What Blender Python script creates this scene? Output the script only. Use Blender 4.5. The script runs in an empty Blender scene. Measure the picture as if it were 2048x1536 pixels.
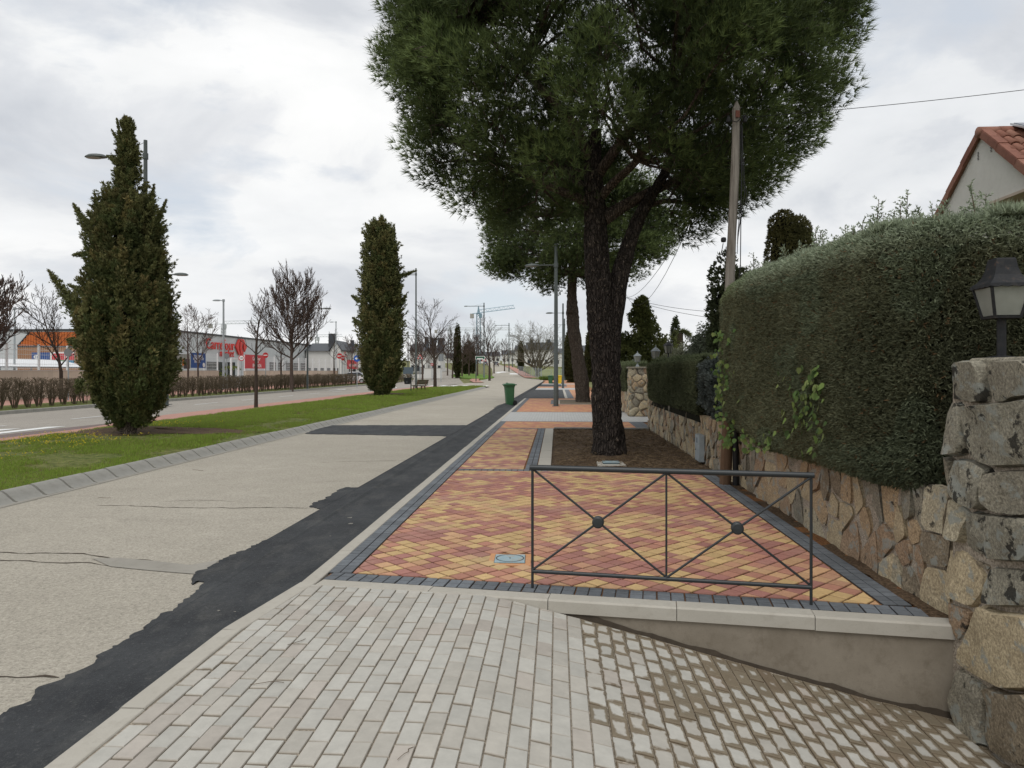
import bpy, math, random
import numpy as np
from mathutils import Vector, Matrix
random.seed(7)
rng = np.random.default_rng(7)
sc = bpy.context.scene
# ------------------------------------------------------------------ camera
A = math.radians(3.66)          # the street runs along +Y; the camera looks a little left of it
FPX, HOR, EYE = 1420.0, 742.0, 1.65
SA, CA = math.sin(A), math.cos(A)
cam = bpy.data.cameras.new('camera')
cam.sensor_width = 36; cam.lens = FPX / 2048 * 36
cam.shift_y = -26 / 2048
cam.clip_start = 0.05; cam.clip_end = 3000
camo = bpy.data.objects.new('camera', cam)
camo.location = (0, 0, EYE); camo.rotation_euler = (math.radians(90), 0, A)
sc.collection.objects.link(camo); sc.camera = camo
sc.render.resolution_x, sc.render.resolution_y = 1024, 768
sc.render.engine = 'CYCLES'
# ------------------------------------------------------------------ sky
SUN_EL, SUN_AZ = 58, -165         # azimuth in degrees clockwise from +Y
w = bpy.data.worlds.new('World'); sc.world = w; w.use_nodes = True
nt = w.node_tree; N = nt.nodes; Lk = nt.links
N.clear()
def wn(t, **k):
    n = N.new(t)
    for a, b in k.items(): setattr(n, a, b)
    return n
def wmath(op, a, b=None, clamp=False):
    n = wn('ShaderNodeMath', operation=op, use_clamp=clamp)
    for i, x in enumerate((a, b)):
        if x is None: continue
        if isinstance(x, (int, float)): n.inputs[i].default_value = x
        else: Lk.new(x, n.inputs[i])
    return n.outputs[0]
def wmix(f, a, b):
    n = wn('ShaderNodeMix', data_type='RGBA')
    for s, x in ((0, f), (6, a), (7, b)):
        if isinstance(x, (int, float)): n.inputs[s].default_value = x
        elif isinstance(x, tuple): n.inputs[s].default_value = x
        else: Lk.new(x, n.inputs[s])
    return n.outputs[2]
def wramp(f, stops):
    n = wn('ShaderNodeValToRGB'); e = n.color_ramp.elements
    e[0].position, e[0].color = stops[0][0], stops[0][1]
    e[1].position, e[1].color = stops[1][0], stops[1][1]
    for p, c in stops[2:]:
        x = e.new(p); x.color = c
    Lk.new(f, n.inputs[0]); return n.outputs[0]
tc = wn('ShaderNodeTexCoord'); sep = wn('ShaderNodeSeparateXYZ'); Lk.new(tc.outputs['Generated'], sep.inputs[0])
zz = wmath('ADD', wmath('MAXIMUM', sep.outputs[2], 0.0), 0.16)
cmb = wn('ShaderNodeCombineXYZ')
Lk.new(wmath('DIVIDE', sep.outputs[0], zz), cmb.inputs[0]); Lk.new(wmath('DIVIDE', sep.outputs[1], zz), cmb.inputs[1])
def wnoise(scale, detail, rough, loc, dist=0.0, dome=False):
    mp = wn('ShaderNodeMapping'); mp.inputs['Location'].default_value = loc; Lk.new(tc.outputs['Generated'] if dome else cmb.outputs[0], mp.inputs[0])
    if dome: mp.inputs['Scale'].default_value = (1, 1, 2.3)
    n = wn('ShaderNodeTexNoise'); n.inputs['Scale'].default_value = scale; n.inputs['Detail'].default_value = detail
    n.inputs['Roughness'].default_value = rough; n.inputs['Distortion'].default_value = dist
    Lk.new(mp.outputs[0], n.inputs['Vector']); return n.outputs[0]
cover = wramp(wnoise(2.6, 8, 0.55, (4.4, 1.7, 0.9), 0.3, True), [(0.34, (0, 0, 0, 1)), (0.43, (1, 1, 1, 1))])
shade = wramp(wnoise(0.62, 8, 0.52, (8.3, 4.1, 0), 0.25), [(0.32, (6.0, 6.2, 6.5, 1)), (0.5, (7.2, 7.3, 7.45, 1)), (0.68, (8.1, 8.1, 8.1, 1))])
fine = wramp(wnoise(3.1, 9, 0.56, (1.3, 2.1, 0.4), 0.35, True), [(0.34, (0.78, 0.80, 0.835, 1)), (0.47, (0.94, 0.95, 0.965, 1)), (0.53, (1.07, 1.07, 1.06, 1)), (0.68, (1.15, 1.145, 1.13, 1))])
mul = wn('ShaderNodeMix', data_type='RGBA', blend_type='MULTIPLY'); mul.inputs[0].default_value = 1
Lk.new(shade, mul.inputs[6]); Lk.new(fine, mul.inputs[7])
sky = wn('ShaderNodeTexSky', sky_type='NISHITA', sun_disc=False)
sky.sun_elevation = math.radians(SUN_EL); sky.sun_rotation = math.radians(SUN_AZ)
sky.altitude = 700; sky.air_density = 1.0; sky.dust_density = 2.0
skyc = wmix(0.7, sky.outputs[0], (7.0, 7.3, 7.6, 1))
bg = wn('ShaderNodeBackground'); bg.inputs[1].default_value = 0.1
Lk.new(wmix(cover, skyc, mul.outputs[2]), bg.inputs[0])
wo = wn('ShaderNodeOutputWorld'); Lk.new(bg.outputs[0], wo.inputs[0])
# ------------------------------------------------------------------ sun behind thin cloud
sl = bpy.data.lights.new('sun', 'SUN'); sl.energy = 1.15; sl.angle = math.radians(30); sl.color = (1, 0.97, 0.93)
so = bpy.data.objects.new('sun', sl); sc.collection.objects.link(so)
az, el = math.radians(SUN_AZ), math.radians(SUN_EL)
so.rotation_euler = Vector((-math.sin(az) * math.cos(el), -math.cos(az) * math.cos(el), -math.sin(el))).to_track_quat('-Z', 'Y').to_euler()
so.location = (-12, -40, 60)
vs = sc.view_settings
vs.view_transform = 'Standard'; vs.look = 'None'; vs.exposure = 0.22; vs.gamma = 1; vs.use_curve_mapping = False

# ------------------------------------------------------------------ helpers: places on the street
def ray(u, v):
    x, z = (u - 1024) / FPX, (HOR - v) / FPX
    return np.array((-SA + CA * x, CA + SA * x, z))
def g(u, v, z=0.0):
    """ground point (t across, s along) at height z"""
    r = ray(u, v); k = (z - EYE) / r[2]
    return (r[0] * k, r[1] * k)
def at(u, D, v=None, z=None):
    """point at distance D along the view axis"""
    r = ray(u, v if v is not None else HOR) * D
    return Vector((r[0], r[1], EYE + r[2] if z is None else z))
def onwall(u, v, t0):
    r = ray(u, v); k = t0 / r[0]
    return (r[1] * k, EYE + r[2] * k)          # (s, z)
def hgt(s):
    """the street climbs beyond the junction"""
    x = (s - 100) / 14
    return 0.024 * 14 * (math.log1p(math.exp(x)) if x < 30 else x) if s > 30 else 0.0
# ------------------------------------------------------------------ helpers: objects
C = sc.collection
def link(o, parent=None):
    C.objects.link(o)
    if parent is not None: o.parent = parent
    return o
def tag(o, label=None, cat=None, group=None, kind=None):
    for k, x in (('label', label), ('category', cat), ('group', group), ('kind', kind)):
        if x: o[k] = x
    return o
def thing(name, label, cat, loc=(0, 0, 0), rz=0, group=None):
    o = bpy.data.objects.new(name, None); o.empty_display_size = 0.2
    o.location = loc; o.rotation_euler = (0, 0, rz); C.objects.link(o)
    return tag(o, label, cat, group)
def copy_tree(o, parent=None):
    c = o.copy(); C.objects.link(c); c.parent = parent
    for ch in list(o.children): copy_tree(ch, c)
    return c
def mesh_np(V, Fc, col=None, smooth=False, uv=None):
    V = np.asarray(V, dtype=np.float32).reshape(-1, 3); Fc = np.asarray(Fc, dtype=np.int32)
    me = bpy.data.meshes.new('m'); n, k = Fc.shape
    me.vertices.add(len(V)); me.vertices.foreach_set('co', V.ravel())
    me.loops.add(n * k); me.loops.foreach_set('vertex_index', Fc.ravel())
    me.polygons.add(n); me.polygons.foreach_set('loop_start', np.arange(0, n * k, k, dtype=np.int32))
    if col is not None:
        a = me.color_attributes.new('Col', 'FLOAT_COLOR', 'POINT')
        c4 = np.ones((len(V), 4), dtype=np.float32); c4[:, :3] = col; a.data.foreach_set('color', c4.ravel())
    me.update(calc_edges=True)
    if smooth: me.polygons.foreach_set('use_smooth', np.ones(n, dtype=bool))
    return me
def obj_np(name, me, mat, parent=None):
    me.name = name; me.materials.append(mat)
    return link(bpy.data.objects.new(name, me), parent)
class MB:
    def __init__(s): s.v = []; s.f = []; s.c = []; s.uv = []
    def add(s, vs, fs, col=None):
        b = len(s.v); s.v += [tuple(p) for p in vs]; s.f += [tuple(i + b for i in f) for f in fs]
        if col is not None: s.c += [col] * len(vs)
        return s
    def box(s, c, d, rz=0, col=None):
        x, y, z = c; a, b, h = d[0] / 2, d[1] / 2, d[2] / 2; cr, sr = math.cos(rz), math.sin(rz)
        vs = []
        for dz in (-h, h):
            for dx, dy in ((-a, -b), (a, -b), (a, b), (-a, b)):
                vs.append((x + dx * cr - dy * sr, y + dx * sr + dy * cr, z + dz))
        return s.add(vs, [(3, 2, 1, 0), (4, 5, 6, 7), (0, 1, 5, 4), (1, 2, 6, 5), (2, 3, 7, 6), (3, 0, 4, 7)], col)
    def tube(s, pts, rad, n=6, cap=True, col=None):
        pts = [Vector(p) for p in pts]
        if isinstance(rad, (int, float)): rad = [rad] * len(pts)
        vs, fs = [], []; up = None
        for i, p in enumerate(pts):
            d = (pts[min(i + 1, len(pts) - 1)] - pts[max(i - 1, 0)]).normalized()
            if up is None: up = Vector((1, 0, 0)) if abs(d.z) > 0.7 else Vector((0, 0, 1))
            a = (up - d * up.dot(d)).normalized(); b = d.cross(a); up = a
            for k in range(n):
                th = 2 * math.pi * k / n
                vs.append(p + (a * math.cos(th) + b * math.sin(th)) * rad[i])
        for i in range(len(pts) - 1):
            for k in range(n):
                k2 = (k + 1) % n; fs.append((i * n + k, i * n + k2, (i + 1) * n + k2, (i + 1) * n + k))
        if cap:
            fs.append(tuple(range(n - 1, -1, -1))); fs.append(tuple((len(pts) - 1) * n + k for k in range(n)))
        return s.add(vs, fs, col)
    def prism(s, poly, z0, z1, col=None, bev=0.0, side=None):
        n = len(poly); vs = [(p[0], p[1], z0) for p in poly]
        ar = sum(poly[i][0] * poly[(i + 1) % n][1] - poly[(i + 1) % n][0] * poly[i][1] for i in range(n))
        if ar < 0: poly = poly[::-1]; vs = vs[::-1]
        fs = [tuple(range(n - 1, -1, -1))]
        if bev:
            vs += [(p[0], p[1], z1 - bev) for p in poly]
            cx = sum(p[0] for p in poly) / n; cy = sum(p[1] for p in poly) / n
            for p in poly:
                dx, dy = cx - p[0], cy - p[1]; d = math.hypot(dx, dy) or 1; k = min(bev * 1.3 / d, 0.4)
                vs.append((p[0] + dx * k, p[1] + dy * k, z1))
            L = 2
        else:
            vs += [(p[0], p[1], z1) for p in poly]; L = 1
        for l in range(L):
            for i in range(n):
                j = (i + 1) % n; fs.append((l * n + i, l * n + j, (l + 1) * n + j, (l + 1) * n + i))
        fs.append(tuple(L * n + i for i in range(n)))
        s.add(vs, fs, col)
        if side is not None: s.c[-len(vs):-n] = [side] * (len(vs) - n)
        return s
    def lathe(s, prof, n=16, c=(0, 0), col=None):
        vs, fs = [], []
        for r, z in prof:
            for k in range(n):
                th = 2 * math.pi * k / n; vs.append((c[0] + r * math.cos(th), c[1] + r * math.sin(th), z))
        m = len(prof)
        for i in range(m - 1):
            for k in range(n):
                k2 = (k + 1) % n; fs.append((i * n + k, i * n + k2, (i + 1) * n + k2, (i + 1) * n + k))
        fs.append(tuple(range(n - 1, -1, -1))); fs.append(tuple((m - 1) * n + k for k in range(n)))
        return s.add(vs, fs, col)
    def move(s, M):
        s.v = [tuple(M @ Vector(p)) for p in s.v]; return s
    def mesh(s, smooth=False):
        me = bpy.data.meshes.new('m'); me.from_pydata(s.v, [], s.f); me.update()
        if s.c and len(s.c) == len(s.v):
            a = me.color_attributes.new('Col', 'FLOAT_COLOR', 'POINT')
            a.data.foreach_set('color', np.array([tuple(c[:3]) + (1,) for c in s.c], dtype=np.float32).ravel())
        if smooth: me.polygons.foreach_set('use_smooth', np.ones(len(me.polygons), dtype=bool))
        return me
    def build(s, name, mat, parent=None, smooth=False):
        me = s.mesh(smooth); me.name = name; me.materials.append(mat)
        return link(bpy.data.objects.new(name, me), parent)
def autosmooth(o, ang=40):
    me = o.data; me.polygons.foreach_set('use_smooth', np.ones(len(me.polygons), dtype=bool))
    me.set_sharp_from_angle(angle=math.radians(ang)); return o
def clip(poly, planes):
    """keep the part of a convex polygon where a*x+b*y<=c for every (a,b,c)"""
    for a, b, c in planes:
        out = []
        for i in range(len(poly)):
            p, q = poly[i], poly[(i + 1) % len(poly)]
            dp, dq = a * p[0] + b * p[1] - c, a * q[0] + b * q[1] - c
            if dp <= 0: out.append(p)
            if dp * dq < 0:
                k = dp / (dp - dq); out.append((p[0] + (q[0] - p[0]) * k, p[1] + (q[1] - p[1]) * k))
        poly = out
        if len(poly) < 3: return []
    return poly
def planes_of(poly):
    n = len(poly); ar = sum(poly[i][0] * poly[(i + 1) % n][1] - poly[(i + 1) % n][0] * poly[i][1] for i in range(n))
    if ar < 0: poly = poly[::-1]
    out = []
    for i in range(n):
        p, q = poly[i], poly[(i + 1) % n]; dx, dy = q[0] - p[0], q[1] - p[1]; d = math.hypot(dx, dy)
        a, b = dy / d, -dx / d; out.append((a, b, a * p[0] + b * p[1]))
    return out
def area(poly):
    n = len(poly); return abs(sum(poly[i][0] * poly[(i + 1) % n][1] - poly[(i + 1) % n][0] * poly[i][1] for i in range(n))) / 2
_vn = {}
def vnoise(x, y, seed=0):
    """smooth value noise 0..1 (scalar)"""
    xi, yi = math.floor(x), math.floor(y); fx, fy = x - xi, y - yi
    fx = fx * fx * (3 - 2 * fx); fy = fy * fy * (3 - 2 * fy)
    def h(i, j):
        k = (i, j, seed)
        if k not in _vn: _vn[k] = random.Random(hash(k)).random()
        return _vn[k]
    return (h(xi, yi) * (1 - fx) + h(xi + 1, yi) * fx) * (1 - fy) + (h(xi, yi + 1) * (1 - fx) + h(xi + 1, yi + 1) * fx) * fy
def npnoise(x, y, seed=0):
    """smooth value noise for arrays"""
    x = np.asarray(x, float); y = np.asarray(y, float)
    xi = np.floor(x).astype(np.int64); yi = np.floor(y).astype(np.int64); fx, fy = x - xi, y - yi
    fx = fx * fx * (3 - 2 * fx); fy = fy * fy * (3 - 2 * fy)
    def h(i, j):
        n = (i * 374761393 + j * 668265263 + seed * 1442695041) & 0x7fffffff
        n = (n ^ (n >> 13)) * 1274126177 & 0x7fffffff
        return ((n ^ (n >> 16)) & 0xffff) / 65535.0
    return (h(xi, yi) * (1 - fx) + h(xi + 1, yi) * fx) * (1 - fy) + (h(xi, yi + 1) * (1 - fx) + h(xi + 1, yi + 1) * fx) * fy
# ------------------------------------------------------------------ helpers: materials
class Mat:
    def __init__(s, name, rough=0.8, spec=0.3, metal=0.0):
        s.m = bpy.data.materials.new(name); s.m.use_nodes = True; s.nt = s.m.node_tree
        s.b = s.nt.nodes['Principled BSDF']; s.b.inputs['Roughness'].default_value = rough
        s.b.inputs['Specular IOR Level'].default_value = spec; s.b.inputs['Metallic'].default_value = metal
        s.tc = s.nt.nodes.new('ShaderNodeTexCoord'); s.hsum = None
    def n(s, t, **k):
        x = s.nt.nodes.new(t)
        for a, b in k.items(): setattr(x, a, b)
        return x
    def l(s, a, b): s.nt.links.new(a, b)
    def vec(s, scale=(1, 1, 1), rot=(0, 0, 0), src='Object'):
        mp = s.n('ShaderNodeMapping'); mp.inputs['Scale'].default_value = scale; mp.inputs['Rotation'].default_value = rot
        if src == 'World':
            ge = s.n('ShaderNodeNewGeometry'); s.l(ge.outputs['Position'], mp.inputs[0])
        else: s.l(s.tc.outputs[src], mp.inputs[0])
        return mp.outputs[0]
    def noise(s, scale, detail=5, rough=0.55, vec=None, dist=0.0):
        x = s.n('ShaderNodeTexNoise'); x.inputs['Scale'].default_value = scale; x.inputs['Detail'].default_value = detail
        x.inputs['Roughness'].default_value = rough; x.inputs['Distortion'].default_value = dist
        s.l(vec if vec is not None else s.tc.outputs['Object'], x.inputs['Vector']); return x.outputs[0]
    def voro(s, scale, feature='F1', vec=None, out='Distance', rnd=1.0):
        x = s.n('ShaderNodeTexVoronoi', feature=feature); x.inputs['Scale'].default_value = scale; x.inputs['Randomness'].default_value = rnd
        s.l(vec if vec is not None else s.tc.outputs['Object'], x.inputs['Vector']); return x.outputs[out]
    def ramp(s, f, stops, const=False):
        x = s.n('ShaderNodeValToRGB'); e = x.color_ramp.elements
        if const: x.color_ramp.interpolation = 'CONSTANT'
        for i, (p, c) in enumerate(stops):
            c = (c, c, c) if isinstance(c, (int, float)) else c
            k = e[i] if i < 2 else e.new(p)
            k.position = p; k.color = tuple(c[:3]) + (1,)
        s.l(f, x.inputs[0]); return x.outputs[0]
    def mix(s, f, a, b, mode='MIX'):
        x = s.n('ShaderNodeMix', data_type='RGBA', blend_type=mode)
        for i, v in ((0, f), (6, a), (7, b)):
            if isinstance(v, (int, float)) and i == 0: x.inputs[0].default_value = v
            elif isinstance(v, (tuple, list)): x.inputs[i].default_value = tuple(v[:3]) + (1,)
            else: s.l(v, x.inputs[i])
        return x.outputs[2]
    def math(s, op, a, b=None, clamp=False):
        x = s.n('ShaderNodeMath', operation=op, use_clamp=clamp)
        for i, v in enumerate((a, b)):
            if v is None: continue
            if isinstance(v, (int, float)): x.inputs[i].default_value = v
            else: s.l(v, x.inputs[i])
        return x.outputs[0]
    def attr(s, name='Col'):
        x = s.n('ShaderNodeAttribute', attribute_name=name); return x.outputs['Color']
    def objrand(s): return s.n('ShaderNodeObjectInfo').outputs['Random']
    def base(s, c):
        if isinstance(c, (tuple, list)): s.b.inputs['Base Color'].default_value = tuple(c[:3]) + (1,)
        else: s.l(c, s.b.inputs['Base Color'])
        return s
    def rough(s, f): s.l(f, s.b.inputs['Roughness']); return s
    def bump(s, h, strength=0.4, dist=0.01):
        x = s.n('ShaderNodeBump'); x.inputs['Strength'].default_value = strength; x.inputs['Distance'].default_value = dist
        s.l(h, x.inputs['Height'])
        if s.hsum is not None: s.l(s.hsum, x.inputs['Normal'])
        s.hsum = x.outputs[0]; s.l(s.hsum, s.b.inputs['Normal']); return s
def plain(name, col, rough=0.6, spec=0.3, var=0.12, scale=6, metal=0.0, bump=0.0, bscale=60):
    m = Mat(name, rough, spec, metal)
    lo = tuple(c * (1 - var) for c in col); hi = tuple(min(1, c * (1 + var)) for c in col)
    m.base(m.ramp(m.noise(scale, 6, 0.6), [(0.3, lo), (0.7, hi)]))
    if bump: m.bump(m.noise(bscale, 4), bump, 0.01)
    return m.m
def foliage_mat(name, spec=0.15, trans=0.25):
    m = Mat(name, 0.75, spec); c = m.attr(); m.base(c)
    if trans:
        tr = m.n('ShaderNodeBsdfTranslucent'); m.l(c, tr.inputs[0])
        mx = m.n('ShaderNodeMixShader'); mx.inputs[0].default_value = trans
        m.l(m.b.outputs[0], mx.inputs[1]); m.l(tr.outputs[0], mx.inputs[2])
        m.l(mx.outputs[0], m.nt.nodes['Material Output'].inputs[0])
    return m.m
def unit(a): return a / (np.linalg.norm(a, axis=1, keepdims=True) + 1e-9)
def rdir(n): return unit(rng.normal(size=(n, 3)))
def blades(P, Dn, L, W, nb, spread, col, colvar=0.25, leaf=False):
    """tufts of nb narrow blades each, growing from P along Dn; returns verts, faces, colours"""
    n = len(P); P = np.repeat(P, nb, 0); D = unit(np.repeat(Dn, nb, 0) + rdir(n * nb) * spread)
    Lr = np.repeat(np.broadcast_to(L, n), nb) * rng.uniform(0.65, 1.15, n * nb)
    Wr = np.broadcast_to(W, n * nb) * rng.uniform(0.8, 1.2, n * nb)
    S = unit(np.cross(D, rdir(n * nb))) * (Wr / 2)[:, None]; T = P + D * Lr[:, None]
    cc = np.repeat(np.broadcast_to(col, (n, 3)), nb, 0) * rng.uniform(1 - colvar, 1 + colvar, (n * nb, 1))
    if leaf:
        Mid = P + D * (Lr * 0.5)[:, None]
        V = np.stack((P, Mid + S, T, Mid - S), 1).reshape(-1, 3); Fc = np.arange(n * nb * 4).reshape(-1, 4); k = 4
    else:
        V = np.stack((P - S, P + S, T), 1).reshape(-1, 3); Fc = np.arange(n * nb * 3).reshape(-1, 3); k = 3
    return V, Fc, np.repeat(cc, k, 0)
def join_np(parts):
    V, Fc, Cc, b = [], [], [], 0
    for v, f, c in parts:
        V.append(v); Fc.append(f + b); Cc.append(c); b += len(v)
    return np.concatenate(V), np.concatenate(Fc), np.concatenate(Cc)
def text_mesh(txt, size, extrude=0.01, bold=False, align='CENTER', shear=0.0):
    cu = bpy.data.curves.new('t', 'FONT'); cu.body = txt; cu.size = size; cu.extrude = extrude; cu.align_x = align; cu.align_y = 'CENTER'
    cu.resolution_u = 2; cu.shear = shear
    if bold: cu.offset = size * 0.016
    o = bpy.data.objects.new('t', cu); C.objects.link(o)
    bpy.context.view_layer.update()
    me = bpy.data.meshes.new_from_object(o.evaluated_get(bpy.context.evaluated_depsgraph_get()))
    bpy.data.objects.remove(o); bpy.data.curves.remove(cu); return me
def text(name, txt, size, mat, parent, loc, rot, extrude=0.006, bold=False, sx=1.0, shear=0.0, wide=None):
    me = text_mesh(txt, size, extrude, bold, shear=shear); me.name = name; me.materials.clear(); me.materials.append(mat)
    o = link(bpy.data.objects.new(name, me), parent); o.location = loc; o.rotation_euler = rot
    if wide:
        xs_ = [v.co.x for v in me.vertices]; sx = wide / (max(xs_) - min(xs_))
    o.scale = (sx, 1, 1); return o
# ================================================================== ground and paving
def m_soil(name, a, b, scale=3.0):
    m = Mat(name, 0.95, 0.1); n1 = m.noise(scale, 8, 0.65); n2 = m.noise(scale * 14, 5, 0.6)
    c = m.ramp(n1, [(0.3, a), (0.7, b)]); c = m.mix(m.ramp(n2, [(0.45, 0.0), (0.66, 0.75)]), c, tuple(x * 1.75 for x in b)); c = m.mix(m.ramp(n2, [(0.3, 0.7), (0.44, 0.0)]), c, tuple(x * 0.5 for x in a))
    m.base(c); m.bump(n2, 0.7, 0.02); return m.m
M_soil = m_soil('bark_soil', (0.05, 0.034, 0.022), (0.105, 0.072, 0.046))
M_terrain = m_soil('dry_grass_ground', (0.085, 0.11, 0.035), (0.16, 0.15, 0.07), 0.12)
M_verge = m_soil('verge_turf', (0.065, 0.10, 0.022), (0.12, 0.12, 0.042), 0.6)
def m_road(name, a, b, stain):
    m = Mat(name, 0.9, 0.2)
    big = m.noise(0.3, 6, 0.6); mid = m.noise(1.6, 9, 0.72); sp = m.noise(48, 4, 0.78); g2 = m.noise(170, 2, 0.6); st = m.noise(0.9, 7, 0.62, m.vec((0.6, 1.6, 1)))
    c = m.ramp(big, [(0.3, a), (0.7, b)])
    c = m.mix(m.ramp(mid, [(0.38, 0.0), (0.7, 0.5)]), c, stain)
    c = m.mix(m.ramp(st, [(0.60, 0.0), (0.74, 0.45)]), c, tuple(x * 0.7 for x in stain))
    c = m.mix(m.ramp(sp, [(0.50, 0.0), (0.66, 0.62)]), c, tuple(x * 0.42 for x in a))
    c = m.mix(m.ramp(sp, [(0.32, 0.55), (0.46, 0.0)]), c, tuple(min(1, x * 1.35) for x in b))
    c = m.mix(m.ramp(g2, [(0.58, 0.0), (0.7, 0.4)]), c, tuple(x * 0.5 for x in a))
    m.base(c); m.bump(sp, 0.5, 0.008); return m.m
M_road = m_road('worn_pale_asphalt', (0.36, 0.33, 0.272), (0.435, 0.40, 0.335), (0.31, 0.283, 0.235))
M_road2 = m_road('grey_beige_asphalt', (0.30, 0.275, 0.24), (0.37, 0.34, 0.295), (0.25, 0.225, 0.195))
def m_black():
    m = Mat('fresh_black_asphalt', 0.85, 0.25); n1 = m.noise(1.6, 8, 0.7); sp = m.noise(80, 4, 0.75); n3 = m.noise(5, 7, 0.7, vec=m.vec((1, 0.35, 1)))
    c = m.ramp(n1, [(0.3, (0.022, 0.024, 0.027)), (0.75, (0.062, 0.066, 0.069))])
    c = m.mix(m.ramp(n3, [(0.5, 0.0), (0.75, 0.55)]), c, (0.115, 0.113, 0.104))
    c = m.mix(m.ramp(sp, [(0.55, 0.0), (0.7, 0.5)]), c, (0.125, 0.125, 0.125))
    c = m.mix(m.ramp(m.noise(24, 5, 0.7), [(0.5, 0.0), (0.7, 0.45)]), c, (0.018, 0.019, 0.02)); c = m.mix(m.ramp(m.noise(30, 4, 0.7, m.vec((1, 1, 1), (0, 0, 1))), [(0.58, 0.0), (0.68, 0.5)]), c, (0.12, 0.12, 0.115))
    m.base(c); m.bump(sp, 0.8, 0.008); return m.m
M_black = m_black()
def m_conc(name, a, b, stain, wet=False, rough=0.85):
    m = Mat(name, rough, 0.25); n1 = m.noise(1.7, 7, 0.65); n2 = m.noise(9, 6, 0.7); n3 = m.noise(90, 3)
    c = m.ramp(n1, [(0.3, a), (0.7, b)]); c = m.mix(m.ramp(n2, [(0.5, 0.0), (0.75, 0.55)]), c, stain)
    c = m.mix(m.ramp(n3, [(0.6, 0.0), (0.75, 0.25)]), c, tuple(x * 0.6 for x in a))
    m.base(c); m.bump(n3, 0.25, 0.004); return m.m
M_kerb = m_conc('pale_concrete', (0.38, 0.355, 0.305), (0.45, 0.425, 0.37), (0.30, 0.275, 0.23))
M_kerbgrey = m_conc('grey_concrete', (0.255, 0.25, 0.228), (0.345, 0.335, 0.30), (0.19, 0.18, 0.155))
M_render = m_conc('damp_cement_render', (0.175, 0.148, 0.112), (0.285, 0.25, 0.20), (0.12, 0.096, 0.068))
M_joint = m_soil('joint_sand', (0.24, 0.205, 0.16), (0.32, 0.28, 0.225), 4)
M_jointt = m_soil('tile_joint_sand', (0.13, 0.06, 0.03), (0.21, 0.105, 0.045), 4)
M_white = plain('road_paint', (0.72, 0.72, 0.70), 0.7, 0.3, 0.1, 12)
def m_tile():
    m = Mat('coloured_concrete_tile', 0.75, 0.3); c = m.attr(); n1 = m.noise(26, 6, 0.7); n2 = m.noise(160, 2); n3 = m.noise(1.1, 6, 0.6)
    c = m.mix(1.0, c, m.ramp(n1, [(0.3, 0.86), (0.7, 1.1)]), 'MULTIPLY')
    c = m.mix(m.ramp(n3, [(0.5, 0.0), (0.75, 0.3)]), c, (0.5, 0.38, 0.27))
    m.base(c); m.bump(n2, 0.2, 0.003); return m.m
M_tile = m_tile()
def m_brick():
    """pale pavers; the corner 'UV'-like attribute Damp marks how far moisture creeps in from the joints"""
    m = Mat('pale_grey_paver', 0.8, 0.3); c = m.attr(); n1 = m.noise(11, 7, 0.7); n2 = m.noise(150, 2)
    c = m.mix(1.0, c, m.ramp(n1, [(0.3, 0.86), (0.75, 1.08)]), 'MULTIPLY')
    e = m.n('ShaderNodeAttribute', attribute_name='Edge'); d = m.n('ShaderNodeAttribute', attribute_name='Damp')
    wob = m.math('MULTIPLY', m.math('SUBTRACT', m.noise(13, 4, 0.6), 0.5), 1.3)
    k = m.math('SUBTRACT', m.math('ADD', d.outputs['Fac'], wob), e.outputs['Fac'])
    k = m.math('MULTIPLY', k, 4.5, True)
    has = m.math('MULTIPLY', d.outputs['Fac'], 6.0, True)
    wet = m.math('MULTIPLY', k, has)
    c = m.mix(wet, c, m.mix(1.0, c, (0.46, 0.395, 0.31), 'MULTIPLY'))
    m.base(c); m.rough(m.ramp(wet, [(0, 0.82), (1, 0.6)])); m.bump(n2, 0.2, 0.003); return m.m
M_brick = m_brick()
def m_fartile():
    m = Mat('far_orange_tiles', 0.8, 0.3); v = m.vec((1, 1, 1), (0, 0, math.radians(45)))
    s_ = m.n('ShaderNodeSeparateColor'); m.l(m.voro(1 / 0.14, vec=v, out='Color', rnd=0.0), s_.inputs[0])
    c = m.ramp(s_.outputs[0], [(0.0, (0.36, 0.125, 0.10)), (0.34, (0.47, 0.215, 0.115)), (0.67, (0.54, 0.335, 0.125))], True)
    m.base(m.mix(0.45, c, (0.43, 0.215, 0.13))); return m.m
M_fartile = m_fartile()
def m_fargrid(name, col, sx, sy, j=0.5):
    m = Mat(name, 0.8, 0.3); b = m.n('ShaderNodeTexBrick'); m.l(m.vec((1, 1, 1), (0, 0, math.pi / 2)), b.inputs[0])
    b.inputs['Color1'].default_value = tuple(x * 0.92 for x in col) + (1,); b.inputs['Color2'].default_value = tuple(x * 1.06 for x in col) + (1,)
    b.inputs['Mortar'].default_value = tuple(x * j for x in col) + (1,); b.inputs['Scale'].default_value = 1
    b.inputs['Brick Width'].default_value = sx; b.inputs['Row Height'].default_value = sy; b.inputs['Mortar Size'].default_value = 0.006
    m.base(b.outputs[0]); return m.m
M_farbrick = m_fargrid('far_grey_pavers', (0.40, 0.40, 0.385), 0.2, 0.1, 0.72)
M_farborder = m_fargrid('far_dark_blocks', (0.12, 0.13, 0.14), 0.2, 0.2)
M_pink = m_fargrid('pink_path_pavers', (0.42, 0.225, 0.175), 0.2, 0.1, 0.75)
M_dkpave = m_fargrid('dull_red_cobbles', (0.17, 0.125, 0.115), 0.2, 0.1, 0.5)
M_border = Mat('charcoal_block', 0.75, 0.35)
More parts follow.
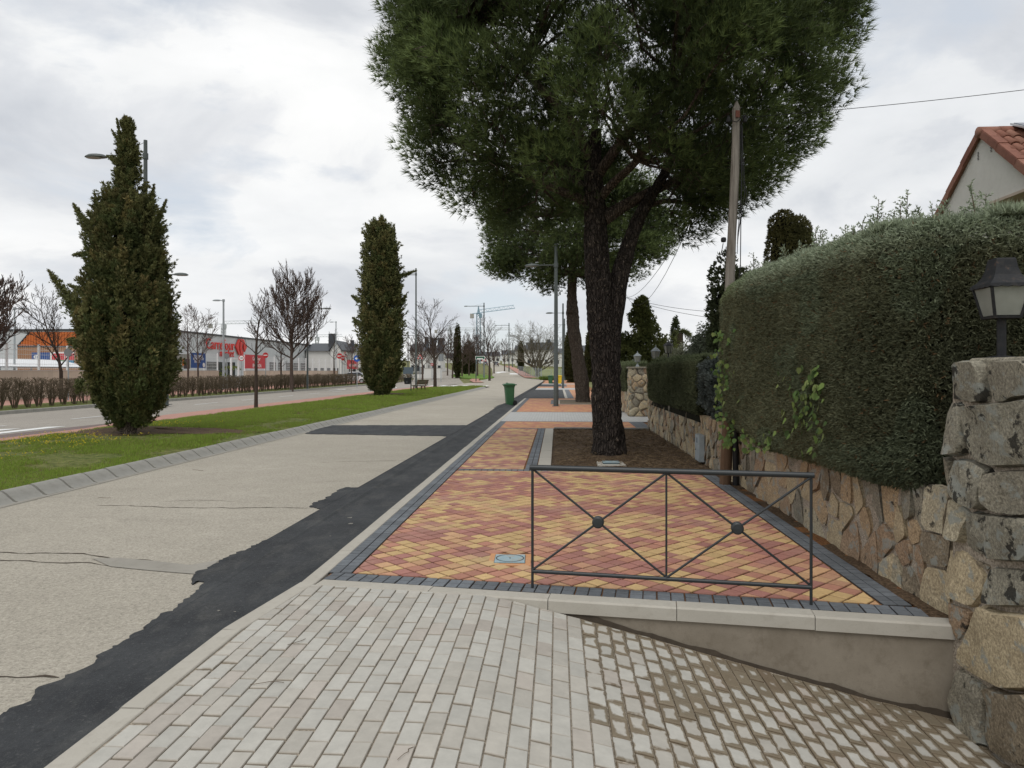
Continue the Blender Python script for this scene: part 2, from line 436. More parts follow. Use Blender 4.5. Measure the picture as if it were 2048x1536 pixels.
M_border.base(M_border.mix(1.0, M_border.mix(1.0, M_border.attr(), M_border.ramp(M_border.noise(18, 7, 0.7), [(0.3, 0.8), (0.72, 1.25)]), 'MULTIPLY'), (1, 1, 1), 'MULTIPLY'))
M_border.bump(M_border.noise(140, 3), 0.25, 0.003); M_border = M_border.m
M_repair = m_conc('grey_patching', (0.26, 0.245, 0.21), (0.33, 0.31, 0.27), (0.22, 0.20, 0.17))
def struct(name, mb, mat, label=None):
    o = mb.build(name, mat); o['kind'] = 'structure'; return o
def sheet(mb, pts, z):
    """flat n-gon lying at z over the terrain profile"""
    mb.add([(p[0], p[1], z + hgt(p[1])) for p in pts], [tuple(range(len(pts)))]); return mb
def ribbon(mb, left, right, z, div=1.0):
    """band between two poly-lines with as many points each, draped over the terrain"""
    L, R = [], []
    for a in range(len(left) - 1):
        n = max(1, int(abs(left[a + 1][1] - left[a][1]) / div))
        for k in range(n + (a == len(left) - 2)):
            f = k / n
            L.append([left[a][i] + (left[a + 1][i] - left[a][i]) * f for i in (0, 1)])
            R.append([right[a][i] + (right[a + 1][i] - right[a][i]) * f for i in (0, 1)])
    vs = []
    for p, q in zip(L, R): vs += [(p[0], p[1], z + hgt(p[1])), (q[0], q[1], z + hgt(q[1]))]
    mb.add(vs, [(2 * i, 2 * i + 1, 2 * i + 3, 2 * i + 2) for i in range(len(L) - 1)]); return mb
# terrain: one sheet to the horizon, sunk where the driveway drops
xs = sorted(set([-1500, -800, -400, -250, -150, -100, -80, -60, -45, -30, -20, -10, -2.3, -1.4, 3.2, 9, 12, 16, 25, 40, 60, 100, 180, 300, 600, 1500]))
ys = sorted(set([-400, -100, -30, -8, 0, 4.6, 5.6, 8] + list(range(12, 100, 8)) + list(range(100, 300, 10)) + [320, 360, 420, 500, 700, 1000, 1600]))
def ghill(x, y):
    z = -0.12 + min(hgt(y), 9 + (y - 480) * 0.004)
    if -1.5 <= x <= 9.5 and -9 < y < 5: z = -1.2
    return z
mb = MB(); mb.add([(x, y, ghill(x, y)) for y in ys for x in xs], [(j * len(xs) + i, j * len(xs) + i + 1, (j + 1) * len(xs) + i + 1, (j + 1) * len(xs) + i) for j in range(len(ys) - 1) for i in range(len(xs) - 1)])
struct('ground', mb, M_terrain)
# service road (pale), bending left beyond the junction
cl = [(-4.6, 60), (-5.2, 80), (-6.6, 100), (-8.3, 115), (-11.2, 150), (-15.5, 195), (-20.5, 240), (-30, 310), (-45, 400)]
mb = MB()
ribbon(mb, [(-6.98, -8), (-6.98, 72), (-7.2, 80)], [(-2.02, -8), (-2.02, 72), (-2.02, 80)], -0.05, 8)
ribbon(mb, [(-7.2, 80), (-9.5, 92), (-11.5, 104), (-11.0, 118), (-13.7, 150), (-18, 195), (-23, 240), (-33, 310), (-48, 400)],
       [(-2.02, 80), (-1.98, 92), (-2.1, 108), (-5.4, 118), (-8.6, 150), (-13, 195), (-18, 240), (-27, 310), (-42, 400)], -0.05, 6)
road = struct('service_road', mb, M_road)
mb = MB(); ribbon(mb, [(-21.6, -10), (-21.6, 72), (-21.0, 86), (-22.5, 110), (-30, 150), (-40, 200), (-62, 300)], [(-14.75, -10), (-14.4, 72), (-11.6, 88), (-15.5, 112), (-21, 150), (-31, 200), (-52, 300)], -0.055, 6)
mainroad = struct('main_road', mb, M_road2)
mb = MB(); ribbon(mb, [(-14.4, 74), (-12.0, 82), (-11.6, 92)], [(-7.0, 74), (-7.2, 82), (-9.4, 92)], -0.052, 3)
struct('crossing_apron', mb, M_road)
# verge between the roads, its kerbs, the pink path
mb = MB()
V0, V1 = -12.4, -7.255
nx, ny = 15, 80
vv = []
for j in range(ny + 1):
    s_ = -6 + (79 - 1) * j / ny
    k = 1.0 if s_ < 58 else max(0.0, 1 - ((s_ - 58) / 15.0) ** 2)
    for i in range(nx + 1):
        f = i / nx; t_ = V1 + (V0 - V1) * (f if s_ < 58 else f * k)
        z_ = 0.075 + 0.05 * math.sin(math.pi * f) * k + 0.03 * (vnoise(t_ * 1.3, s_ * 1.3, 3) - 0.5)
        d = math.hypot(t_ + 10.89, s_ - 17.36)
        z_ += 0.10 * math.exp(-(d / 0.9) ** 2) + 0.1 * math.exp(-(math.hypot(t_ + 11.36, s_ - 45.3) / 1.3) ** 2)
        vv.append((t_, s_, z_))
mb.add(vv, [(j * (nx + 1) + i, (j + 1) * (nx + 1) + i, (j + 1) * (nx + 1) + i + 1, j * (nx + 1) + i + 1) for j in range(ny) for i in range(nx)])
verge = struct('grass_verge', mb, M_verge); autosmooth(verge, 60)
def verge_z(t, s_):
    f = (t - V1) / (V0 - V1)
    return 0.075 + 0.05 * math.sin(math.pi * min(1, max(0, f))) + 0.10 * math.exp(-(math.hypot(t + 10.89, s_ - 17.36) / 0.9) ** 2) + 0.1 * math.exp(-(math.hypot(t + 11.36, s_ - 45.3) / 1.3) ** 2)
mb = MB(); 
for (cx, cy, ra, rb) in ((-10.2, 17.3, 2.3, 1.15), (-11.3, 45.3, 1.6, 1.5)):
    n = 40; pts = []; rr = random.Random(5)
    for rad in (0.0, 0.4, 0.75, 1.0):
        for k in range(n):
            th = 2 * math.pi * k / n; q = rad * (1 + 0.18 * math.sin(th * 3 + 1) + 0.1 * math.sin(th * 7))
            x, y = cx + ra * q * math.cos(th), cy + rb * q * math.sin(th)
            x = min(max(x, -12.3), -7.5)
            pts.append((x, y, verge_z(x, y) + 0.022 + 0.02 * rr.random() - 0.012 * (rad == 1.0)))
    mb.add(pts, [(a * n + k, a * n + (k + 1) % n, (a + 1) * n + (k + 1) % n, (a + 1) * n + k) for a in range(3) for k in range(n)])
struct('bare_soil_patch', mb, M_soil)
mb = MB(); ribbon(mb, [(-13.15, -6), (-13.15, 19), (-14.25, 25), (-14.25, 60), (-13.4, 70), (-12.6, 73)], [(-12.38, -6), (-12.38, 19), (-12.38, 25), (-12.38, 60), (-12.2, 70), (-12.1, 73)], 0.055, 4)
struct('pink_brick_path', mb, M_pink)
mb = MB(); ribbon(mb, [(-14.9, -6), (-14.75, 19), (-14.4, 25)], [(-13.15, -6), (-13.15, 19), (-14.2, 25)], -0.047, 4)
struct('cobbled_parking_strip', mb, M_dkpave)
mb = MB(); ribbon(mb, [(-10.9, 92), (-12.9, 104), (-13.6, 112)], [(-9.5, 92), (-11.6, 104), (-12.3, 112)], 0.02, 4)
struct('pink_refuge', mb, M_pink)
# far side of the main road: kerb stones, strip, pink pavement
mb = MB(); ribbon(mb, [(-25.2, -6), (-25.2, 74), (-24.6, 82)], [(-21.75, -6), (-21.75, 74), (-21.2, 82)], 0.07, 6); struct('hedge_strip', mb, M_verge)
mb = MB(); ribbon(mb, [(-29.9, -6), (-29.9, 84), (-27, 100)], [(-25.2, -6), (-25.2, 78), (-24.6, 90)], 0.066, 6); struct('far_pavement', mb, M_pink)
mb = MB(); ribbon(mb, [(-75, 30), (-75, 140)], [(-30.1, 30), (-30.1, 140)], 0.0, 20); struct('supermarket_yard', mb, M_road2)
def stone_bar(L, prof, gap=0.006):
    """one kerb stone of length L: profile (x,z) run along y"""
    m = MB(); n = len(prof); v = []
    for y in (gap, L - gap): v += [(x, y, z) for x, z in prof]
    f = [tuple(range(n)), tuple(range(2 * n - 1, n - 1, -1))] + [(i, n + i, n + (i + 1) % n, (i + 1) % n) for i in range(n)]
    m.add(v, f); return m
def run(parent, name, me, mat, L, pts, z0=0.0):
    """copies of one stone laid end to end along a poly-line"""
    me.materials.append(mat)
    for a, b in zip(pts[:-1], pts[1:]):
        d = math.hypot(b[0] - a[0], b[1] - a[1]); n = max(1, round(d / L)); th = math.atan2(b[1] - a[1], b[0] - a[0]) - math.pi / 2
        for k in range(n):
            f = k / n; x, y = a[0] + (b[0] - a[0]) * f, a[1] + (b[1] - a[1]) * f
            o = link(bpy.data.objects.new(name, me), parent); o.location = (x, y, z0 + hgt(y) + random.uniform(-0.003, 0.003)); o.rotation_euler = (0, random.uniform(-0.006, 0.006), th + random.uniform(-0.004, 0.004)); o.scale = (1, d / n / L, 1)
def kerb_root(name, mat, y0, y1, x, wd, z):
    m = MB(); m.box((x, (y0 + y1) / 2, z), (wd, y1 - y0, 0.04)); o = m.build(name, mat); o['kind'] = 'structure'; return o
kv = kerb_root('verge_kerb', M_joint, 4, 72, -7.12, 0.22, -0.075)
me = stone_bar(0.53, [(0.02, -0.06), (0.02, -0.044), (-0.03, -0.034), (-0.09, 0.012), (-0.15, 0.062), (-0.20, 0.092), (-0.245, 0.10), (-0.285, 0.085), (-0.30, -0.06)], 0.022).mesh()
me.polygons.foreach_set('use_smooth', np.ones(len(me.polygons), dtype=bool)); me.set_sharp_from_angle(angle=math.radians(45))
run(kv, 'kerb_stone', me, M_kerbgrey, 0.53, [(-6.98, 4.5), (-6.98, 62)])
mb = MB(); ribbon(mb, [(-6.98, -6), (-6.98, 72)], [(-6.88, -6), (-6.86, 72)], -0.045, 10); struct('gutter_strip', mb, M_repair)
mb = MB()
for k in range(14):      # beyond, the stones turn with the verge tip
    pass
kv2 = kerb_root('verge_tip_kerb', M_joint, 62, 70, -7.12, 0.2, -0.08)
me2 = me.copy(); run(kv2, 'kerb_stone', me2, M_kerbgrey, 0.53, [(-6.98, 62), (-7.05, 70), (-7.6, 72.6)])
kf = kerb_root('main_road_kerb', M_joint, 10, 80, -21.68, 0.12, -0.02)
run(kf, 'kerb_stone', stone_bar(1.0, [(0.07, -0.06), (0.06, 0.075), (0.045, 0.09), (-0.08, 0.09), (-0.08, -0.06)], 0.006).mesh(), M_kerbgrey, 1.0, [(-21.66, 20), (-21.66, 74), (-21.05, 86)])
# road cracks, wear and paint
def crack(pts, wd, z, mat, parent, name='crack', seed=1):
    r = random.Random(seed); P_ = []
    for a, b in zip(pts[:-1], pts[1:]):
        n = max(2, int(math.hypot(b[0] - a[0], b[1] - a[1]) / 0.06))
        for k in range(n): P_.append((a[0] + (b[0] - a[0]) * k / n, a[1] + (b[1] - a[1]) * k / n))
    P_.append(pts[-1]); v = []
    for i, p in enumerate(P_):
        j = 0.03 * (vnoise(i * 0.35, seed, 9) - 0.5) * 2; h_ = wd * r.uniform(0.3, 1.0) * (0.2 if i in (0, len(P_) - 1) else 1)
        v += [(p[0], p[1] + j - h_, z), (p[0], p[1] + j + h_, z)]
    m = MB(); m.add(v, [(2 * i, 2 * i + 2, 2 * i + 3, 2 * i + 1) for i in range(len(P_) - 1)]); return m.build(name, mat, parent)
M_crack = plain('crack_dirt', (0.075, 0.06, 0.045), 0.95, 0.1, 0.3, 20)
RZ = -0.05
G = lambda L, z=RZ: [g(u, v, z) for u, v in L]
crack(G([(-60, 1104), (60, 1108), (165, 1108), (230, 1119), (300, 1121), (385, 1132)]), 0.013, RZ + 0.004, M_crack, road, seed=1)
crack(G([(-60, 1120), (80, 1124), (180, 1127), (250, 1136), (330, 1137), (392, 1148)]), 0.011, RZ + 0.004, M_crack, road, seed=2)
crack(G([(195, 1011), (300, 1013), (360, 1016), (470, 1016), (620, 1016)]), 0.011, RZ + 0.004, M_crack, road, seed=3)
crack(G([(-60, 1356), (30, 1358), (90, 1351), (125, 1352)]), 0.012, RZ + 0.004, M_crack, road, seed=4)
crack(G([(330, 1003), (400, 1000), (470, 1003)]), 0.006, RZ + 0.004, M_crack, road, seed=5)
crack(G([(640, 925), (800, 921), (930, 919)]), 0.012, RZ + 0.004, M_crack, road, seed=6)
crack(G([(760, 801), (880, 800), (1000, 801)]), 0.02, RZ + 0.004, M_crack, road, seed=7)
mb = MB(); sheet(mb, G([(185, 1118), (240, 1117), (300, 1122), (380, 1131), (440, 1121), (400, 1150), (300, 1142), (220, 1134)]), RZ + 0.006); mb.build('repair_patch', M_repair, road)
# the ragged strip of new black asphalt along the kerb
c1 = [(0, 1310), (90, 1245), (180, 1165), (290, 1110), (370, 1075), (480, 1000), (570, 940), (680, 870), (740, 830), (820, 775), (900, 735), (950, 705), (960, 675), (935, 665), (905, 680), (890, 650), (920, 625), (1000, 590), (1140, 525), (1300, 450), (1400, 390)]
left = [(x / 2.341, 880 + y / 2.341) for x, y in c1]
c2 = [(185, 470), (270, 405), (185, 390), (330, 320), (430, 258), (560, 262), (640, 255), (760, 170), (870, 100), (1000, 20)]
left += [(560 + x / 3.413, 900 + y / 3.413) for x, y in c2]
left += [(880, 888), (905, 873), (612, 868), (652, 851), (945, 851), (975, 828), (995, 812), (1020, 803), (1034, 796), (1066, 777), (1094, 764)]
left = [(-260, 1600)] + left
outl = G(left, RZ); fine_ = []
rr = random.Random(3)
for a, b in zip(outl[:-1], outl[1:]):
    d = math.hypot(b[0] - a[0], b[1] - a[1]); n = max(1, min(40, int(d / 0.035)))
    for k in range(n):
        f = k / n; j = 0.02 if a[1] < 14 else 0.05; w_ = 0.055 * (vnoise(len(fine_) * 0.11, 3, 44) - 0.5) + 0.05 * (vnoise(len(fine_) * 0.45, 7, 45) - 0.5)
        fine_.append((a[0] + (b[0] - a[0]) * f + w_ + (rr.uniform(-j, j) if k else 0), a[1] + (b[1] - a[1]) * f + (rr.uniform(-j, j) if k else 0)))
fine_.append(outl[-1])
right = [(-2.0, 100), (-2.0, 43), (-2.0, 6), (-2.04, 5.3), (-2.14, 4.4), (-2.14, -4), (-2.9, -4)]
mb = MB(); pts = fine_ + right
vs = [(p[0], p[1], RZ + 0.012 + hgt(p[1])) for p in pts]; vs2 = [(p[0], p[1], RZ - 0.03) for p in pts]
n = len(pts); mb.add(vs + vs2, [tuple(range(n))] + [(i, (i + 1) % n, n + (i + 1) % n, n + i) for i in range(n)])
asp = struct('asphalt_strip', mb, M_black)
M_dust = plain('pale_dust', (0.26, 0.25, 0.22), 0.95, 0.1, 0.3, 30)
for i, (u, v, a) in enumerate([(700, 1038, 0.03), (703, 1050, 0.035), (660, 1075, 0.012), (470, 1228, 0.010), (437, 1226, 0.013)]):
    t_, s_ = g(u, v, RZ); m = MB(); r = random.Random(i + 50); n = 12
    m.add([(t_ + a * r.uniform(0.3, 1.2) * math.cos(k * 6.283 / n), s_ + a * r.uniform(0.3, 1.2) * math.sin(k * 6.283 / n), RZ + 0.017) for k in range(n)], [tuple(range(n))]); m.build('dust_mark', M_dust, asp)
def paint(poly, parent, z=-0.05):
    m = MB(); m.add([(x, y, z + hgt(y) + 0.006) for x, y in poly], [tuple(range(len(poly)))]); return m.build('painted_marking', M_white, parent)
def dash(t_, s0, s1, parent, wd=0.12): paint([(t_ - wd / 2, s0), (t_ + wd / 2, s0), (t_ + wd / 2, s1), (t_ - wd / 2, s1)], parent)
for s_ in (8, 13.2, 18.6, 24, 29.4, 34.6, 40, 45.5, 51, 56.5, 62): dash(-18.2 if s_ > 26 else -17.1, s_, s_ + 2.4, mainroad)
for k in range(4): paint([(-15.05 - k * 0.75, 14.2), (-15.45 - k * 0.75, 14.2), (-15.45 - k * 0.75, 20.6 - 0.9 * k), (-15.05 - k * 0.75, 20.9 - 0.9 * k)], mainroad)
for t_, s_ in ((-19.6, 60), (-16.2, 66)):
    paint([(t_ - 0.1, s_), (t_ + 0.1, s_), (t_ + 0.1, s_ + 3), (t_ + 0.42, s_ + 3), (t_, s_ + 5), (t_ - 0.42, s_ + 3), (t_ - 0.1, s_ + 3)], mainroad)
dash(-14.6, 50, 58, mainroad, 0.15)
for k in range(6): paint([(-14.0 + k * 1.15, 75.5), (-13.4 + k * 1.15, 75.5), (-13.4 + k * 1.15, 79.5), (-14.0 + k * 1.15, 79.5)], mainroad, -0.046)
paint([(-9.6, 142), (-7.9, 142), (-8.3, 150), (-10.0, 150)], road)
paint([(-13.2, 150), (-12.4, 150), (-12.4, 156), (-11.0, 160), (-12.8, 166), (-14.4, 160), (-13.2, 156)], road)
mb = MB(); 
t_, s_ = g(962, 775, RZ); mb.box((t_, s_, -0.035), (1.4, 0.9, 0.03)); o = mb.build('gully_grate', plain('rusty_iron', (0.05, 0.042, 0.036), 0.8)); tag(o, 'dark gully grate sunk in the road at the tip of the verge', 'drain grate')

# ================================================================== pavement on the right
def sfront(t): return 5.40 - (t + 2.0) * 0.135          # the raised front edge runs slightly askew
base = MB(); PT = -0.014
def pav(pts, z=PT): base.add([(p[0], p[1], z) for p in pts] + [(p[0], p[1], z - 0.12) for p in pts], [tuple(range(len(pts)))] + [(i, i + len(pts), (i + 1) % len(pts) + len(pts), (i + 1) % len(pts)) for i in range(len(pts))])
pav([(-1.86, sfront(-1.86) + 0.16), (2.72, sfront(2.72) + 0.06), (2.72, 11.98), (-1.86, 11.98)])
pav([(-1.9, 11.98), (-0.12, 11.98), (-0.12, 20.5), (-1.9, 20.5)])
pav([(-1.9, 20.5), (3.4, 20.5), (3.4, 106), (-1.9, 106)], -0.03)
pave = struct('pavement', base, M_jointt)
PAL = [np.array(c) for c in ((0.36, 0.165, 0.135), (0.475, 0.26, 0.16), (0.54, 0.37, 0.175), (0.42, 0.20, 0.14), (0.515, 0.31, 0.17))]
def tile_col(x, y, r):
    f = 0.5 * npnoise(x * 2.6 + 7, y * 2.6 + 3, 4) + 0.5 * r.random()
    k = 0 if f < 0.38 else 3 if f < 0.46 else 1 if f < 0.54 else 4 if f < 0.61 else 2
    return tuple(PAL[k] * r.uniform(0.86, 1.1))
def tiles(poly, size, keep, hole=None):
    """diamond-laid square tiles clipped to a convex panel -> (area-nearness, verts poly, colour)"""
    pl = planes_of(poly); r = random.Random(11); out = []; q = size / math.sqrt(2)
    x0, x1 = min(p[0] for p in poly), max(p[0] for p in poly); y0, y1 = min(p[1] for p in poly), max(p[1] for p in poly)
    for j in range(int((y1 - y0) / q) + 3):
        for i in range(int((x1 - x0) / (2 * q)) + 3):
            cx = x0 - q + i * 2 * q + (q if j % 2 else 0); cy = y0 - q + j * q; e = q - 0.0075
            p = clip([(cx - e, cy), (cx, cy - e), (cx + e, cy), (cx, cy + e)], pl)
            if len(p) > 2 and area(p) > 0.0006:
                if hole and hole[0] < cx < hole[1] and hole[2] < cy < hole[3]: continue
                out.append((cy, p, tile_col(cx, cy, r)))
    out.sort(key=lambda a: a[0]); return out
def lay(name, items, parent, mat, nmax, z1=0.0, depth=0.03, bev=0.007, tilt=0.002):
    st = MB(); r = random.Random(2)
    for k, (d, p, c) in enumerate(items):
        zt = z1 + r.uniform(-tilt, tilt)
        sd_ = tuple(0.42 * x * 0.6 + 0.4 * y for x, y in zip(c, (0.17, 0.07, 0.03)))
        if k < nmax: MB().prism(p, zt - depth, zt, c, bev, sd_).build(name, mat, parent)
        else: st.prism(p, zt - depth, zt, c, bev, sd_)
    if st.v:
        o = st.build(name, mat, parent); o['kind'] = 'stuff'
BL, BR = -1.67, 2.28
panelA = [(BL, sfront(BL) + 0.36), (BR, sfront(BR) + 0.36), (BR, 11.7), (BL, 11.7)]
CV = g(1020, 1118)
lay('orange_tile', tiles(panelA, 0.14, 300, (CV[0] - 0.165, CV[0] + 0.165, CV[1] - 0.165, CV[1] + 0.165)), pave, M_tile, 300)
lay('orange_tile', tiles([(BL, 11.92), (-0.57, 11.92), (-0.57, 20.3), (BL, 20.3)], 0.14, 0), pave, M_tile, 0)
# charcoal blocks, each with a false cross joint
def block(a, ex, ey, r):
    """20 x 20 block at corner a with unit axes ex, ey -> one mesh of four cells"""
    m = MB(); c = np.array((0.125, 0.137, 0.15)) * r.uniform(0.78, 1.2)
    for i in (0, 1):
        for j in (0, 1):
            g0, g1 = 0.002 if i else 0.004, 0.004 if i else 0.002; h0, h1 = 0.002 if j else 0.004, 0.004 if j else 0.002
            x0, x1, y0, y1 = i * 0.1 + g0, i * 0.1 + 0.1 - g1, j * 0.1 + h0, j * 0.1 + 0.1 - h1
            p = [(a[0] + ex[0] * x + ey[0] * y, a[1] + ex[1] * x + ey[1] * y) for x, y in ((x0, y0), (x1, y0), (x1, y1), (x0, y1))]
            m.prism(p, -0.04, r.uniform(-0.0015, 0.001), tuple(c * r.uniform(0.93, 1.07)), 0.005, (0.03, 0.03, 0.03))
    return m
rb = random.Random(8)
def row(a, ex, ey, n):
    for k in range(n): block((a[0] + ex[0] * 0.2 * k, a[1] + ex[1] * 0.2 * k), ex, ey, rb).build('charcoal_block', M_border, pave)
fe = np.array((1, -0.135)); fe = tuple(fe / np.linalg.norm(fe)); fn = (-fe[1], fe[0])
row((-1.86, sfront(-1.86) + 0.145), fe, fn, 22)
row((-1.68, 5.72), (0, 1), (-1, 0), 74)
row((2.50, sfront(2.5) + 0.38), (0, 1), (-1, 0), 33)
row((-1.66, 11.71), (1, 0), (0, 1), 20)
row((-0.35, 11.93), (0, 1), (-1, 0), 42)
row((-1.66, 20.33), (1, 0), (0, 1), 20)
# concrete kerbs: along the road, along the front edge, around the tree pit
kr = kerb_root('road_kerb', M_joint, 4, 43, -1.93, 0.1, -0.1)
run(kr, 'kerb_stone', stone_bar(1.0, [(0.065, -0.2), (0.065, -0.006), (0.06, 0.0), (-0.055, 0.0), (-0.066, -0.012), (-0.066, -0.2)], 0.003).mesh(), M_kerb, 1.0, [(-2.08, -4), (-2.08, 4.4), (-1.945, 5.42), (-1.935, 43)])
kfr = MB(); kfr.box((0.3, 5.18, -0.1), (4.4, 0.05, 0.1), math.atan(-0.135)); kfr = struct('front_kerb', kfr, M_joint)
e0 = (-1.86, sfront(-1.86) + 0.07); e1 = (2.64, sfront(2.64) + 0.07)
run(kfr, 'kerb_stone', stone_bar(0.92, [(0.07, -0.095), (0.07, -0.012), (0.058, 0.0), (-0.068, 0.0), (-0.068, -0.095)], 0.0025).mesh(), M_kerb, 0.92, [e0, e1])
kp = MB(); kp.box((-0.22, 16.2, -0.09), (0.15, 8, 0.06)); kp = struct('tree_pit_edging', kp, M_joint)
run(kp, 'edging_slab', stone_bar(0.4, [(0.115, -0.06), (0.115, 0.004), (-0.11, 0.004), (-0.11, -0.06)], 0.003).mesh(), M_kerb, 0.4, [(-0.23, 11.95), (-0.23, 20.35)])
run(kp, 'edging_slab', stone_bar(1.0, [(0.05, -0.12), (0.05, 0.03), (-0.05, 0.03), (-0.05, -0.12)], 0.003).mesh(), M_kerbgrey, 1.0, [(-0.1, 20.45), (2.6, 20.45)])
def soilbed(name, x0, x1, y0, y1, z, bumps, seed):
    m = MB(); nx, ny = int((x1 - x0) / 0.12), int((y1 - y0) / 0.12); r = random.Random(seed)
    v = []
    for j in range(ny + 1):
        for i in range(nx + 1):
            x, y = x0 + (x1 - x0) * i / nx, y0 + (y1 - y0) * j / ny
            zz_ = z + 0.035 * (vnoise(x * 2.1, y * 2.1, seed) - 0.5) + 0.03 * (vnoise(x * 7, y * 7, seed + 1) - 0.5) + r.uniform(-0.008, 0.008)
            for bx, by, bh, bw in bumps: zz_ += bh * math.exp(-((x - bx) ** 2 + (y - by) ** 2) / bw ** 2)
            v.append((x, y, zz_))
    m.add(v, [(j * (nx + 1) + i, j * (nx + 1) + i + 1, (j + 1) * (nx + 1) + i + 1, (j + 1) * (nx + 1) + i) for j in range(ny) for i in range(nx)])
    o = struct(name, m, M_soil); o.data.polygons.foreach_set('use_smooth', np.ones(len(o.data.polygons), dtype=bool)); return o
pit = soilbed('tree_pit_soil', -0.115, 2.72, 11.94, 20.42, -0.03, [(1.0, 13.75, 0.09, 0.55)], 21)
soilbed('wall_foot_soil', 2.5, 2.75, sfront(2.6) + 0.12, 11.94, -0.012, [], 23)
# farther pavement: panels told apart by colour only
def panel(x0, x1, y0, y1, mat, z, name):
    m = MB(); ribbon(m, [(x0, y0), (x0, y1)], [(x1, y0), (x1, y1)], z, 6); return m.build(name, mat, pave)
panel(BL, 2.3, 20.58, 23.2, M_fartile, -0.006, 'tile_panel'); panel(-1.87, BL, 20.55, 23.2, M_farborder, -0.004, 'border_strip'); panel(2.3, 2.75, 20.58, 23.2, M_farborder, -0.002, 'border_strip')
panel(-1.87, 3.3, 23.3, 28.6, M_farbrick, -0.006, 'paver_panel'); panel(-1.87, 2.6, 23.2, 23.3, M_farborder, -0.002, 'border_strip')
panel(-1.87, 2.6, 28.6, 28.75, M_farborder, -0.002, 'border_strip')
panel(BL, 2.3, 28.75, 42.8, M_fartile, -0.008, 'tile_panel'); panel(-1.87, BL, 28.75, 42.8, M_farborder, -0.004, 'border_strip'); panel(2.3, 2.65, 28.6, 42.8, M_farborder, -0.004, 'border_strip')
panel(-0.35, -0.05, 35.3, 40.2, M_farborder, 0.0, 'border_strip'); panel(-0.05, 0.12, 35.3, 40.2, M_kerb, 0.004, 'border_strip')
m = MB(); m.box((1.35, 37.7, -0.05), (2.45, 4.9, 0.12)); m.build('tree_pit_soil', plain('dry_soil', (0.17, 0.14, 0.10), 0.95, 0.1, 0.25, 9), pave)
m = MB(); m.box((1.35, 35.25, -0.04), (2.5, 0.1, 0.13)); m.box((1.35, 40.2, -0.04), (2.5, 0.1, 0.13)); m.build('pit_edge', M_kerbgrey, pave)
y = 42.8
for (y0, y1, kind) in ((42.8, 62, 'bay'), (62, 68, 'grey'), (68, 73, 'tile'), (73, 83, 'bay'), (83, 87, 'grey'), (87, 104, 'tile')):
    if kind == 'bay':
        panel(-2.0, 0.45, y0, y1, M_black, 0.002, 'asphalt_bay'); panel(0.45, 0.62, y0, y1, M_kerb, 0.002, 'border_strip'); panel(0.62, 1.0, y0, y1, M_farborder, 0.002, 'border_strip'); panel(1.0, 2.65, y0, y1, M_fartile, 0.002, 'tile_panel')
    else: panel(-1.95, 2.65, y0, y1, M_farbrick if kind == 'grey' else M_fartile, 0.002, 'paver_panel' if kind == 'grey' else 'tile_panel')
# ------------------------------------------------------------------ driveway ramp of pale pavers
RT = [(-3, 0.0), (-0.55, 0.0), (-0.35, -0.022), (0.16, -0.12), (0.69, -0.232), (1.04, -0.307), (1.54, -0.414), (2.02, -0.517), (2.7, -0.63), (6, -0.95)]
def ramp_z(t): return float(np.interp(t, [a for a, b in RT], [b for a, b in RT]))
mb = MB(); tt = [-2.02, -1.2, -0.55, -0.35, -0.1, 0.16, 0.69, 1.04, 1.54, 2.02, 2.7, 4.5, 6]
mb.add([(t, s_, ramp_z(t) - 0.011) for t in tt for s_ in (-4, sfront(min(t, 2.7)) + 0.03)], [(2 * i, 2 * i + 2, 2 * i + 3, 2 * i + 1) for i in range(len(tt) - 1)])
ramp = struct('driveway_ramp', mb, M_joint)
def brick_mesh(p, c, damp, r):
    """one paver with chamfered rim; Edge = 0 at the rim, 1 at the middle"""
    n = len(p); cx = sum(a[0] for a in p) / n; cy = sum(a[1] for a in p) / n; dz = r.uniform(-0.0025, 0.002); ta, tb = r.uniform(-0.02, 0.02), r.uniform(-0.012, 0.012)
    def zf(x, y): return ramp_z(x) + dz + ta * (x - cx) + tb * (y - cy)
    V, E = [], []
    for k, e, off in ((1.0, 0.0, -0.03), (1.0, 0.0, -0.006), (None, 0.05, 0.0), (0.55, 0.6, 0.0)):
        for a in p:
            dx, dy = cx - a[0], cy - a[1]; d = math.hypot(dx, dy); f = min(0.007 / d, 0.4) if k is None else 1 - k
            x, y = a[0] + dx * f, a[1] + dy * f; V.append((x, y, zf(x, y) + off)); E.append(e)
    V.append((cx, cy, zf(cx, cy))); E.append(1.0)
    Fc = []
    for l in range(3):
        for i in range(n):
            j = (i + 1) % n; Fc.append((l * n + i, l * n + j, (l + 1) * n + j, (l + 1) * n + i))
    for i in range(n): Fc.append((3 * n + i, 3 * n + (i + 1) % n, 4 * n))
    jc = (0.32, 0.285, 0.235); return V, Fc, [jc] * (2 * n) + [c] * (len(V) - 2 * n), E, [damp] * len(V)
def put_bricks(items, name):
    V, Fc, Cc, E, Dm = [], [], [], [], []
    for v, f, c, e, d in items:
        b = len(V); V += v; Fc += [tuple(i + b for i in q) for q in f]; Cc += c; E += e; Dm += d
    me = bpy.data.meshes.new(name); me.from_pydata(V, [], Fc); me.update()
    a = me.color_attributes.new('Col', 'FLOAT_COLOR', 'POINT'); a.data.foreach_set('color', np.array([tuple(c) + (1,) for c in Cc], dtype=np.float32).ravel())
    for nm, arr in (('Edge', E), ('Damp', Dm)):
        a = me.attributes.new(nm, 'FLOAT', 'POINT'); a.data.foreach_set('value', np.array(arr, dtype=np.float32))
    me.materials.append(M_brick); return link(bpy.data.objects.new(name, me), ramp)
rp = random.Random(4); items = []
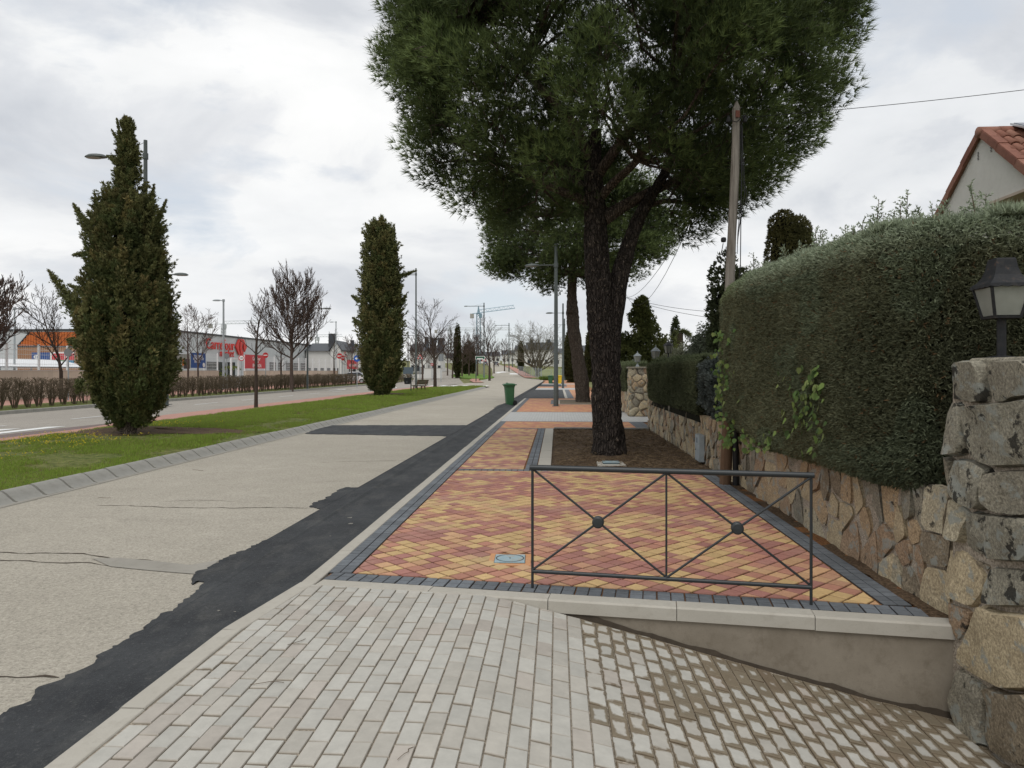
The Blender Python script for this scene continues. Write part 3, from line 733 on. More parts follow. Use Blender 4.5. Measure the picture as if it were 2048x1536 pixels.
reg = planes_of([(-2.005, -1.5), (2.72, -1.5), (2.72, sfront(2.72) - 0.004), (-2.005, sfront(-2.005) - 0.004)])
inside = planes_of([(-2.005, 4.6), (-2.005, -1.5), (2.72, -1.5), (2.72, 4.6)])
ncol = 48
for i in range(ncol):
    x = -2.0 + i * 0.0985
    for j in range(-7, 28):
        y = j * 0.2005 + (0.1 if i % 2 else 0.0) + rp.uniform(-0.006, 0.006)
        gx = 0.003; p = [(x + gx, y + 0.005), (x + 0.0985 - gx, y + 0.005), (x + 0.0985 - gx, y + 0.1955), (x + gx, y + 0.1955)]
        p = clip(p, reg)
        if len(p) < 3 or area(p) < 0.0012: continue
        cx, cy = sum(a[0] for a in p) / len(p), sum(a[1] for a in p) / len(p)
        tone = rp.uniform(0.89, 1.06); wv = rp.random()
        base_ = np.array((0.455, 0.44, 0.395)) if wv < 0.55 else np.array((0.44, 0.415, 0.365)) if wv < 0.88 else np.array((0.425, 0.388, 0.34))
        lim = 0.13 + 0.13 * (5 - cy) * 0.5
        dm = 0.0
        if cx > lim:
            dm = min(0.62, 0.2 + 0.35 * (cx - lim)) * (0.55 + 0.9 * vnoise(cx * 2.2, cy * 2.2, 31))
            if vnoise(cx * 3, cy * 3, 5) > 0.72: dm += 0.35
            dm += 0.5 * max(0, 1 - (sfront(cx) - cy) / 0.22)
        elif cx < -1.82 and vnoise(cy * 4, 2, 8) > 0.6: dm = 0.1
        # how large it shows: nearest bricks inside the frame first
        uu = 1024 + FPX * (CA * cx + SA * cy) / max(0.3, (-SA * cx + CA * cy)) if cy > 0.3 else -9999
        vv_ = HOR + FPX * (EYE - ramp_z(cx)) / max(0.3, (-SA * cx + CA * cy)) if cy > 0.3 else 99999
        vis = 0 < uu < 2060 and vv_ < 1545
        items.append(((0 if vis else 100) + cy, brick_mesh(p, tuple(base_ * tone), dm, rp)))
items.sort(key=lambda a: a[0])
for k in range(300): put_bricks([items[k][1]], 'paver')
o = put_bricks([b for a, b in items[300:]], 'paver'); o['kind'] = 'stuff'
# retaining face under the front kerb
mb = MB(); n = 24; vs = []
for k in range(n + 1):
    t = -0.6 + (2.66 + 0.6) * k / n; y = sfront(t) + 0.022
    vs += [(t, y, -0.09), (t, y + 0.004, ramp_z(t) - 0.06), (t, y + 0.12, -0.09)]
f = []
for k in range(n): f += [(3 * k, 3 * k + 1, 3 * k + 4, 3 * k + 3), (3 * k, 3 * k + 3, 3 * k + 5, 3 * k + 2)]
mb.add(vs, f)
rw = mb.build('retaining_wall', M_render); tag(rw, 'brown cement retaining face under the pavement edge beside the ramp', 'wall')
mb = MB()
r = random.Random(9); n = 70; vs = []
for k in range(n + 1):
    t = -0.3 + 2.95 * k / n; y = sfront(t) + 0.018; z0 = ramp_z(t)
    vs += [(t, y, z0 - 0.03), (t, y, z0 + 0.012 + 0.03 * vnoise(k * 0.25, 1, 12) * r.uniform(0.6, 1.2) * min(1, (t + 0.3) * 1.5))]
mb.add(vs, [(2 * k, 2 * k + 2, 2 * k + 3, 2 * k + 1) for k in range(n)]); mb.build('damp_line', plain('wet_cement', (0.07, 0.055, 0.04), 0.7, 0.3, 0.2, 14), rw)
# ================================================================== stone wall and pillars
def m_stone(name, a, b, lich=0.0, moss=0.0, sc_=1.0):
    m = Mat(name, 0.9, 0.2); n1 = m.noise(5 * sc_, 8, 0.7); n2 = m.noise(55, 4, 0.75); n3 = m.noise(7 * sc_, 6, 0.6, vec=m.vec((1, 1, 1.4), (0.4, 1, 2)))
    n4 = m.noise(6 * sc_, 7, 0.65, vec=m.vec((1.2, 1, 1), (2, 0.3, 1)))
    ga, gb = sum(a) / 3, sum(b) / 3; a = tuple((x * 0.85 + ga * 0.15) * k_ for x, k_ in zip(a, (1.78, 1.84, 1.74))); b = tuple((x * 0.85 + gb * 0.15) * k_ for x, k_ in zip(b, (1.88, 1.95, 1.84)))
    c = m.ramp(n1, [(0.28, a), (0.72, b)])
    c = m.mix(m.ramp(n2, [(0.42, 0.0), (0.62, 0.7)]), c, tuple(x * 0.42 for x in a))
    c = m.mix(m.ramp(n2, [(0.30, 0.35), (0.42, 0.0)]), c, tuple(min(1, x * 1.6) for x in b))
    if lich: c = m.mix(m.ramp(n3, [(0.60 - 0.14 * lich, 0.0), (0.66 - 0.14 * lich, 0.75)]), c, (0.27, 0.285, 0.26))
    if moss: c = m.mix(m.ramp(n4, [(0.64 - 0.14 * moss, 0.0), (0.67 - 0.14 * moss, 0.9)]), c, (0.022, 0.02, 0.017))
    m.base(c); m.bump(m.noise(14, 6, 0.7), 0.7, 0.03); m.bump(n2, 0.5, 0.008); return m.m
MS_gran = [m_stone('grey_granite', (0.115, 0.098, 0.078), (0.20, 0.172, 0.135), 0.2, 0.25), m_stone('lichen_granite', (0.12, 0.104, 0.082), (0.20, 0.176, 0.14), 0.5, 0.6), m_stone('brown_granite', (0.11, 0.082, 0.058), (0.19, 0.145, 0.10), 0.3, 0.2)]
MS_tan = [m_stone('tan_stone', (0.23, 0.17, 0.105), (0.33, 0.255, 0.165), 0.15, 0.0), m_stone('ochre_stone', (0.22, 0.145, 0.085), (0.31, 0.215, 0.13), 0.3, 0.1), m_stone('buff_stone', (0.20, 0.16, 0.11), (0.30, 0.25, 0.18), 0.4, 0.15), m_stone('rust_stone', (0.17, 0.105, 0.065), (0.25, 0.165, 0.105), 0.5, 0.2)]
M_mortar = m_soil('wall_mortar', (0.24, 0.20, 0.155), (0.33, 0.285, 0.23), 5)
def chaikin(p, it=1):
    for _ in range(it):
        q = []
        for i in range(len(p)):
            a, b = p[i], p[(i + 1) % len(p)]
            q += [(a[0] * 0.86 + b[0] * 0.14, a[1] * 0.86 + b[1] * 0.14), (a[0] * 0.14 + b[0] * 0.86, a[1] * 0.14 + b[1] * 0.86)]
        p = q
    return p
def stone(poly, to3, bulge, depth, mat, parent, r, name='stone', it=1, flat=0.62):
    """a rough stone: outline in a plane, pushed out towards the viewer of that plane; to3(a, b, out)"""
    ar = sum(poly[i][0] * poly[(i + 1) % len(poly)][1] - poly[(i + 1) % len(poly)][0] * poly[i][1] for i in range(len(poly)))
    if ar < 0: poly = poly[::-1]
    p = chaikin(poly, it); n = len(p); cx = sum(a[0] for a in p) / n; cy = sum(a[1] for a in p) / n
    tx, ty = r.uniform(-0.25, 0.25), r.uniform(-0.25, 0.25); V = []; sd = r.random() * 100
    for k, o in ((1.0, -depth), (1.0, 0.0), (0.93, 0.6), (flat + 0.14, 0.92), (flat - 0.22, 1.0)):
        for i, a in enumerate(p):
            x, y = cx + (a[0] - cx) * k, cy + (a[1] - cy) * k
            off = o * bulge if o > 0 else o
            if o > 0.5: off += (vnoise(x * 9 + sd, y * 9, 2) - 0.5) * bulge * 0.75 + (tx * (x - cx) + ty * (y - cy)) * min(1, 0.3 / max(0.05, abs(a[0] - cx))) * 0.6
            V.append(to3(x, y, off))
    V.append(to3(cx, cy, bulge * 1.02)); Fc = []
    for l in range(4):
        for i in range(n):
            j = (i + 1) % n; Fc.append((l * n + i, l * n + j, (l + 1) * n + j, (l + 1) * n + i))
    for i in range(n): Fc.append((4 * n + i, 4 * n + (i + 1) % n, 5 * n))
    m = MB(); m.add(V, Fc); o = m.build(name, mat, parent); return autosmooth(o, 50)
def voronoi(seeds, box, gap, ax=1.0):
    out = []
    for i, a in enumerate(seeds):
        pl = [(-1, 0, -box[0]), (1, 0, box[1]), (0, -1, -box[2]), (0, 1, box[3])]
        for j, b in enumerate(seeds):
            if i == j or abs(a[0] - b[0]) > 1.3 or abs(a[1] - b[1]) > 1.3: continue
            dx, dy = (b[0] - a[0]), (b[1] - a[1]) * ax; d = math.hypot(dx, dy)
            if d < 1e-4: continue
            c = (dx * (a[0] + b[0]) + (b[1] - a[1]) * ax * ax * (a[1] + b[1]) ) / 2
            A_, B_ = dx, (b[1] - a[1]) * ax * ax; L_ = math.hypot(A_, B_); pl.append((A_ / L_, B_ / L_, c / L_ - gap))
        p = clip([(box[0], box[2]), (box[1], box[2]), (box[1], box[3]), (box[0], box[3])], pl)
        if len(p) >= 3 and area(p) > 0.002: out.append(p)
    return out
TW = 2.66
def wall3(a, b, off): return (TW - off, a, b)
wall = thing('stone_wall', 'long low rubble stone wall under the hedges, along the pavement', 'wall', (0, 0, 0))
m = MB(); m.box((TW + 0.142, 12.75, 0.35), (0.3, 15.5, 0.9)); m.build('mortar_core', M_mortar, wall)
seeds8 = [(130, 150), (210, 140), (275, 120), (340, 110), (430, 60), (430, 160), (265, 320), (390, 360), (470, 350), (560, 430), (620, 300), (680, 540), (760, 540), (760, 370), (850, 220), (880, 500), (920, 300), (1020, 330), (850, 670), (1000, 500), (1000, 700), (1110, 390), (1110, 560), (1230, 440), (1300, 330), (1390, 520), (1265, 640), (1160, 780), (1350, 950), (1500, 520), (1450, 830), (1600, 690), (1680, 550), (1760, 560), (1840, 580), (1640, 940), (1670, 1150), (1555, 1140), (1850, 880), (1705, 700), (1750, 1010), (1870, 1210), (1500, 1070), (540, 120), (640, 110), (720, 200), (560, 260)]
seeds = []
for x, y in seeds8:
    s_, z_ = onwall(1440 + x / 4.518, 900 + y / 4.518, TW - 0.05); seeds.append((s_, z_))
smax = max(p[0] for p in seeds); r = random.Random(17)
tries = 0
while tries < 9000 and len(seeds) < 250:
    tries += 1; q = (r.uniform(4.9, 20.3), r.uniform(0.0, 0.82))
    if q[0] < smax - 0.6: continue
    dmin = 0.17 + 0.11 * r.random()
    if all(math.hypot(q[0] - p[0], (q[1] - p[1]) * 0.8) > dmin for p in seeds): seeds.append(q)
rs = random.Random(5)
for p in voronoi(seeds, (4.95, 20.35, -0.06, 0.84), 0.006, 0.85):
    mt = rs.choice(MS_tan + MS_tan[:1] + MS_gran[:1] + MS_gran[2:])
    stone(p, wall3, rs.uniform(0.016, 0.036), 0.08, mt, wall, rs, flat=0.84)
# the big gate pillar at the right edge: stones traced one by one
pil = thing('gate_pillar', 'massive rounded granite pillar carrying the black lantern, at the right edge', 'pillar', (0, 0, 0))
TP = 2.58
p6 = lambda L: [(1850 + x / 3.657, 700 + y / 3.657) for x, y in L]
p7 = lambda L: [(1850 + x / 3.525, 1100 + y / 3.525) for x, y in L]
traced = [
    (p6([(245, 78), (480, 70), (500, 380), (400, 392), (190, 360), (215, 240)]), 1, 0.10),
    (p6([(490, 72), (900, 60), (900, 330), (720, 350), (620, 385), (510, 385)]), 0, 0.11),
    (p6([(150, 365), (290, 375), (320, 540), (350, 690), (330, 765), (240, 785), (130, 745), (80, 640), (78, 540), (120, 430)]), 1, 0.12),
    (p6([(310, 410), (470, 385), (640, 380), (900, 330), (900, 850), (700, 860), (560, 865), (450, 835), (380, 790), (350, 650)]), 1, 0.14),
    (p6([(60, 735), (115, 745), (90, 830), (95, 985), (55, 975), (38, 880)]), 2, 0.08),
    (p6([(120, 770), (245, 795), (225, 900), (235, 1060), (150, 1035), (95, 980), (88, 850)]), 0, 0.11),
    (p6([(255, 790), (380, 800), (520, 870), (500, 1000), (500, 1150), (440, 1180), (330, 1140), (235, 1060), (230, 900)]), 1, 0.13),
    (p6([(525, 900), (620, 880), (900, 870), (900, 1200), (720, 1225), (560, 1200), (505, 1120), (500, 990)]), 0, 0.12),
    (p6([(90, 1020), (190, 1050), (180, 1200), (170, 1370), (90, 1360), (30, 1300), (25, 1180), (45, 1070)]), 2, 0.10),
    (p6([(200, 1075), (290, 1120), (360, 1190), (330, 1280), (305, 1420), (240, 1400), (180, 1370), (185, 1180)]), 5, 0.09),
    (p6([(380, 1170), (470, 1195), (900, 1240), (900, 1560), (560, 1545), (420, 1500), (320, 1430), (315, 1300)]), 1, 0.12),
    (p7([(100, -15), (300, 0), (370, 60), (455, 180), (450, 310), (370, 420), (180, 340), (95, 240), (95, 120)]), 3, 0.07),
    (p7([(0, 165), (60, 215), (140, 340), (180, 495), (110, 470), (0, 400)]), 5, 0.05),
    (p7([(150, 350), (350, 425), (330, 520), (260, 640), (225, 640), (185, 500)]), 6, 0.05),
    (p7([(480, 115), (700, 130), (900, 140), (900, 410), (700, 400), (540, 400), (455, 380), (455, 230)]), 1, 0.10),
    (p7([(370, 70), (480, 110), (450, 150), (400, 110)]), 2, 0.03),
    (p7([(440, 370), (540, 430), (900, 460), (900, 1000), (620, 1000), (450, 915), (330, 880), (245, 800), (255, 690), (370, 500)]), 3, 0.12),
    (p7([(245, 815), (330, 880), (460, 950), (450, 1100), (440, 1300), (460, 1400), (330, 1330), (245, 1180), (220, 1080)]), 0, 0.09),
    (p7([(470, 950), (620, 1005), (900, 1010), (900, 1560), (640, 1520), (500, 1420), (440, 1330), (455, 1100)]), 2, 0.13),
]
def pil3(a, b, off):
    d = a - 4.72          # rounded far corner
    return (TP - off + (0.0 if d < 0 else 0.9 * d * d * 2), a, b)
MSX = MS_gran + MS_tan
for px_, mi, bl in traced:
    poly = [onwall(u, v, TP) for u, v in px_]
    cx = sum(p[0] for p in poly) / len(poly); cy = sum(p[1] for p in poly) / len(poly)
    poly = [(cx + (p[0] - cx) * 0.995, cy + (p[1] - cy) * 0.995) for p in poly]
    stone(poly, pil3, bl * 0.55, 0.1, MSX[mi], pil, rs, flat=0.78)
m = MB(); m.box((3.02, 4.28, 0.45), (0.886, 1.06, 2.38)); m.build('mortar_core', M_mortar, pil)
m = MB(); m.prism([(2.56, 3.68), (3.45, 3.68), (3.45, 4.62), (3.3, 4.78), (2.7, 4.78), (2.56, 4.6)], 1.64, 1.73, None, 0.015); m.build('coping', MS_gran[0], pil)
sd = []; rq = random.Random(31)
for _ in range(900):
    q = (rq.uniform(2.58, 3.46), rq.uniform(-0.7, 1.64))
    if all(math.hypot(q[0] - p[0], (q[1] - p[1]) * 1.3) > 0.3 for p in sd): sd.append(q)
for p in voronoi(sd, (2.58, 3.46, -0.72, 1.64), 0.008): stone(p, lambda a, b, off: (a, 3.76 - off, b), rq.uniform(0.03, 0.06), 0.06, rq.choice(MSX[:4]), pil, rq, flat=0.78)
# farther gate pillars
def far_pillar(x0, x1, y0, y1, h, label, seed):
    t = thing('gate_pillar', label, 'pillar', ((x0 + x1) / 2, (y0 + y1) / 2, 0)); cx, cy = (x0 + x1) / 2, (y0 + y1) / 2
    m = MB(); m.box((0, 0, h / 2 - 0.03), (x1 - x0 - 0.08, y1 - y0 - 0.08, h)); m.build('mortar_core', M_mortar, t)
    rr_ = random.Random(seed)
    for face in ('front', 'road'):
        wd = (x1 - x0) if face == 'front' else (y1 - y0); sd = []
        for _ in range(500):
            q = (rr_.uniform(-wd / 2, wd / 2), rr_.uniform(0, h))
            if all(math.hypot(q[0] - p[0], q[1] - p[1]) > 0.22 for p in sd): sd.append(q)
        f3 = (lambda a, b, off: (a, -(y1 - y0) / 2 + 0.03 - off, b)) if face == 'front' else (lambda a, b, off: (-(x1 - x0) / 2 + 0.03 - off, -a, b))
        for p in voronoi(sd, (-wd / 2, wd / 2, 0, h), 0.012): stone(p, f3, rr_.uniform(0.02, 0.05), 0.05, rr_.choice(MS_tan + MS_gran[:1]), t, rr_)
    m = MB(); m.box((0, 0, h + 0.02), (x1 - x0 + 0.06, y1 - y0 + 0.06, 0.06)); m.build('coping', MS_gran[0], t); return t
far_pillar(2.62, 3.12, 20.4, 20.95, 1.78, 'slim near stone pillar of the gateway past the tree pit', 3)
far_pillar(2.6, 3.3, 26.0, 26.7, 1.76, 'broad stone pillar across the gateway, under a pale lantern', 4)
# gate between them
gt = thing('garden_gate', 'dark metal gate leaf set back between the stone pillars', 'gate', (3.32, 23.4, 0))
m = MB(); m.box((0.02, 0, 0.9), (0.03, 5.0, 1.5)); m.build('gate_panel', plain('black_gate', (0.02, 0.021, 0.02), 0.6), gt)
mf_ = plain('gate_frame', (0.03, 0.03, 0.03), 0.5)
for y_ in (-2.45, -1.2, 0, 1.2, 2.45): m = MB(); m.box((-0.02, y_, 0.9), (0.05, 0.06, 1.66)); m.build('gate_post', mf_, gt)
# wall beyond the gate
w2 = thing('stone_wall', 'farther stretch of stone wall past the gateway', 'wall', (0, 0, 0))
m = MB(); m.box((2.83, 33.5, 0.4), (0.3, 13.4, 0.9)); m.build('mortar_core', M_mortar, w2)
sd = []
for _ in range(4000):
    q = (r.uniform(26.8, 40), r.uniform(0, 0.85))
    if all(math.hypot(q[0] - p[0], q[1] - p[1]) > 0.3 for p in sd): sd.append(q)
for p in voronoi(sd, (26.8, 40, -0.03, 0.86), 0.014): stone(p, lambda a, b, off: (2.70 - off, a, b), 0.04, 0.06, rs.choice(MS_tan), w2, rs)
# ================================================================== railing
M_iron = plain('dark_grey_paint', (0.022, 0.026, 0.028), 0.42, 0.5, 0.1, 20)
RL, RR = (-0.19, 5.41), (1.785, 5.13)
th = math.atan2(RR[1] - RL[1], RR[0] - RL[0]); Ln = math.hypot(RR[0] - RL[0], RR[1] - RL[1])
rail = thing('railing', 'dark grey metal railing with two crossed panels and round bosses', 'railing', (RL[0], RL[1], 0), th)
def bar(name, a, b, rad, n=8, sq=None, mat=M_iron, parent=rail):
    m = MB()
    m.tube([a, b], rad, n); o = m.build(name, mat, parent); return autosmooth(o, 50) if n > 5 else o
zt, zb = 0.915, 0.125
bar('top_rail', (-0.02, 0, zt), (Ln + 0.02, 0, zt), 0.021, 14)
bar('bottom_rail', (0, 0, zb), (Ln, 0, zb), 0.0155, 12)
for x in (0, Ln): bar('post', (x, 0, -0.02), (x, 0, zt), 0.0105, 8)
bar('mid_post', (Ln / 2, 0, zb), (Ln / 2, 0, zt), 0.0075, 8)
for k in (0, 1):
    x0, x1 = k * Ln / 2, (k + 1) * Ln / 2; cx, cz = (x0 + x1) / 2, (zt + zb) / 2
    bar('diagonal_bar', (x0, 0.006, zt - 0.012), (x1, 0.006, zb + 0.01), 0.0085, 8); bar('diagonal_bar', (x0, -0.006, zb + 0.01), (x1, -0.006, zt - 0.012), 0.0085, 8)
    m = MB(); m.lathe([(0.0, -0.034), (0.034, -0.032), (0.043, -0.024), (0.0445, -0.012), (0.037, -0.008), (0.037, 0.008), (0.0445, 0.012), (0.043, 0.024), (0.034, 0.032), (0.0, 0.034)], 24)
    o = m.move(Matrix.Translation((cx, 0, cz)) @ Matrix.Rotation(math.pi / 2, 4, 'X')).build('boss', M_iron, rail); autosmooth(o, 35)
# ================================================================== small things on the pavement
M_bluelid = Mat('worn_blue_lid', 0.6, 0.4)
M_bluelid.base(M_bluelid.ramp(M_bluelid.noise(16, 7, 0.7), [(0.35, (0.26, 0.37, 0.42)), (0.52, (0.31, 0.41, 0.44)), (0.64, (0.34, 0.34, 0.30))])); M_bluelid.bump(M_bluelid.noise(160, 2), 0.4, 0.004); M_bluelid = M_bluelid.m
def cover(c, sz, rz, label, z=0.0, collar=0.0):
    t = thing('water_meter_cover', label, 'utility cover', (c[0], c[1], z), rz)
    if collar: m = MB(); m.prism([(-sz / 2 - collar, -sz / 2 - collar), (sz / 2 + collar, -sz / 2 - collar), (sz / 2 + collar * 0.8, sz / 2 + collar), (-sz / 2 - collar, sz / 2 + collar)], -0.05, 0.0, None, 0.01); m.build('concrete_collar', M_kerb, t)
    m = MB(); m.box((0, 0, 0.004), (sz, sz, 0.03)); m.build('frame', plain('lid_frame', (0.06, 0.09, 0.10), 0.6), t)
    q = sz * 0.485; m = MB(); m.prism([(-q, -q), (q, -q), (q, q), (-q, q)], 0.0, 0.024, None, 0.003); lid = m.build('lid', M_bluelid, t)
    m = MB(); n = 40; R0, R1 = sz * 0.425, sz * 0.455
    v = [(R * math.cos(6.2832 * k / n), R * math.sin(6.2832 * k / n), 0.0262) for R in (R0, R1) for k in range(n)]
    m.add(v, [(k, (k + 1) % n, n + (k + 1) % n, n + k) for k in range(n)]); m.build('ring_groove', plain('groove', (0.02, 0.025, 0.03)), lid)
    m = MB(); m.lathe([(0.008, 0.02), (0.008, 0.0268)], 10); m.build('key_hole', plain('hole', (0.01, 0.01, 0.01)), lid)
    return t
cover(CV, 0.27, 0.03, 'worn blue square meter lid let into the orange tiles', -0.016)
m = MB(); q = 0.185; m.prism([(CV[0] - q, CV[1] - q), (CV[0] + q, CV[1] - q), (CV[0] + q, CV[1] + q), (CV[0] - q, CV[1] + q)], -0.03, -0.001, (0.56, 0.27, 0.12), 0.003); m.build('cut_tile', M_tile, pave)
cover(g(1222, 926), 0.3, 0.0, 'pale blue meter lid in a concrete collar at the foot of the near pine', 0.0, 0.1)
# grey metal hatch on the wall
h0 = onwall(1402, 905, TW - 0.06)
hb = thing('meter_cabinet', 'grey metal meter cabinet door fixed to the stone wall', 'cabinet', (TW - 0.08, h0[0], 0.02))
m = MB(); m.box((0, 0, 0.24), (0.09, 0.36, 0.48)); m.build('case', plain('dull_zinc', (0.25, 0.28, 0.29), 0.5, 0.5, 0.15, 9), hb)
m = MB(); m.box((-0.05, 0, 0.24), (0.012, 0.33, 0.45)); d_ = m.build('door', plain('galvanised_door', (0.33, 0.37, 0.385), 0.45, 0.5, 0.18, 7), hb)
m = MB(); m.box((-0.06, -0.02, 0.38), (0.006, 0.1, 0.09)); m.build('label_plate', plain('label_plate', (0.18, 0.21, 0.23), 0.5), d_)
m = MB(); m.lathe([(0.012, 0), (0.012, 0.01)], 10); m.move(Matrix.Translation((-0.056, 0.1, 0.2)) @ Matrix.Rotation(-math.pi / 2, 4, 'Y')).build('lock', M_iron, d_)
n = 9000; X = rng.uniform(-0.05, 2.6, n); Y = rng.uniform(12.0, 20.35, n); k_ = npnoise(X * 2, Y * 2, 91) > rng.random(n) * 0.8; X, Y = X[k_], Y[k_]; n = len(X)
v1 = blades(np.stack((X, Y, np.full(n, 0.0) + 0.09 * np.exp(-((X - 1.0) ** 2 + (Y - 13.75) ** 2) / 0.3)), 1), unit(rdir(n) * np.array((1, 1, 0.12))), 0.11, 0.008, 2, 0.3, np.array((0.16, 0.115, 0.07)), 0.5)
o = obj_np('needle_litter', mesh_np(*v1[:2], v1[2]), foliage_mat('dry_needles', 0.1, 0.0)); tag(o, 'dry brown needle litter strewn over the tree pit soil', 'litter', None, 'stuff')
# scattered twigs, needles and debris on the ramp and road
M_twig = plain('dry_twig', (0.10, 0.07, 0.045), 0.9, 0.1, 0.3, 30)
rt = random.Random(12)
def twig(u, v, L, ang, z=None, rad=0.0016, label=None):
    t_, s_ = g(u, v, -0.05 if z is None else z); zz_ = z if z is not None else -0.04
    pts = []
    a = ang
    for k in range(6):
        pts.append((t_ + math.cos(a) * L * k / 5, s_ + math.sin(a) * L * k / 5, zz_ + rad + 0.003 * math.sin(k))); a += rt.uniform(-0.12, 0.22)
    m = MB(); m.tube(pts, rad, 4); o = m.build('twig', M_twig); tag(o, label, 'twig'); return o
for i, (u, v, L, a, z, lab) in enumerate([(500, 1370, 0.17, 0.2, 0.006, 'long curved dry needle lying on the pale pavers, left of centre'), (575, 1290, 0.13, 0.6, 0.006, 'thin curved dry needle on the pale pavers near the charcoal border'),
        (795, 1520, 0.12, 1.2, 0.006, 'short dry needle on the pavers at the bottom edge'), (1165, 1400, 0.12, 1.0, -0.14, 'curled dry needle beside the damp joint line'),
        (1130, 1470, 0.1, 2.4, -0.1, 'bent dry needle on the dry side of the damp joint line'), (385, 940, 0.22, -0.15, -0.046, 'small dark stick on the pale road near the kerb stones'), (196, 996, 0.16, 0.05, -0.046, 'short dark stick on the pale road by the verge'),
        (1350, 1390, 0.1, 1.1, -0.25, 'dry needle lying on the damp pavers'), (808, 1560, 0.1, 1.2, 0.006, None)]):
    if lab: twig(u, v, L, a, z, 0.0022 if i in (5, 6) else 0.0016, lab)
# ================================================================== lanterns
M_lampblk = Mat('rusty_black_iron', 0.6, 0.4); M_lampblk.base(M_lampblk.ramp(M_lampblk.noise(22, 7, 0.7), [(0.45, (0.006, 0.007, 0.009)), (0.6, (0.018, 0.017, 0.017)), (0.72, (0.10, 0.055, 0.033))])); M_lampblk = M_lampblk.m
M_lampgrey = plain('grey_lantern_metal', (0.17, 0.19, 0.20), 0.5, 0.5)
mg = Mat('frosted_glass', 0.35, 0.5); mg.base(mg.ramp(mg.noise(9, 5), [(0.3, (0.19, 0.195, 0.17)), (0.7, (0.25, 0.255, 0.225))])); M_frost = mg.m
def frustum(mb, r0, z0, r1, z1, n=4, rot=math.pi / 4):
    v = [(r * math.cos(rot + 2 * math.pi * k / n), r * math.sin(rot + 2 * math.pi * k / n), z) for r, z in ((r0, z0), (r1, z1)) for k in range(n)]
    mb.add(v, [tuple(range(n - 1, -1, -1)), tuple(n + k for k in range(n))] + [(k, (k + 1) % n, n + (k + 1) % n, n + k) for k in range(n)]); return mb
def lantern(loc, rz, label, mat, big):
    """square tapered lantern on a short post: foot, post, four panes in a frame, flared hood"""
    t = thing('wall_lantern', label, 'lantern', loc, rz); n = 4 if big else 6; k = 1.0 if big else 0.78
    m = MB(); m.lathe([(0.085 * k, 0), (0.085 * k, 0.012), (0.035 * k, 0.02)] if big else [(0.08, 0), (0.06, 0.04), (0.02, 0.1)], 16); m.build('foot', mat, t)
    hp = 0.26 if big else 0.17
    m = MB(); m.tube([(0, 0, 0), (0, 0, hp)], 0.027 if big else 0.02, 14); autosmooth(m.build('post', mat, t))
    m = MB(); frustum(m, 0.118 * k, hp, 0.122 * k, hp + 0.015, n); m.build('bottom_plate', mat, t)
    z0, z1 = hp + 0.016, hp + (0.215 if big else 0.22); r0, r1 = 0.108 * k, (0.165 if big else 0.135)
    for q in range(n):
        a0, a1 = math.pi / 4 + 2 * math.pi * q / n, math.pi / 4 + 2 * math.pi * (q + 1) / n
        c = lambda a, r_, z: Vector((r_ * math.cos(a), r_ * math.sin(a), z))
        P4 = [c(a0, r0, z0), c(a1, r0, z0), c(a1, r1, z1), c(a0, r1, z1)]; mid = sum(P4, Vector()) / 4
        nrm = (P4[1] - P4[0]).cross(P4[3] - P4[0]).normalized() * 0.004
        P4 = [p + (mid - p) * 0.03 for p in P4]
        m = MB(); m.add(P4 + [p - nrm for p in P4], [(0, 1, 2, 3), (7, 6, 5, 4), (0, 4, 5, 1), (1, 5, 6, 2), (2, 6, 7, 3), (3, 7, 4, 0)]); m.build('pane', M_frost, t)
        m = MB(); m.tube([c(a0, r0 * 1.01, z0 - 0.004), c(a0, r1 * 1.01, z1)], 0.0105 * k, 5); m.build('corner_bar', mat, t)
    # flared hood with scalloped rim
    m = MB(); prof = [(r1 * 1.13, z1 - 0.012), (r1 * 1.10, z1 + 0.006), (r1 * 0.86, z1 + 0.03), (r1 * 0.68, z1 + 0.065), (r1 * 0.57, z1 + 0.11), (r1 * 0.50, z1 + 0.165), (r1 * 0.47, z1 + 0.175)] if big else [(r1 * 1.15, z1), (r1 * 0.7, z1 + 0.06), (r1 * 0.35, z1 + 0.09), (0.02, z1 + 0.12), (0.008, z1 + 0.18)]
    sub = 8; v = []
    for j, (r_, z_) in enumerate(prof):
        for q in range(n):
            a0, a1 = math.pi / 4 + 2 * math.pi * q / n, math.pi / 4 + 2 * math.pi * (q + 1) / n
            for e in range(sub):
                f = e / sub; x = r_ * (math.cos(a0) * (1 - f) + math.cos(a1) * f); y = r_ * (math.sin(a0) * (1 - f) + math.sin(a1) * f)
                v.append((x, y, z_ - (0.007 * (e % 2) if j == 0 else 0)))
    nn = n * sub
    m.add(v, [(j * nn + i, j * nn + (i + 1) % nn, (j + 1) * nn + (i + 1) % nn, (j + 1) * nn + i) for j in range(len(prof) - 1) for i in range(nn)] + [tuple(nn * (len(prof) - 1) + i for i in range(nn)), tuple(range(nn - 1, -1, -1))])
    m.build('hood', mat, t); return t
LP = at(2003, 4.62, 712)
lantern((LP.x, LP.y, 1.73), math.radians(-4), 'large black lantern with frosted panes on the granite pillar', M_lampblk, True)
lantern((2.93, 26.3, 1.81), 0.2, 'pale grey lantern on the broad far gate pillar, leftmost of three', M_lampgrey, False)
lantern((2.82, 20.65, 1.83), 0.5, 'middle grey lantern of three, on the slim gate pillar', M_lampgrey, False)
pp = thing('gate_pillar', 'stone pillar hidden behind the clipped hedge, its lantern showing above', 'pillar', (3.08, 20.0, 0)); m = MB(); m.prism([(-0.2, -0.2), (0.2, -0.2), (0.2, 0.2), (-0.2, 0.2)], -0.1, 1.93, None, 0.02); m.build('shaft', MS_tan[2], pp)
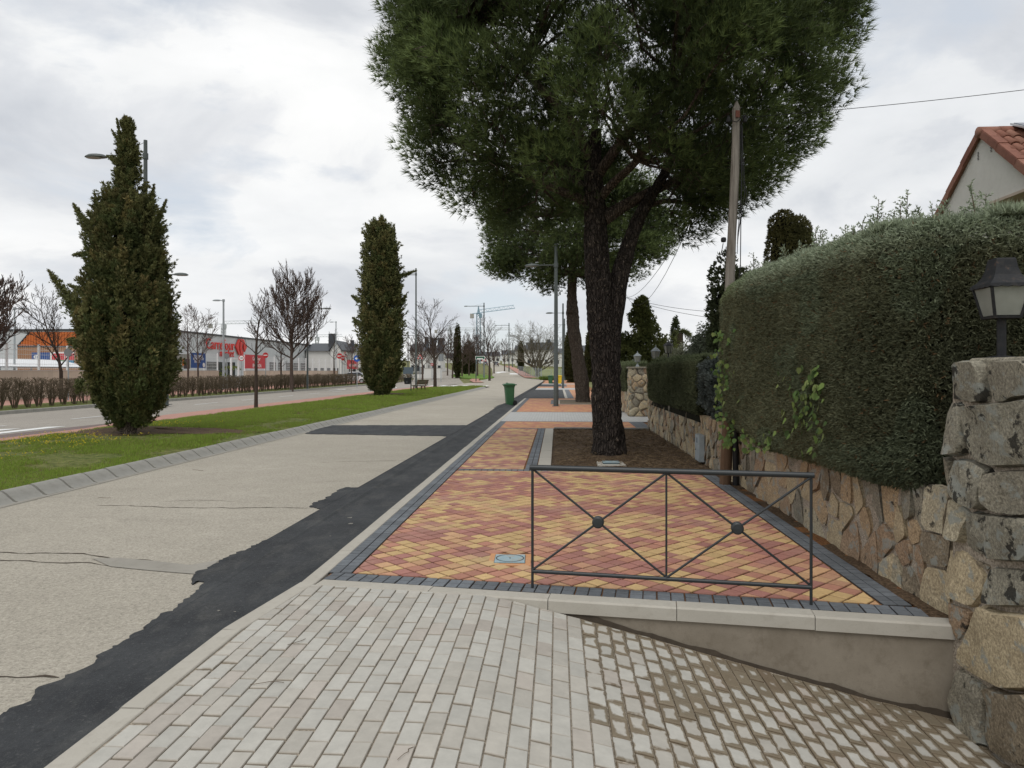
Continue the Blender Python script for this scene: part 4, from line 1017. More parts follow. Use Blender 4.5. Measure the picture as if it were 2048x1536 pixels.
m = MB(); m.box((0, 0, 1.94), (0.46, 0.46, 0.05)); m.build('coping', MS_gran[0], pp)
lantern((3.08, 20.0, 1.965), 0.3, 'dark-topped lantern just above the clipped hedge, rightmost of three', M_lampblk, False)
# ================================================================== utility pole and wires
def m_wood():
    m = Mat('weathered_pole_wood', 0.85, 0.2); v = m.vec((16, 16, 0.7)); n1 = m.noise(1.6, 8, 0.75, v); n2 = m.noise(3.5, 5, 0.7, v)
    z = m.n('ShaderNodeSeparateXYZ'); m.l(m.tc.outputs['Object'], z.inputs[0])
    lo = m.ramp(n1, [(0.3, (0.085, 0.05, 0.03)), (0.7, (0.15, 0.095, 0.06))]); hi = m.ramp(n1, [(0.35, (0.10, 0.086, 0.07)), (0.62, (0.255, 0.23, 0.20))])
    c = m.mix(m.ramp(m.math('MULTIPLY', z.outputs[2], 0.2), [(0.2, 0.0), (0.6, 1.0)]), lo, hi)
    c = m.mix(m.ramp(n2, [(0.6, 0.0), (0.72, 0.8)]), c, (0.03, 0.022, 0.016)); m.base(c); m.bump(n1, 0.5, 0.01); return m.m
M_wood = m_wood()
PB = (2.44, 10.55)
pole = thing('utility_pole', 'leaning weathered wooden utility pole by the end of the hedge', 'utility pole', (PB[0], PB[1], 0), A)
hp = 5.62; m = MB(); pts, rad = [], []
for k in range(13):
    f = k / 12; pts.append((0.16 * f + 0.015 * math.sin(f * 9), 0, -0.1 + (hp - 0.05) * f)); rad.append(0.083 - 0.028 * f + 0.003 * math.sin(k * 2.1))
m.tube(pts, rad, 16); autosmooth(m.build('shaft', M_wood, pole))
m = MB(); tx = pts[-1][0]; m.add([(tx - 0.054, -0.045, hp - 0.15), (tx + 0.054, -0.045, hp - 0.15), (tx + 0.054, 0.045, hp - 0.15), (tx - 0.054, 0.045, hp - 0.15), (tx, -0.04, hp - 0.03), (tx, 0.04, hp - 0.03)], [(3, 2, 1, 0), (0, 1, 4), (2, 3, 5), (1, 2, 5, 4), (3, 0, 4, 5)]); m.build('pointed_cap', M_wood, pole)
M_cable = plain('black_cable', (0.012, 0.012, 0.013), 0.6, 0.3, 0.1)
m = MB(); m.box((tx, -0.07, hp - 0.24), (0.06, 0.02, 0.1)); m.build('bracket_plate', plain('rust_plate', (0.12, 0.045, 0.03), 0.8), pole)
for dx in (-0.12, 0.12):
    m = MB(); m.lathe([(0.0, -0.05), (0.03, -0.045), (0.036, 0.0), (0.02, 0.03), (0.028, 0.05), (0.0, 0.06)], 10, (tx + dx, -0.03)); m.v = [(x, y, z + hp - 0.3) for x, y, z in m.v]; m.build('insulator', M_cable, pole)
m = MB(); m.tube([(tx - 0.13, -0.05, hp - 0.32), (tx - 0.02, -0.08, hp - 0.36), (tx + 0.13, -0.05, hp - 0.24)], 0.007, 6); m.build('crossarm', M_cable, pole)
m = MB(); m.lathe([(0.0, -0.04), (0.035, -0.03), (0.04, 0.0), (0.035, 0.03), (0.0, 0.04)], 12, (0.0, -0.04)); m.v = [(x - 0.07 + 0.1, y - 0.05, z + 3.55) for x, y, z in m.v]; m.move(Matrix.Translation((-0.075, 0, 0))).build('junction_knob', M_cable, pole)
m = MB(); m.tube([(-0.05, -0.09, 3.5), (-0.075, -0.1, 3.38), (-0.055, -0.1, 3.3), (-0.02, -0.1, 3.32), (-0.01, -0.1, 3.45)], 0.006, 6); m.build('cable_loop', M_cable, pole)
for k, (dx, z0, z1) in enumerate(((0.10, 4.35, 3.35), (0.14, 4.25, 3.45), (0.17, 4.2, 3.5))):
    m = MB(); m.tube([(0.17 + dx * 0.4, -0.02, 5.25), (0.16 + dx * 0.7, -0.03, z0 + 0.2), (0.14 + dx, -0.04, z0), (0.12 + dx * 0.5, -0.06, z1 + 0.3), (0.16, -0.07, z1)], 0.005, 5); m.build('hanging_cable', M_cable, pole)
m = MB(); m.tube([(0.14, -0.07, -0.05), (0.135, -0.07, 0.95), (0.13, -0.05, 2.3)], 0.045, 12); autosmooth(m.build('cable_duct', M_cable, pole))
m = MB(); m.tube([(0.10, -0.08, 2.2), (0.2, -0.09, 3.2), (0.22, -0.06, 4.2), (0.24, -0.05, 5.2)], 0.007, 6); m.build('riser_cable', M_cable, pole)
def wire(a, b, sag, label, rad=0.008, n=14):
    pts = []
    for k in range(n + 1):
        f = k / n; p = Vector(a).lerp(Vector(b), f); p.z -= sag * 4 * f * (1 - f); pts.append(p)
    m = MB(); m.tube(pts, rad, 5); o = m.build('overhead_cable', M_cable); tag(o, label, 'cable'); return o
ptop = Vector((PB[0] + (tx + 0.12) * CA, PB[1] + tx * SA, hp - 0.27))
wire(ptop, at(2240, 9.5, 155), 0.04, 'thin overhead cable running right from the top of the wooden pole', 0.0045)
wire(ptop, at(1245, 44, 592), 0.9, 'overhead cable sagging left from the wooden pole behind the near pine', 0.008)
wire(ptop - Vector((0.2, 0, 0.06)), at(1252, 42, 588), 1.5, 'second sagging cable, lower, behind the near pine', 0.007)
wire(at(1245, 44, 592), at(1455, 34, 625), 0.2, 'upper distant cable crossing the sky left of the hedge end', 0.011)
wire(at(1245, 44, 593), at(1455, 34, 639), 0.2, 'lower distant cable crossing the sky left of the hedge end', 0.011)
# ================================================================== hedges
M_leaf = foliage_mat('scale_leaf_foliage', 0.2, 0.2)
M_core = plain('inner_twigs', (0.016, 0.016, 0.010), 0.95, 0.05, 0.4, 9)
def box_samples(poly, z0, z1, n, side_only=False):
    """points, outward normals on the walls and top of an upright prism"""
    P_, Nn = [], []; m = len(poly)
    lens = [math.hypot(poly[(i + 1) % m][0] - poly[i][0], poly[(i + 1) % m][1] - poly[i][1]) for i in range(m)]
    return lens
def hedge(name, label, cat, sides, tops, z0f, z1f, dens, size, cfun, wob=0.05, core=None, group=None):
    """sides: list of (p,q,density factor) wall segments seen from outside (outward = left of p->q ... right-hand normal)"""
    t = thing(name, label, cat, (0, 0, 0), 0, group); parts = []
    for (p, q, k) in sides:
        L = math.hypot(q[0] - p[0], q[1] - p[1]); nx, ny = (q[1] - p[1]) / L, -(q[0] - p[0]) / L
        zm = (z0f(p) + z0f(q)) / 2; h = (z1f(p) + z1f(q)) / 2 - zm; n = int(L * h * dens * k)
        f = rng.random(n); X = p[0] + (q[0] - p[0]) * f; Y = p[1] + (q[1] - p[1]) * f
        za = z0f(p) + (z0f(q) - z0f(p)) * f; zb = z1f(p) + (z1f(q) - z1f(p)) * f
        hh = rng.random(n); Z = za + (zb - za) * hh
        al = f * L
        al = X + Y; lump = (npnoise(al * 1.6, Z * 1.6, 5) - 0.5) * wob * 2.0 + (npnoise(al * 5, Z * 5, 6) - 0.5) * wob * 1.2
        rnd = np.clip((hh - 0.9) / 0.1, 0, 1) ** 2 * 0.10 + np.clip((0.07 - hh) / 0.07, 0, 1) ** 2 * 0.10
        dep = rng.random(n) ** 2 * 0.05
        o = lump - rnd - dep
        P_ = np.stack((X + nx * o, Y + ny * o, Z), 1)
        D = unit(np.array((nx, ny, 0.25))[None] + rdir(n) * 0.55)
        parts.append(blades(P_, D, size, size * 0.34, 3, 0.9, cfun(P_, hh, al, dep), 0.35))
    for (poly, k) in tops:
        x0, x1 = min(p[0] for p in poly), max(p[0] for p in poly); y0, y1 = min(p[1] for p in poly), max(p[1] for p in poly); n = int((x1 - x0) * (y1 - y0) * dens * k)
        X = x0 + (x1 - x0) * rng.random(n); Y = y0 + (y1 - y0) * rng.random(n); ok = np.ones(n, bool)
        for a, b, c in planes_of(poly): ok &= (a * X + b * Y <= c - 0.13)
        X, Y = X[ok], Y[ok]; n = len(X)
        Z = np.array([z1f((x, y)) for x, y in zip(X, Y)]) + (npnoise(X * 3, Y * 3, 8) - 0.5) * wob * 2
        P_ = np.stack((X, Y, Z), 1); D = unit(np.array((0, 0, 1.0))[None] + rdir(n) * 0.6)
        parts.append(blades(P_, D, size * (1.3 + 1.6 * npnoise(X * 9, Y * 9, 18) ** 2), size * 0.34, 3, 0.6, cfun(P_, np.full(n, 1.1), X, np.zeros(n)), 0.3))
    V, Fc, Cc = join_np(parts); obj_np('foliage', mesh_np(V, Fc, Cc), M_leaf, t)
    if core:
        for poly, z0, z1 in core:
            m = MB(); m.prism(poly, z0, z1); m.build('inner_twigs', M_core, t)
    return t
GRN = np.array((0.128, 0.136, 0.078)); SAGE = np.array((0.31, 0.36, 0.25)); DRK = np.array((0.105, 0.092, 0.058)); FRESH = np.array((0.15, 0.20, 0.07))
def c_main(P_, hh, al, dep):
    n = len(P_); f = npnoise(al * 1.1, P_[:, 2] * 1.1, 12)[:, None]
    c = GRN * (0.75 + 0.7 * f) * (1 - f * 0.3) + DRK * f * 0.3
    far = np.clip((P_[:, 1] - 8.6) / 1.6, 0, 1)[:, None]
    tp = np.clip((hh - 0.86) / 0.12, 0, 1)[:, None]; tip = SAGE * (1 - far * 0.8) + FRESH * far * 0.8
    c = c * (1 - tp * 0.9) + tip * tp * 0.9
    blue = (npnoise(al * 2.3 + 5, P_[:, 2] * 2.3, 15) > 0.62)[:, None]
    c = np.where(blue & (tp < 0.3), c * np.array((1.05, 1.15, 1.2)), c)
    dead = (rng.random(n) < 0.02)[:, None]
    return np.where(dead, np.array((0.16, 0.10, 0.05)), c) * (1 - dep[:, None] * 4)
hz0 = lambda p: 0.76 if p[1] < 9.5 else 0.76 + (p[1] - 9.5) * 0.35
hz1 = lambda p: 2.72 + 0.035 * (p[1] - 5) - 0.10 * max(0, p[1] - 9.4) + 0.05 * (p[0] - 2.4)
fp = [(2.98, 5.22), (2.60, 5.33), (2.43, 5.75), (2.34, 7.2), (2.30, 8.8), (2.30, 10.0), (2.42, 10.62)]
sides = [(fp[i + 1], fp[i], 1.0) for i in range(len(fp) - 1)] + [((2.98, 5.22), (3.9, 5.12), 1.0), ((3.9, 5.12), (5.6, 5.0), 0.8)]
sides = [(a, b, k) if True else 0 for a, b, k in sides]
# the outward normal of (p,q) is its right-hand side; walk so that it faces the street / the driveway
sides = [(q, p, k) for p, q, k in sides[:6]] + [(q, p, k) for p, q, k in sides[6:]]
def outward(sd, c):
    out = []
    for p, q, k in sd:
        nx, ny = (q[1] - p[1]), -(q[0] - p[0]); mx, my = (p[0] + q[0]) / 2 - c[0], (p[1] + q[1]) / 2 - c[1]
        out.append((p, q, k) if nx * mx + ny * my > 0 else (q, p, k))
    return out
sides = outward(sides, (3.6, 7.6)) + outward([((2.42, 10.62), (3.3, 10.8), 0.6)], (3.0, 8))
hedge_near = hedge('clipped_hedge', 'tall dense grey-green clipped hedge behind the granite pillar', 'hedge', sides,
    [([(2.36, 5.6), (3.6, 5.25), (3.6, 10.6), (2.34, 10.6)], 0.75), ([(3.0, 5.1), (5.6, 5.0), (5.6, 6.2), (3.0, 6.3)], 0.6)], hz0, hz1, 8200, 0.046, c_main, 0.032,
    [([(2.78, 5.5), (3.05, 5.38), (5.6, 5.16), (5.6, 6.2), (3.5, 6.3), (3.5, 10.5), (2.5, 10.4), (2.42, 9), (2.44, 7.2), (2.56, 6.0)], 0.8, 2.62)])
# loose sage-green shoots standing out of its top
def shoots(spots, parent, name, cols, sz):
    for (x, y, h) in spots:
        parts = []; stem = MB(); z0 = hz1((x, y)) - 0.05; lean = rng.uniform(-0.18, 0.18, 2)
        top = np.array((x + lean[0] * h, y + lean[1] * h, z0 + h)); a = np.array((x, y, z0))
        stem.tube([tuple(a), tuple(top)], [0.006, 0.0025], 4)
        nb = int(8 + h * 26)
        for k in range(nb):
            f = 0.15 + 0.85 * k / nb; b = a + (top - a) * f; d = unit(rng.normal(size=(1, 3)) * np.array((1, 1, 0.25)) + np.array((0, 0, 0.75)))[0]; L = (0.05 + 0.16 * h) * (1.1 - f * 0.75)
            q = np.linspace(0, 1, max(3, int(L / 0.018)))[:, None]; P_ = b + d * L * q; D = unit(d + rdir(len(P_)) * 0.5)
            parts.append(blades(P_, D, sz, sz * 0.3, 3, 0.6, cols * rng.uniform(0.75, 1.15), 0.3, True))
        V, Fc, Cc = join_np(parts); sh = obj_np(name, mesh_np(V, Fc, Cc), M_leaf, parent)
        stem.build('stem', M_twig, sh)
sp = []
for (u, v, D) in ((1880, 300 + 70, 6.0),): pass
def top_spot(u, D, vtop):
    p = at(u, D); zt_ = EYE + (HOR - vtop) / FPX * D; return (p.x, p.y, max(0.1, zt_ - hz1((p.x, p.y))))
for u, D, vt in [(1955, 5.4, 352), (1968, 5.45, 372), (1945, 5.5, 385), (1880, 5.9, 390), (1868, 5.9, 402), (1895, 5.7, 398), (1830, 6.2, 405), (1808, 6.3, 378), (1800, 6.4, 395), (1785, 6.5, 410), (1750, 6.7, 383), (1745, 6.8, 405), (1765, 6.6, 420), (1720, 7.0, 430), (1690, 7.2, 440), (1640, 7.6, 448), (1650, 7.5, 458), (1632, 7.7, 452), (1665, 7.3, 462), (1610, 8.0, 478), (1575, 8.5, 486), (1920, 5.55, 405), (1990, 5.3, 400), (2020, 5.25, 402), (2040, 5.25, 396), (1590, 8.2, 490)]:
    sp.append(top_spot(u, D, vt))
for k in range(46):
    y_ = rng.uniform(5.3, 9.8); sp.append((rng.uniform(2.5, 2.95) if y_ > 5.8 else rng.uniform(2.8, 4.6), y_, rng.uniform(0.07, 0.2)))
shoots(sp, hedge_near, 'shoot', SAGE * 0.95, 0.035)
sp = [top_spot(u, D, v) for u, D, v in [(1510, 9.6, 500), (1516, 9.7, 512), (1503, 9.5, 525)]]
shoots(sp, hedge_near, 'shoot', np.array((0.13, 0.16, 0.09)), 0.03)
# ivy leaves hanging on the hedge and round the pole
M_ivy = foliage_mat('ivy_leaf', 0.3, 0.3)
def ivy(name, label, P_, Nn, size, cols):
    n = len(P_); V, Fc, Cc = [], [], []
    nrm = unit(Nn + rdir(n) * 0.45); up = np.array((0, 0, 1.0)); sx = unit(np.cross(np.broadcast_to(up, (n, 3)), nrm) + rdir(n) * 0.25); sy = unit(np.cross(nrm, sx))
    shape = [(0, -0.5), (0.34, -0.42), (0.5, -0.05), (0.3, 0.3), (0, 0.62), (-0.3, 0.3), (-0.5, -0.05), (-0.34, -0.42)]
    s_ = size * rng.uniform(0.6, 1.25, n)
    for k, (a, b) in enumerate(shape): V.append(P_ + sx * (a * s_)[:, None] - sy * (b * s_)[:, None] - nrm * (abs(a) * s_ * 0.25)[:, None])
    V = np.stack(V, 1).reshape(-1, 3); Fc = np.arange(n * 8).reshape(-1, 8); cc = cols[rng.integers(0, len(cols), n)] * rng.uniform(0.7, 1.25, (n, 1))
    t = thing(name, label, 'ivy', tuple(P_.mean(0) * np.array((1, 1, 0))))
    off = np.array(t.location)
    obj_np('leaves', mesh_np(V - off, Fc, np.repeat(cc, 8, 0)), M_ivy, t); return t
IV = np.array(((0.15, 0.215, 0.055), (0.10, 0.16, 0.04), (0.07, 0.12, 0.032), (0.19, 0.235, 0.075)))
def on_face(u, v, tface): s_, z_ = onwall(u, v, tface); return (tface, s_, z_)
pts = [on_face(1612 + rng.normal() * (9 + 22 * max(0, (v - 740) / 150) ** 0 * (0.4 + abs(v - 800) / 150)), v, 2.30) for v in np.concatenate((rng.uniform(735, 885, 70), rng.uniform(770, 850, 45)))]
pts += [on_face(rng.uniform(1625, 1645), rng.uniform(740, 800), 2.3) for _ in range(14)] + [on_face(rng.uniform(1590, 1640), rng.uniform(890, 925), 2.3) for _ in range(8)]
P_ = np.array(pts); P_[:, 0] -= rng.uniform(0.0, 0.06, len(P_)); ivy('ivy', 'bright green ivy spilling through the face of the tall hedge', P_, np.tile((-1.0, 0, 0.2), (len(P_), 1)), 0.062, IV)
pts = []
for _ in range(190):
    v = rng.uniform(660, 900); u = 1447 + rng.normal() * 11 + (v - 760) * 0.06; s_, z_ = onwall(u, v, 2.27); pts.append((2.27 + rng.normal() * 0.03, min(s_, 10.5), z_))
for _ in range(40):
    s_, z_ = onwall(rng.uniform(1480, 1540), rng.uniform(860, 905), 2.3); pts.append((2.3 + rng.normal() * 0.02, s_, z_))
P_ = np.array(pts); ivy('ivy', 'green ivy climbing the corner of the hedge beside the wooden pole', P_, np.tile((-0.6, -0.6, 0.2), (len(P_), 1)), 0.06, IV)
# second, lower clipped hedge and the loose blue-grey bush at its near end
def c_low(P_, hh, al, dep):
    f = npnoise(al * 1.5, P_[:, 2] * 2, 22)[:, None]; c = np.array((0.085, 0.095, 0.05)) * (0.7 + 0.8 * f)
    tp = np.clip((hh - 0.93) / 0.07, 0, 1)[:, None]; return c * (1 - tp) + np.array((0.13, 0.155, 0.08)) * tp
lo0, lo1 = (lambda p: 0.84), (lambda p: 1.88)
hedge('clipped_hedge', 'low dark flat-topped hedge on the wall, short of the gateway', 'hedge', [((2.52, 20.2), (2.52, 13.2), 1.0), ((2.52, 13.2), (3.4, 13.2), 0.7)], [([(2.52, 13.2), (3.4, 13.2), (3.4, 20.2), (2.52, 20.2)], 0.7)], lo0, lo1, 2200, 0.055, c_low, 0.05, [([(2.62, 13.3), (3.4, 13.3), (3.4, 20.1), (2.62, 20.1)], 0.7, 1.8)])
def c_bush(P_, hh, al, dep):
    f = npnoise(P_[:, 1] * 3, P_[:, 2] * 3, 32)[:, None]; return np.array((0.09, 0.105, 0.095)) * (0.5 + 0.9 * f)
def blob_bush(name, label, cat, blobs, dens, size, cfun, nb=4, wid=0.3, group=None, lump=0.25, core=True, leafmat=None):
    """bush or crown of overlapping lumpy ellipsoids covered with small leaves"""
    c0 = blobs[0]; t = thing(name, label, cat, (c0[0], c0[1], 0), 0, group); off = np.array((c0[0], c0[1], 0)); parts = []
    for (x, y, z, rx, ry, rz_) in blobs:
        n = int(dens * 4 * math.pi * ((rx * ry + ry * rz_ + rx * rz_) / 3)); d = rdir(n)
        th_ = np.arctan2(d[:, 1], d[:, 0]); q = 1 + (npnoise(th_ * 2.2 + x * 3, d[:, 2] * 3 + z, 41) - 0.5) * lump * 2
        q *= 1 - rng.random(n) ** 2 * 0.22
        P_ = np.array((x, y, z)) + d * np.array((rx, ry, rz_)) * q[:, None]; D = unit(d + np.array((0, 0, 0.35)) + rdir(n) * 0.4)
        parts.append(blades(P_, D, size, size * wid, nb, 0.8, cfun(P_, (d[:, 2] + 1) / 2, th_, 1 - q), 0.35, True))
    V, Fc, Cc = join_np(parts); obj_np('foliage', mesh_np(V - off, Fc, Cc), leafmat or M_leaf, t)
    if cat == 'tree':
        zc_ = max(b_[2] for b_ in blobs); zg_ = hgt(c0[1]); m = MB(); m.tube([(0, 0, zg_ - 0.1), (0.02, 0, (zg_ + zc_) / 2), (0, 0, zc_)], [0.13, 0.09, 0.03], 8); m.build('trunk', M_twig, t)
    if core:
        m = MB()
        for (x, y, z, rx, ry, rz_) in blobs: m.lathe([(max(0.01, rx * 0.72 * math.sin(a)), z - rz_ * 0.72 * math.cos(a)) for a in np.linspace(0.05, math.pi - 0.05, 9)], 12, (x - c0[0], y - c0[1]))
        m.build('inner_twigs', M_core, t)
    return t
blob_bush('juniper_bush', 'loose blue-grey juniper bush at the near end of the low hedge', 'bush', [(2.92, 12.4, 1.48, 0.42, 0.9, 0.42), (2.88, 11.8, 1.2, 0.4, 0.5, 0.35), (2.9, 11.75, 0.98, 0.34, 0.45, 0.2), (2.95, 12.9, 1.3, 0.4, 0.5, 0.45)], 1500, 0.06, c_bush)
hedge('clipped_hedge', 'clipped hedge on the wall past the gateway', 'hedge', [((2.6, 39.5), (2.6, 26.9), 1.0), ((2.6, 26.9), (3.5, 26.9), 1)], [([(2.6, 26.9), (3.5, 26.9), (3.5, 39.5), (2.6, 39.5)], 1.0)], lambda p: 0.85, lambda p: 1.88, 650, 0.09, c_low, 0.05, [([(2.7, 27.0), (3.5, 27.0), (3.5, 39.4), (2.7, 39.4)], 0.7, 1.8)])
# ================================================================== trees of the gardens on the right
def c_dark(a, b):
    a, b = np.array(a), np.array(b)
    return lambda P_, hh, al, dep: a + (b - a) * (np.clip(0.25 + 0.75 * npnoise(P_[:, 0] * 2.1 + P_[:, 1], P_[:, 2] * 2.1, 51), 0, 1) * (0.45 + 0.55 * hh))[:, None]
p = at(1576, 14)
blob_bush('topiary_cypress', 'round-topped olive-green cypress clipped into two lobes, above the hedge', 'tree', [(p.x - 0.1, p.y, 4.45, 0.26, 0.3, 0.36), (p.x + 0.2, p.y + 0.1, 4.35, 0.27, 0.3, 0.36), (p.x - 0.1, p.y, 3.9, 0.33, 0.34, 0.7), (p.x + 0.2, p.y, 3.8, 0.32, 0.34, 0.7), (p.x + 0.03, p.y, 3.2, 0.44, 0.4, 0.8), (p.x + 0.05, p.y, 2.3, 0.42, 0.42, 1.0)], 900, 0.06, c_dark((0.07, 0.075, 0.03), (0.20, 0.185, 0.075)), lump=0.1)
p = at(1468, 17)
blob_bush('garden_conifer', 'dark pointed conifer behind the wooden pole', 'tree', [(p.x - 0.1, p.y, 3.1, 0.45, 0.45, 1.1), (p.x + 0.25, p.y + 0.2, 2.9, 0.42, 0.4, 0.95), (p.x + 0.05, p.y, 2.0, 0.6, 0.6, 1.3)], 500, 0.11, c_dark((0.05, 0.065, 0.035), (0.15, 0.17, 0.085)), lump=0.4)
p = at(1412, 26)
blob_bush('olive_bush', 'soft grey-green olive crown behind the low hedge', 'bush', [(p.x, p.y, 2.2, 0.55, 0.6, 1.05), (p.x + 0.5, p.y, 2.0, 0.6, 0.6, 1.2), (p.x - 0.25, p.y, 1.9, 0.45, 0.5, 0.8)], 500, 0.09, c_dark((0.06, 0.075, 0.05), (0.17, 0.19, 0.14)), lump=0.3)
p = at(1368, 27)
blob_bush('olive_bush', 'pale silvery shrub just above the low hedge, by the palm', 'bush', [(p.x, p.y, 1.9, 0.7, 0.6, 0.7), (p.x + 0.45, p.y, 1.9, 0.5, 0.5, 0.6)], 450, 0.08, c_dark((0.13, 0.14, 0.09), (0.26, 0.27, 0.19)), lump=0.35)
p = at(1285, 40); bl = [(p.x, p.y, 2.2, 1.6, 1.2, 1.7), (p.x - 0.9, p.y, 1.9, 1.1, 1.0, 1.3), (p.x + 1.1, p.y, 2.0, 1.0, 1.0, 1.25)]
rr = random.Random(6)
for k in range(26):
    f = k / 25; z = 2.6 + 2.95 * f; w_ = 1.35 * (1 - f) + 0.12; a = rr.uniform(0, 6.28); bl.append((p.x - 0.1 + w_ * math.cos(a) * rr.uniform(0.3, 1), p.y + w_ * math.sin(a) * 0.6, z, 0.28 + 0.12 * (1 - f), 0.3, 0.26 + 0.1 * (1 - f)))
blob_bush('broad_conifer', 'ragged broad dark conifer behind the pale far lantern', 'tree', bl, 150, 0.16, c_dark((0.05, 0.065, 0.022), (0.17, 0.185, 0.06)), nb=4, wid=0.42, lump=0.4, core=False)
p = at(1351, 52)
blob_bush('slim_cypress', 'thin cypress standing behind the palm', 'tree', [(p.x, p.y, 3.0, 0.35, 0.35, 2.45)], 220, 0.18, c_dark((0.02, 0.03, 0.015), (0.06, 0.075, 0.03)), lump=0.15)
# palm
p = at(1358, 48); palm = thing('palm_tree', 'stubby palm with drooping fronds beyond the hedge', 'palm', (p.x, p.y, 0))
m = MB(); m.tube([(0, 0, 0), (0.02, 0, 2.4), (0.05, 0, 4.2)], [0.34, 0.3, 0.22], 12); m.build('trunk', plain('palm_trunk', (0.05, 0.04, 0.028), 0.95, 0.1, 0.4, 14, bump=0.6), palm)
parts = []
for k in range(16):
    a = rng.uniform(-0.9, 1.3) if k < 11 else rng.uniform(0, 6.28); L = rng.uniform(0.6, 1.0); q = np.linspace(0, 1, 9)[:, None]
    P_ = np.array((0.05, 0, 4.25)) + np.concatenate((np.cos(a) * L * q, np.sin(a) * L * q * 0.7, 0.55 * q - 0.95 * q * q * rng.uniform(0.6, 1.3)), 1)
    d = np.gradient(P_, axis=0); parts.append(blades(P_, unit(d), 0.3, 0.05, 6, 0.8, np.array((0.10, 0.115, 0.045)), 0.4, False))
V, Fc, Cc = join_np(parts); obj_np('fronds', mesh_np(V, Fc, Cc), M_leaf, palm)
# ================================================================== house at the right
M_stucco = m_conc('rough_white_render', (0.60, 0.59, 0.55), (0.68, 0.67, 0.63), (0.53, 0.52, 0.48)); M_clay = Mat('clay_tile', 0.8, 0.25)
_oi = M_clay.objrand(); M_clay.base(M_clay.mix(1.0, M_clay.ramp(_oi, [(0.0, (0.20, 0.085, 0.06)), (0.5, (0.265, 0.12, 0.085)), (1.0, (0.30, 0.16, 0.115))]), M_clay.ramp(M_clay.noise(9, 6, 0.7), [(0.3, 0.75), (0.7, 1.15)]), 'MULTIPLY')); M_clay = M_clay.m
M_soffit = plain('brown_soffit', (0.50, 0.42, 0.35), 0.9, 0.1, 0.1)
HT = 9.6; q = onwall(1964, 262, HT); AS, AZ = q            # gable apex
house = thing('house', 'white rendered house with a clay-tiled gable, above the hedge', 'house', (HT, AS, 0))
pitch = math.tan(math.radians(40)); HW = 5.2; zr = AZ - 0.12; zw = onwall(1983, 403, HT)[1]; sw = onwall(1983, 403, HT)[0] - AS
def gy(y): return zr - abs(y) * pitch
m = MB(); cut = min(sw, -0.3)
prof = [(HW, -0.5), (HW, gy(HW)), (0, zr), (-HW, gy(HW)), (-HW, zw), (cut, zw), (cut, -0.5)]
n = len(prof); DEP = 9.0
zside = gy(HW)
prof = [(HW, -0.5), (HW, gy(HW)), (0, zr), (-(zr - zw) / pitch, zw), (cut, zw), (cut, -0.5)]; n = len(prof)
v = [(0, y, z) for y, z in prof] + [(DEP, y, z) for y, z in prof]
m.add(v, [tuple(range(n - 1, -1, -1)), tuple(n + i for i in range(n))] + [(i, (i + 1) % n, n + (i + 1) % n, n + i) for i in range(n)]); m.build('wall', M_stucco, house)
m = MB(); yl = -(zr - zw) / pitch; m.box((1.0 + DEP / 2, (cut - HW) / 2, (zw - 0.5) / 2), (DEP - 1.0, HW + cut - 0.01, zw + 0.4)); m.build('porch_wall', M_soffit, house)
m = MB(); m.box((0.5, (yl - 1.4 + cut) / 2, zw - 0.045), (1.1, abs(yl - 1.4 - cut), 0.06)); m.build('soffit', M_soffit, house)
# roof: two slopes, ridge, verge tiles, barrel tiles on the slope that shows
roof = MB(); OV = 0.07
for sg in (1, -1):
    y1 = sg * (HW + 0.5); e = [(-OV, 0, zr + 0.03), (DEP, 0, zr + 0.03), (DEP, y1, zr + 0.03 - abs(y1) * pitch), (-OV, y1, zr + 0.03 - abs(y1) * pitch)]
    roof.add(e + [(a, b, c + 0.07) for a, b, c in e], [(0, 1, 2, 3), (4, 5, 6, 7), (0, 4, 5, 1), (1, 5, 6, 2), (2, 6, 7, 3), (3, 7, 4, 0)])
roof = roof.build('roof', M_clay, house)
ang = math.atan(pitch)
tm = MB(); nseg = 8; Lt = 0.42; vv = []
for yy, rad_, lift in ((0, 0.10, 0.035), (Lt, 0.085, 0.0)):
    for k in range(nseg + 1):
        a = math.pi * k / nseg; vv.append((-rad_ * math.cos(a) * 1.05, -yy, lift * 0 + rad_ * 0.75 * math.sin(a) + (0.03 if yy == 0 else 0.0)))
for yy, rad_ in ((0, 0.075), (Lt, 0.065)):
    for k in range(nseg + 1):
        a = math.pi * k / nseg; vv.append((-rad_ * math.cos(a) * 1.05, -yy, rad_ * 0.75 * math.sin(a) + (0.025 if yy == 0 else -0.005)))
q1 = nseg + 1
tm.add(vv, [(k, k + 1, q1 + k + 1, q1 + k) for k in range(nseg)] + [(2 * q1 + k, 3 * q1 + k, 3 * q1 + k + 1, 2 * q1 + k + 1) for k in range(nseg)] + [(k, 2 * q1 + k, 2 * q1 + k + 1, k + 1) for k in range(nseg)])
tme = tm.mesh(True); tme.materials.append(M_clay)
rowh = 0.36
for i in range(13):
    for j in range(14):
        o = link(bpy.data.objects.new('roof_tile', tme), roof); d = 0.10 + (i + 1) * rowh; x = 0.1 + j * 0.215 + 0.02 * random.random()
        o.location = (x, -d * math.cos(ang), zr + 0.11 - d * math.sin(ang) + random.uniform(-0.006, 0.006)); o.rotation_euler = (ang, 0, 0) if False else (Matrix.Rotation(ang, 3, 'X') @ Matrix.Rotation(math.pi, 3, 'Z')).to_euler()
vt = MB(); vt.box((0, 0.21, 0.03), (0.04, 0.425, 0.16)); vt.box((0.09, 0.21, 0.11), (0.2, 0.425, 0.03)); vme = vt.mesh(); vme.materials.append(M_clay)
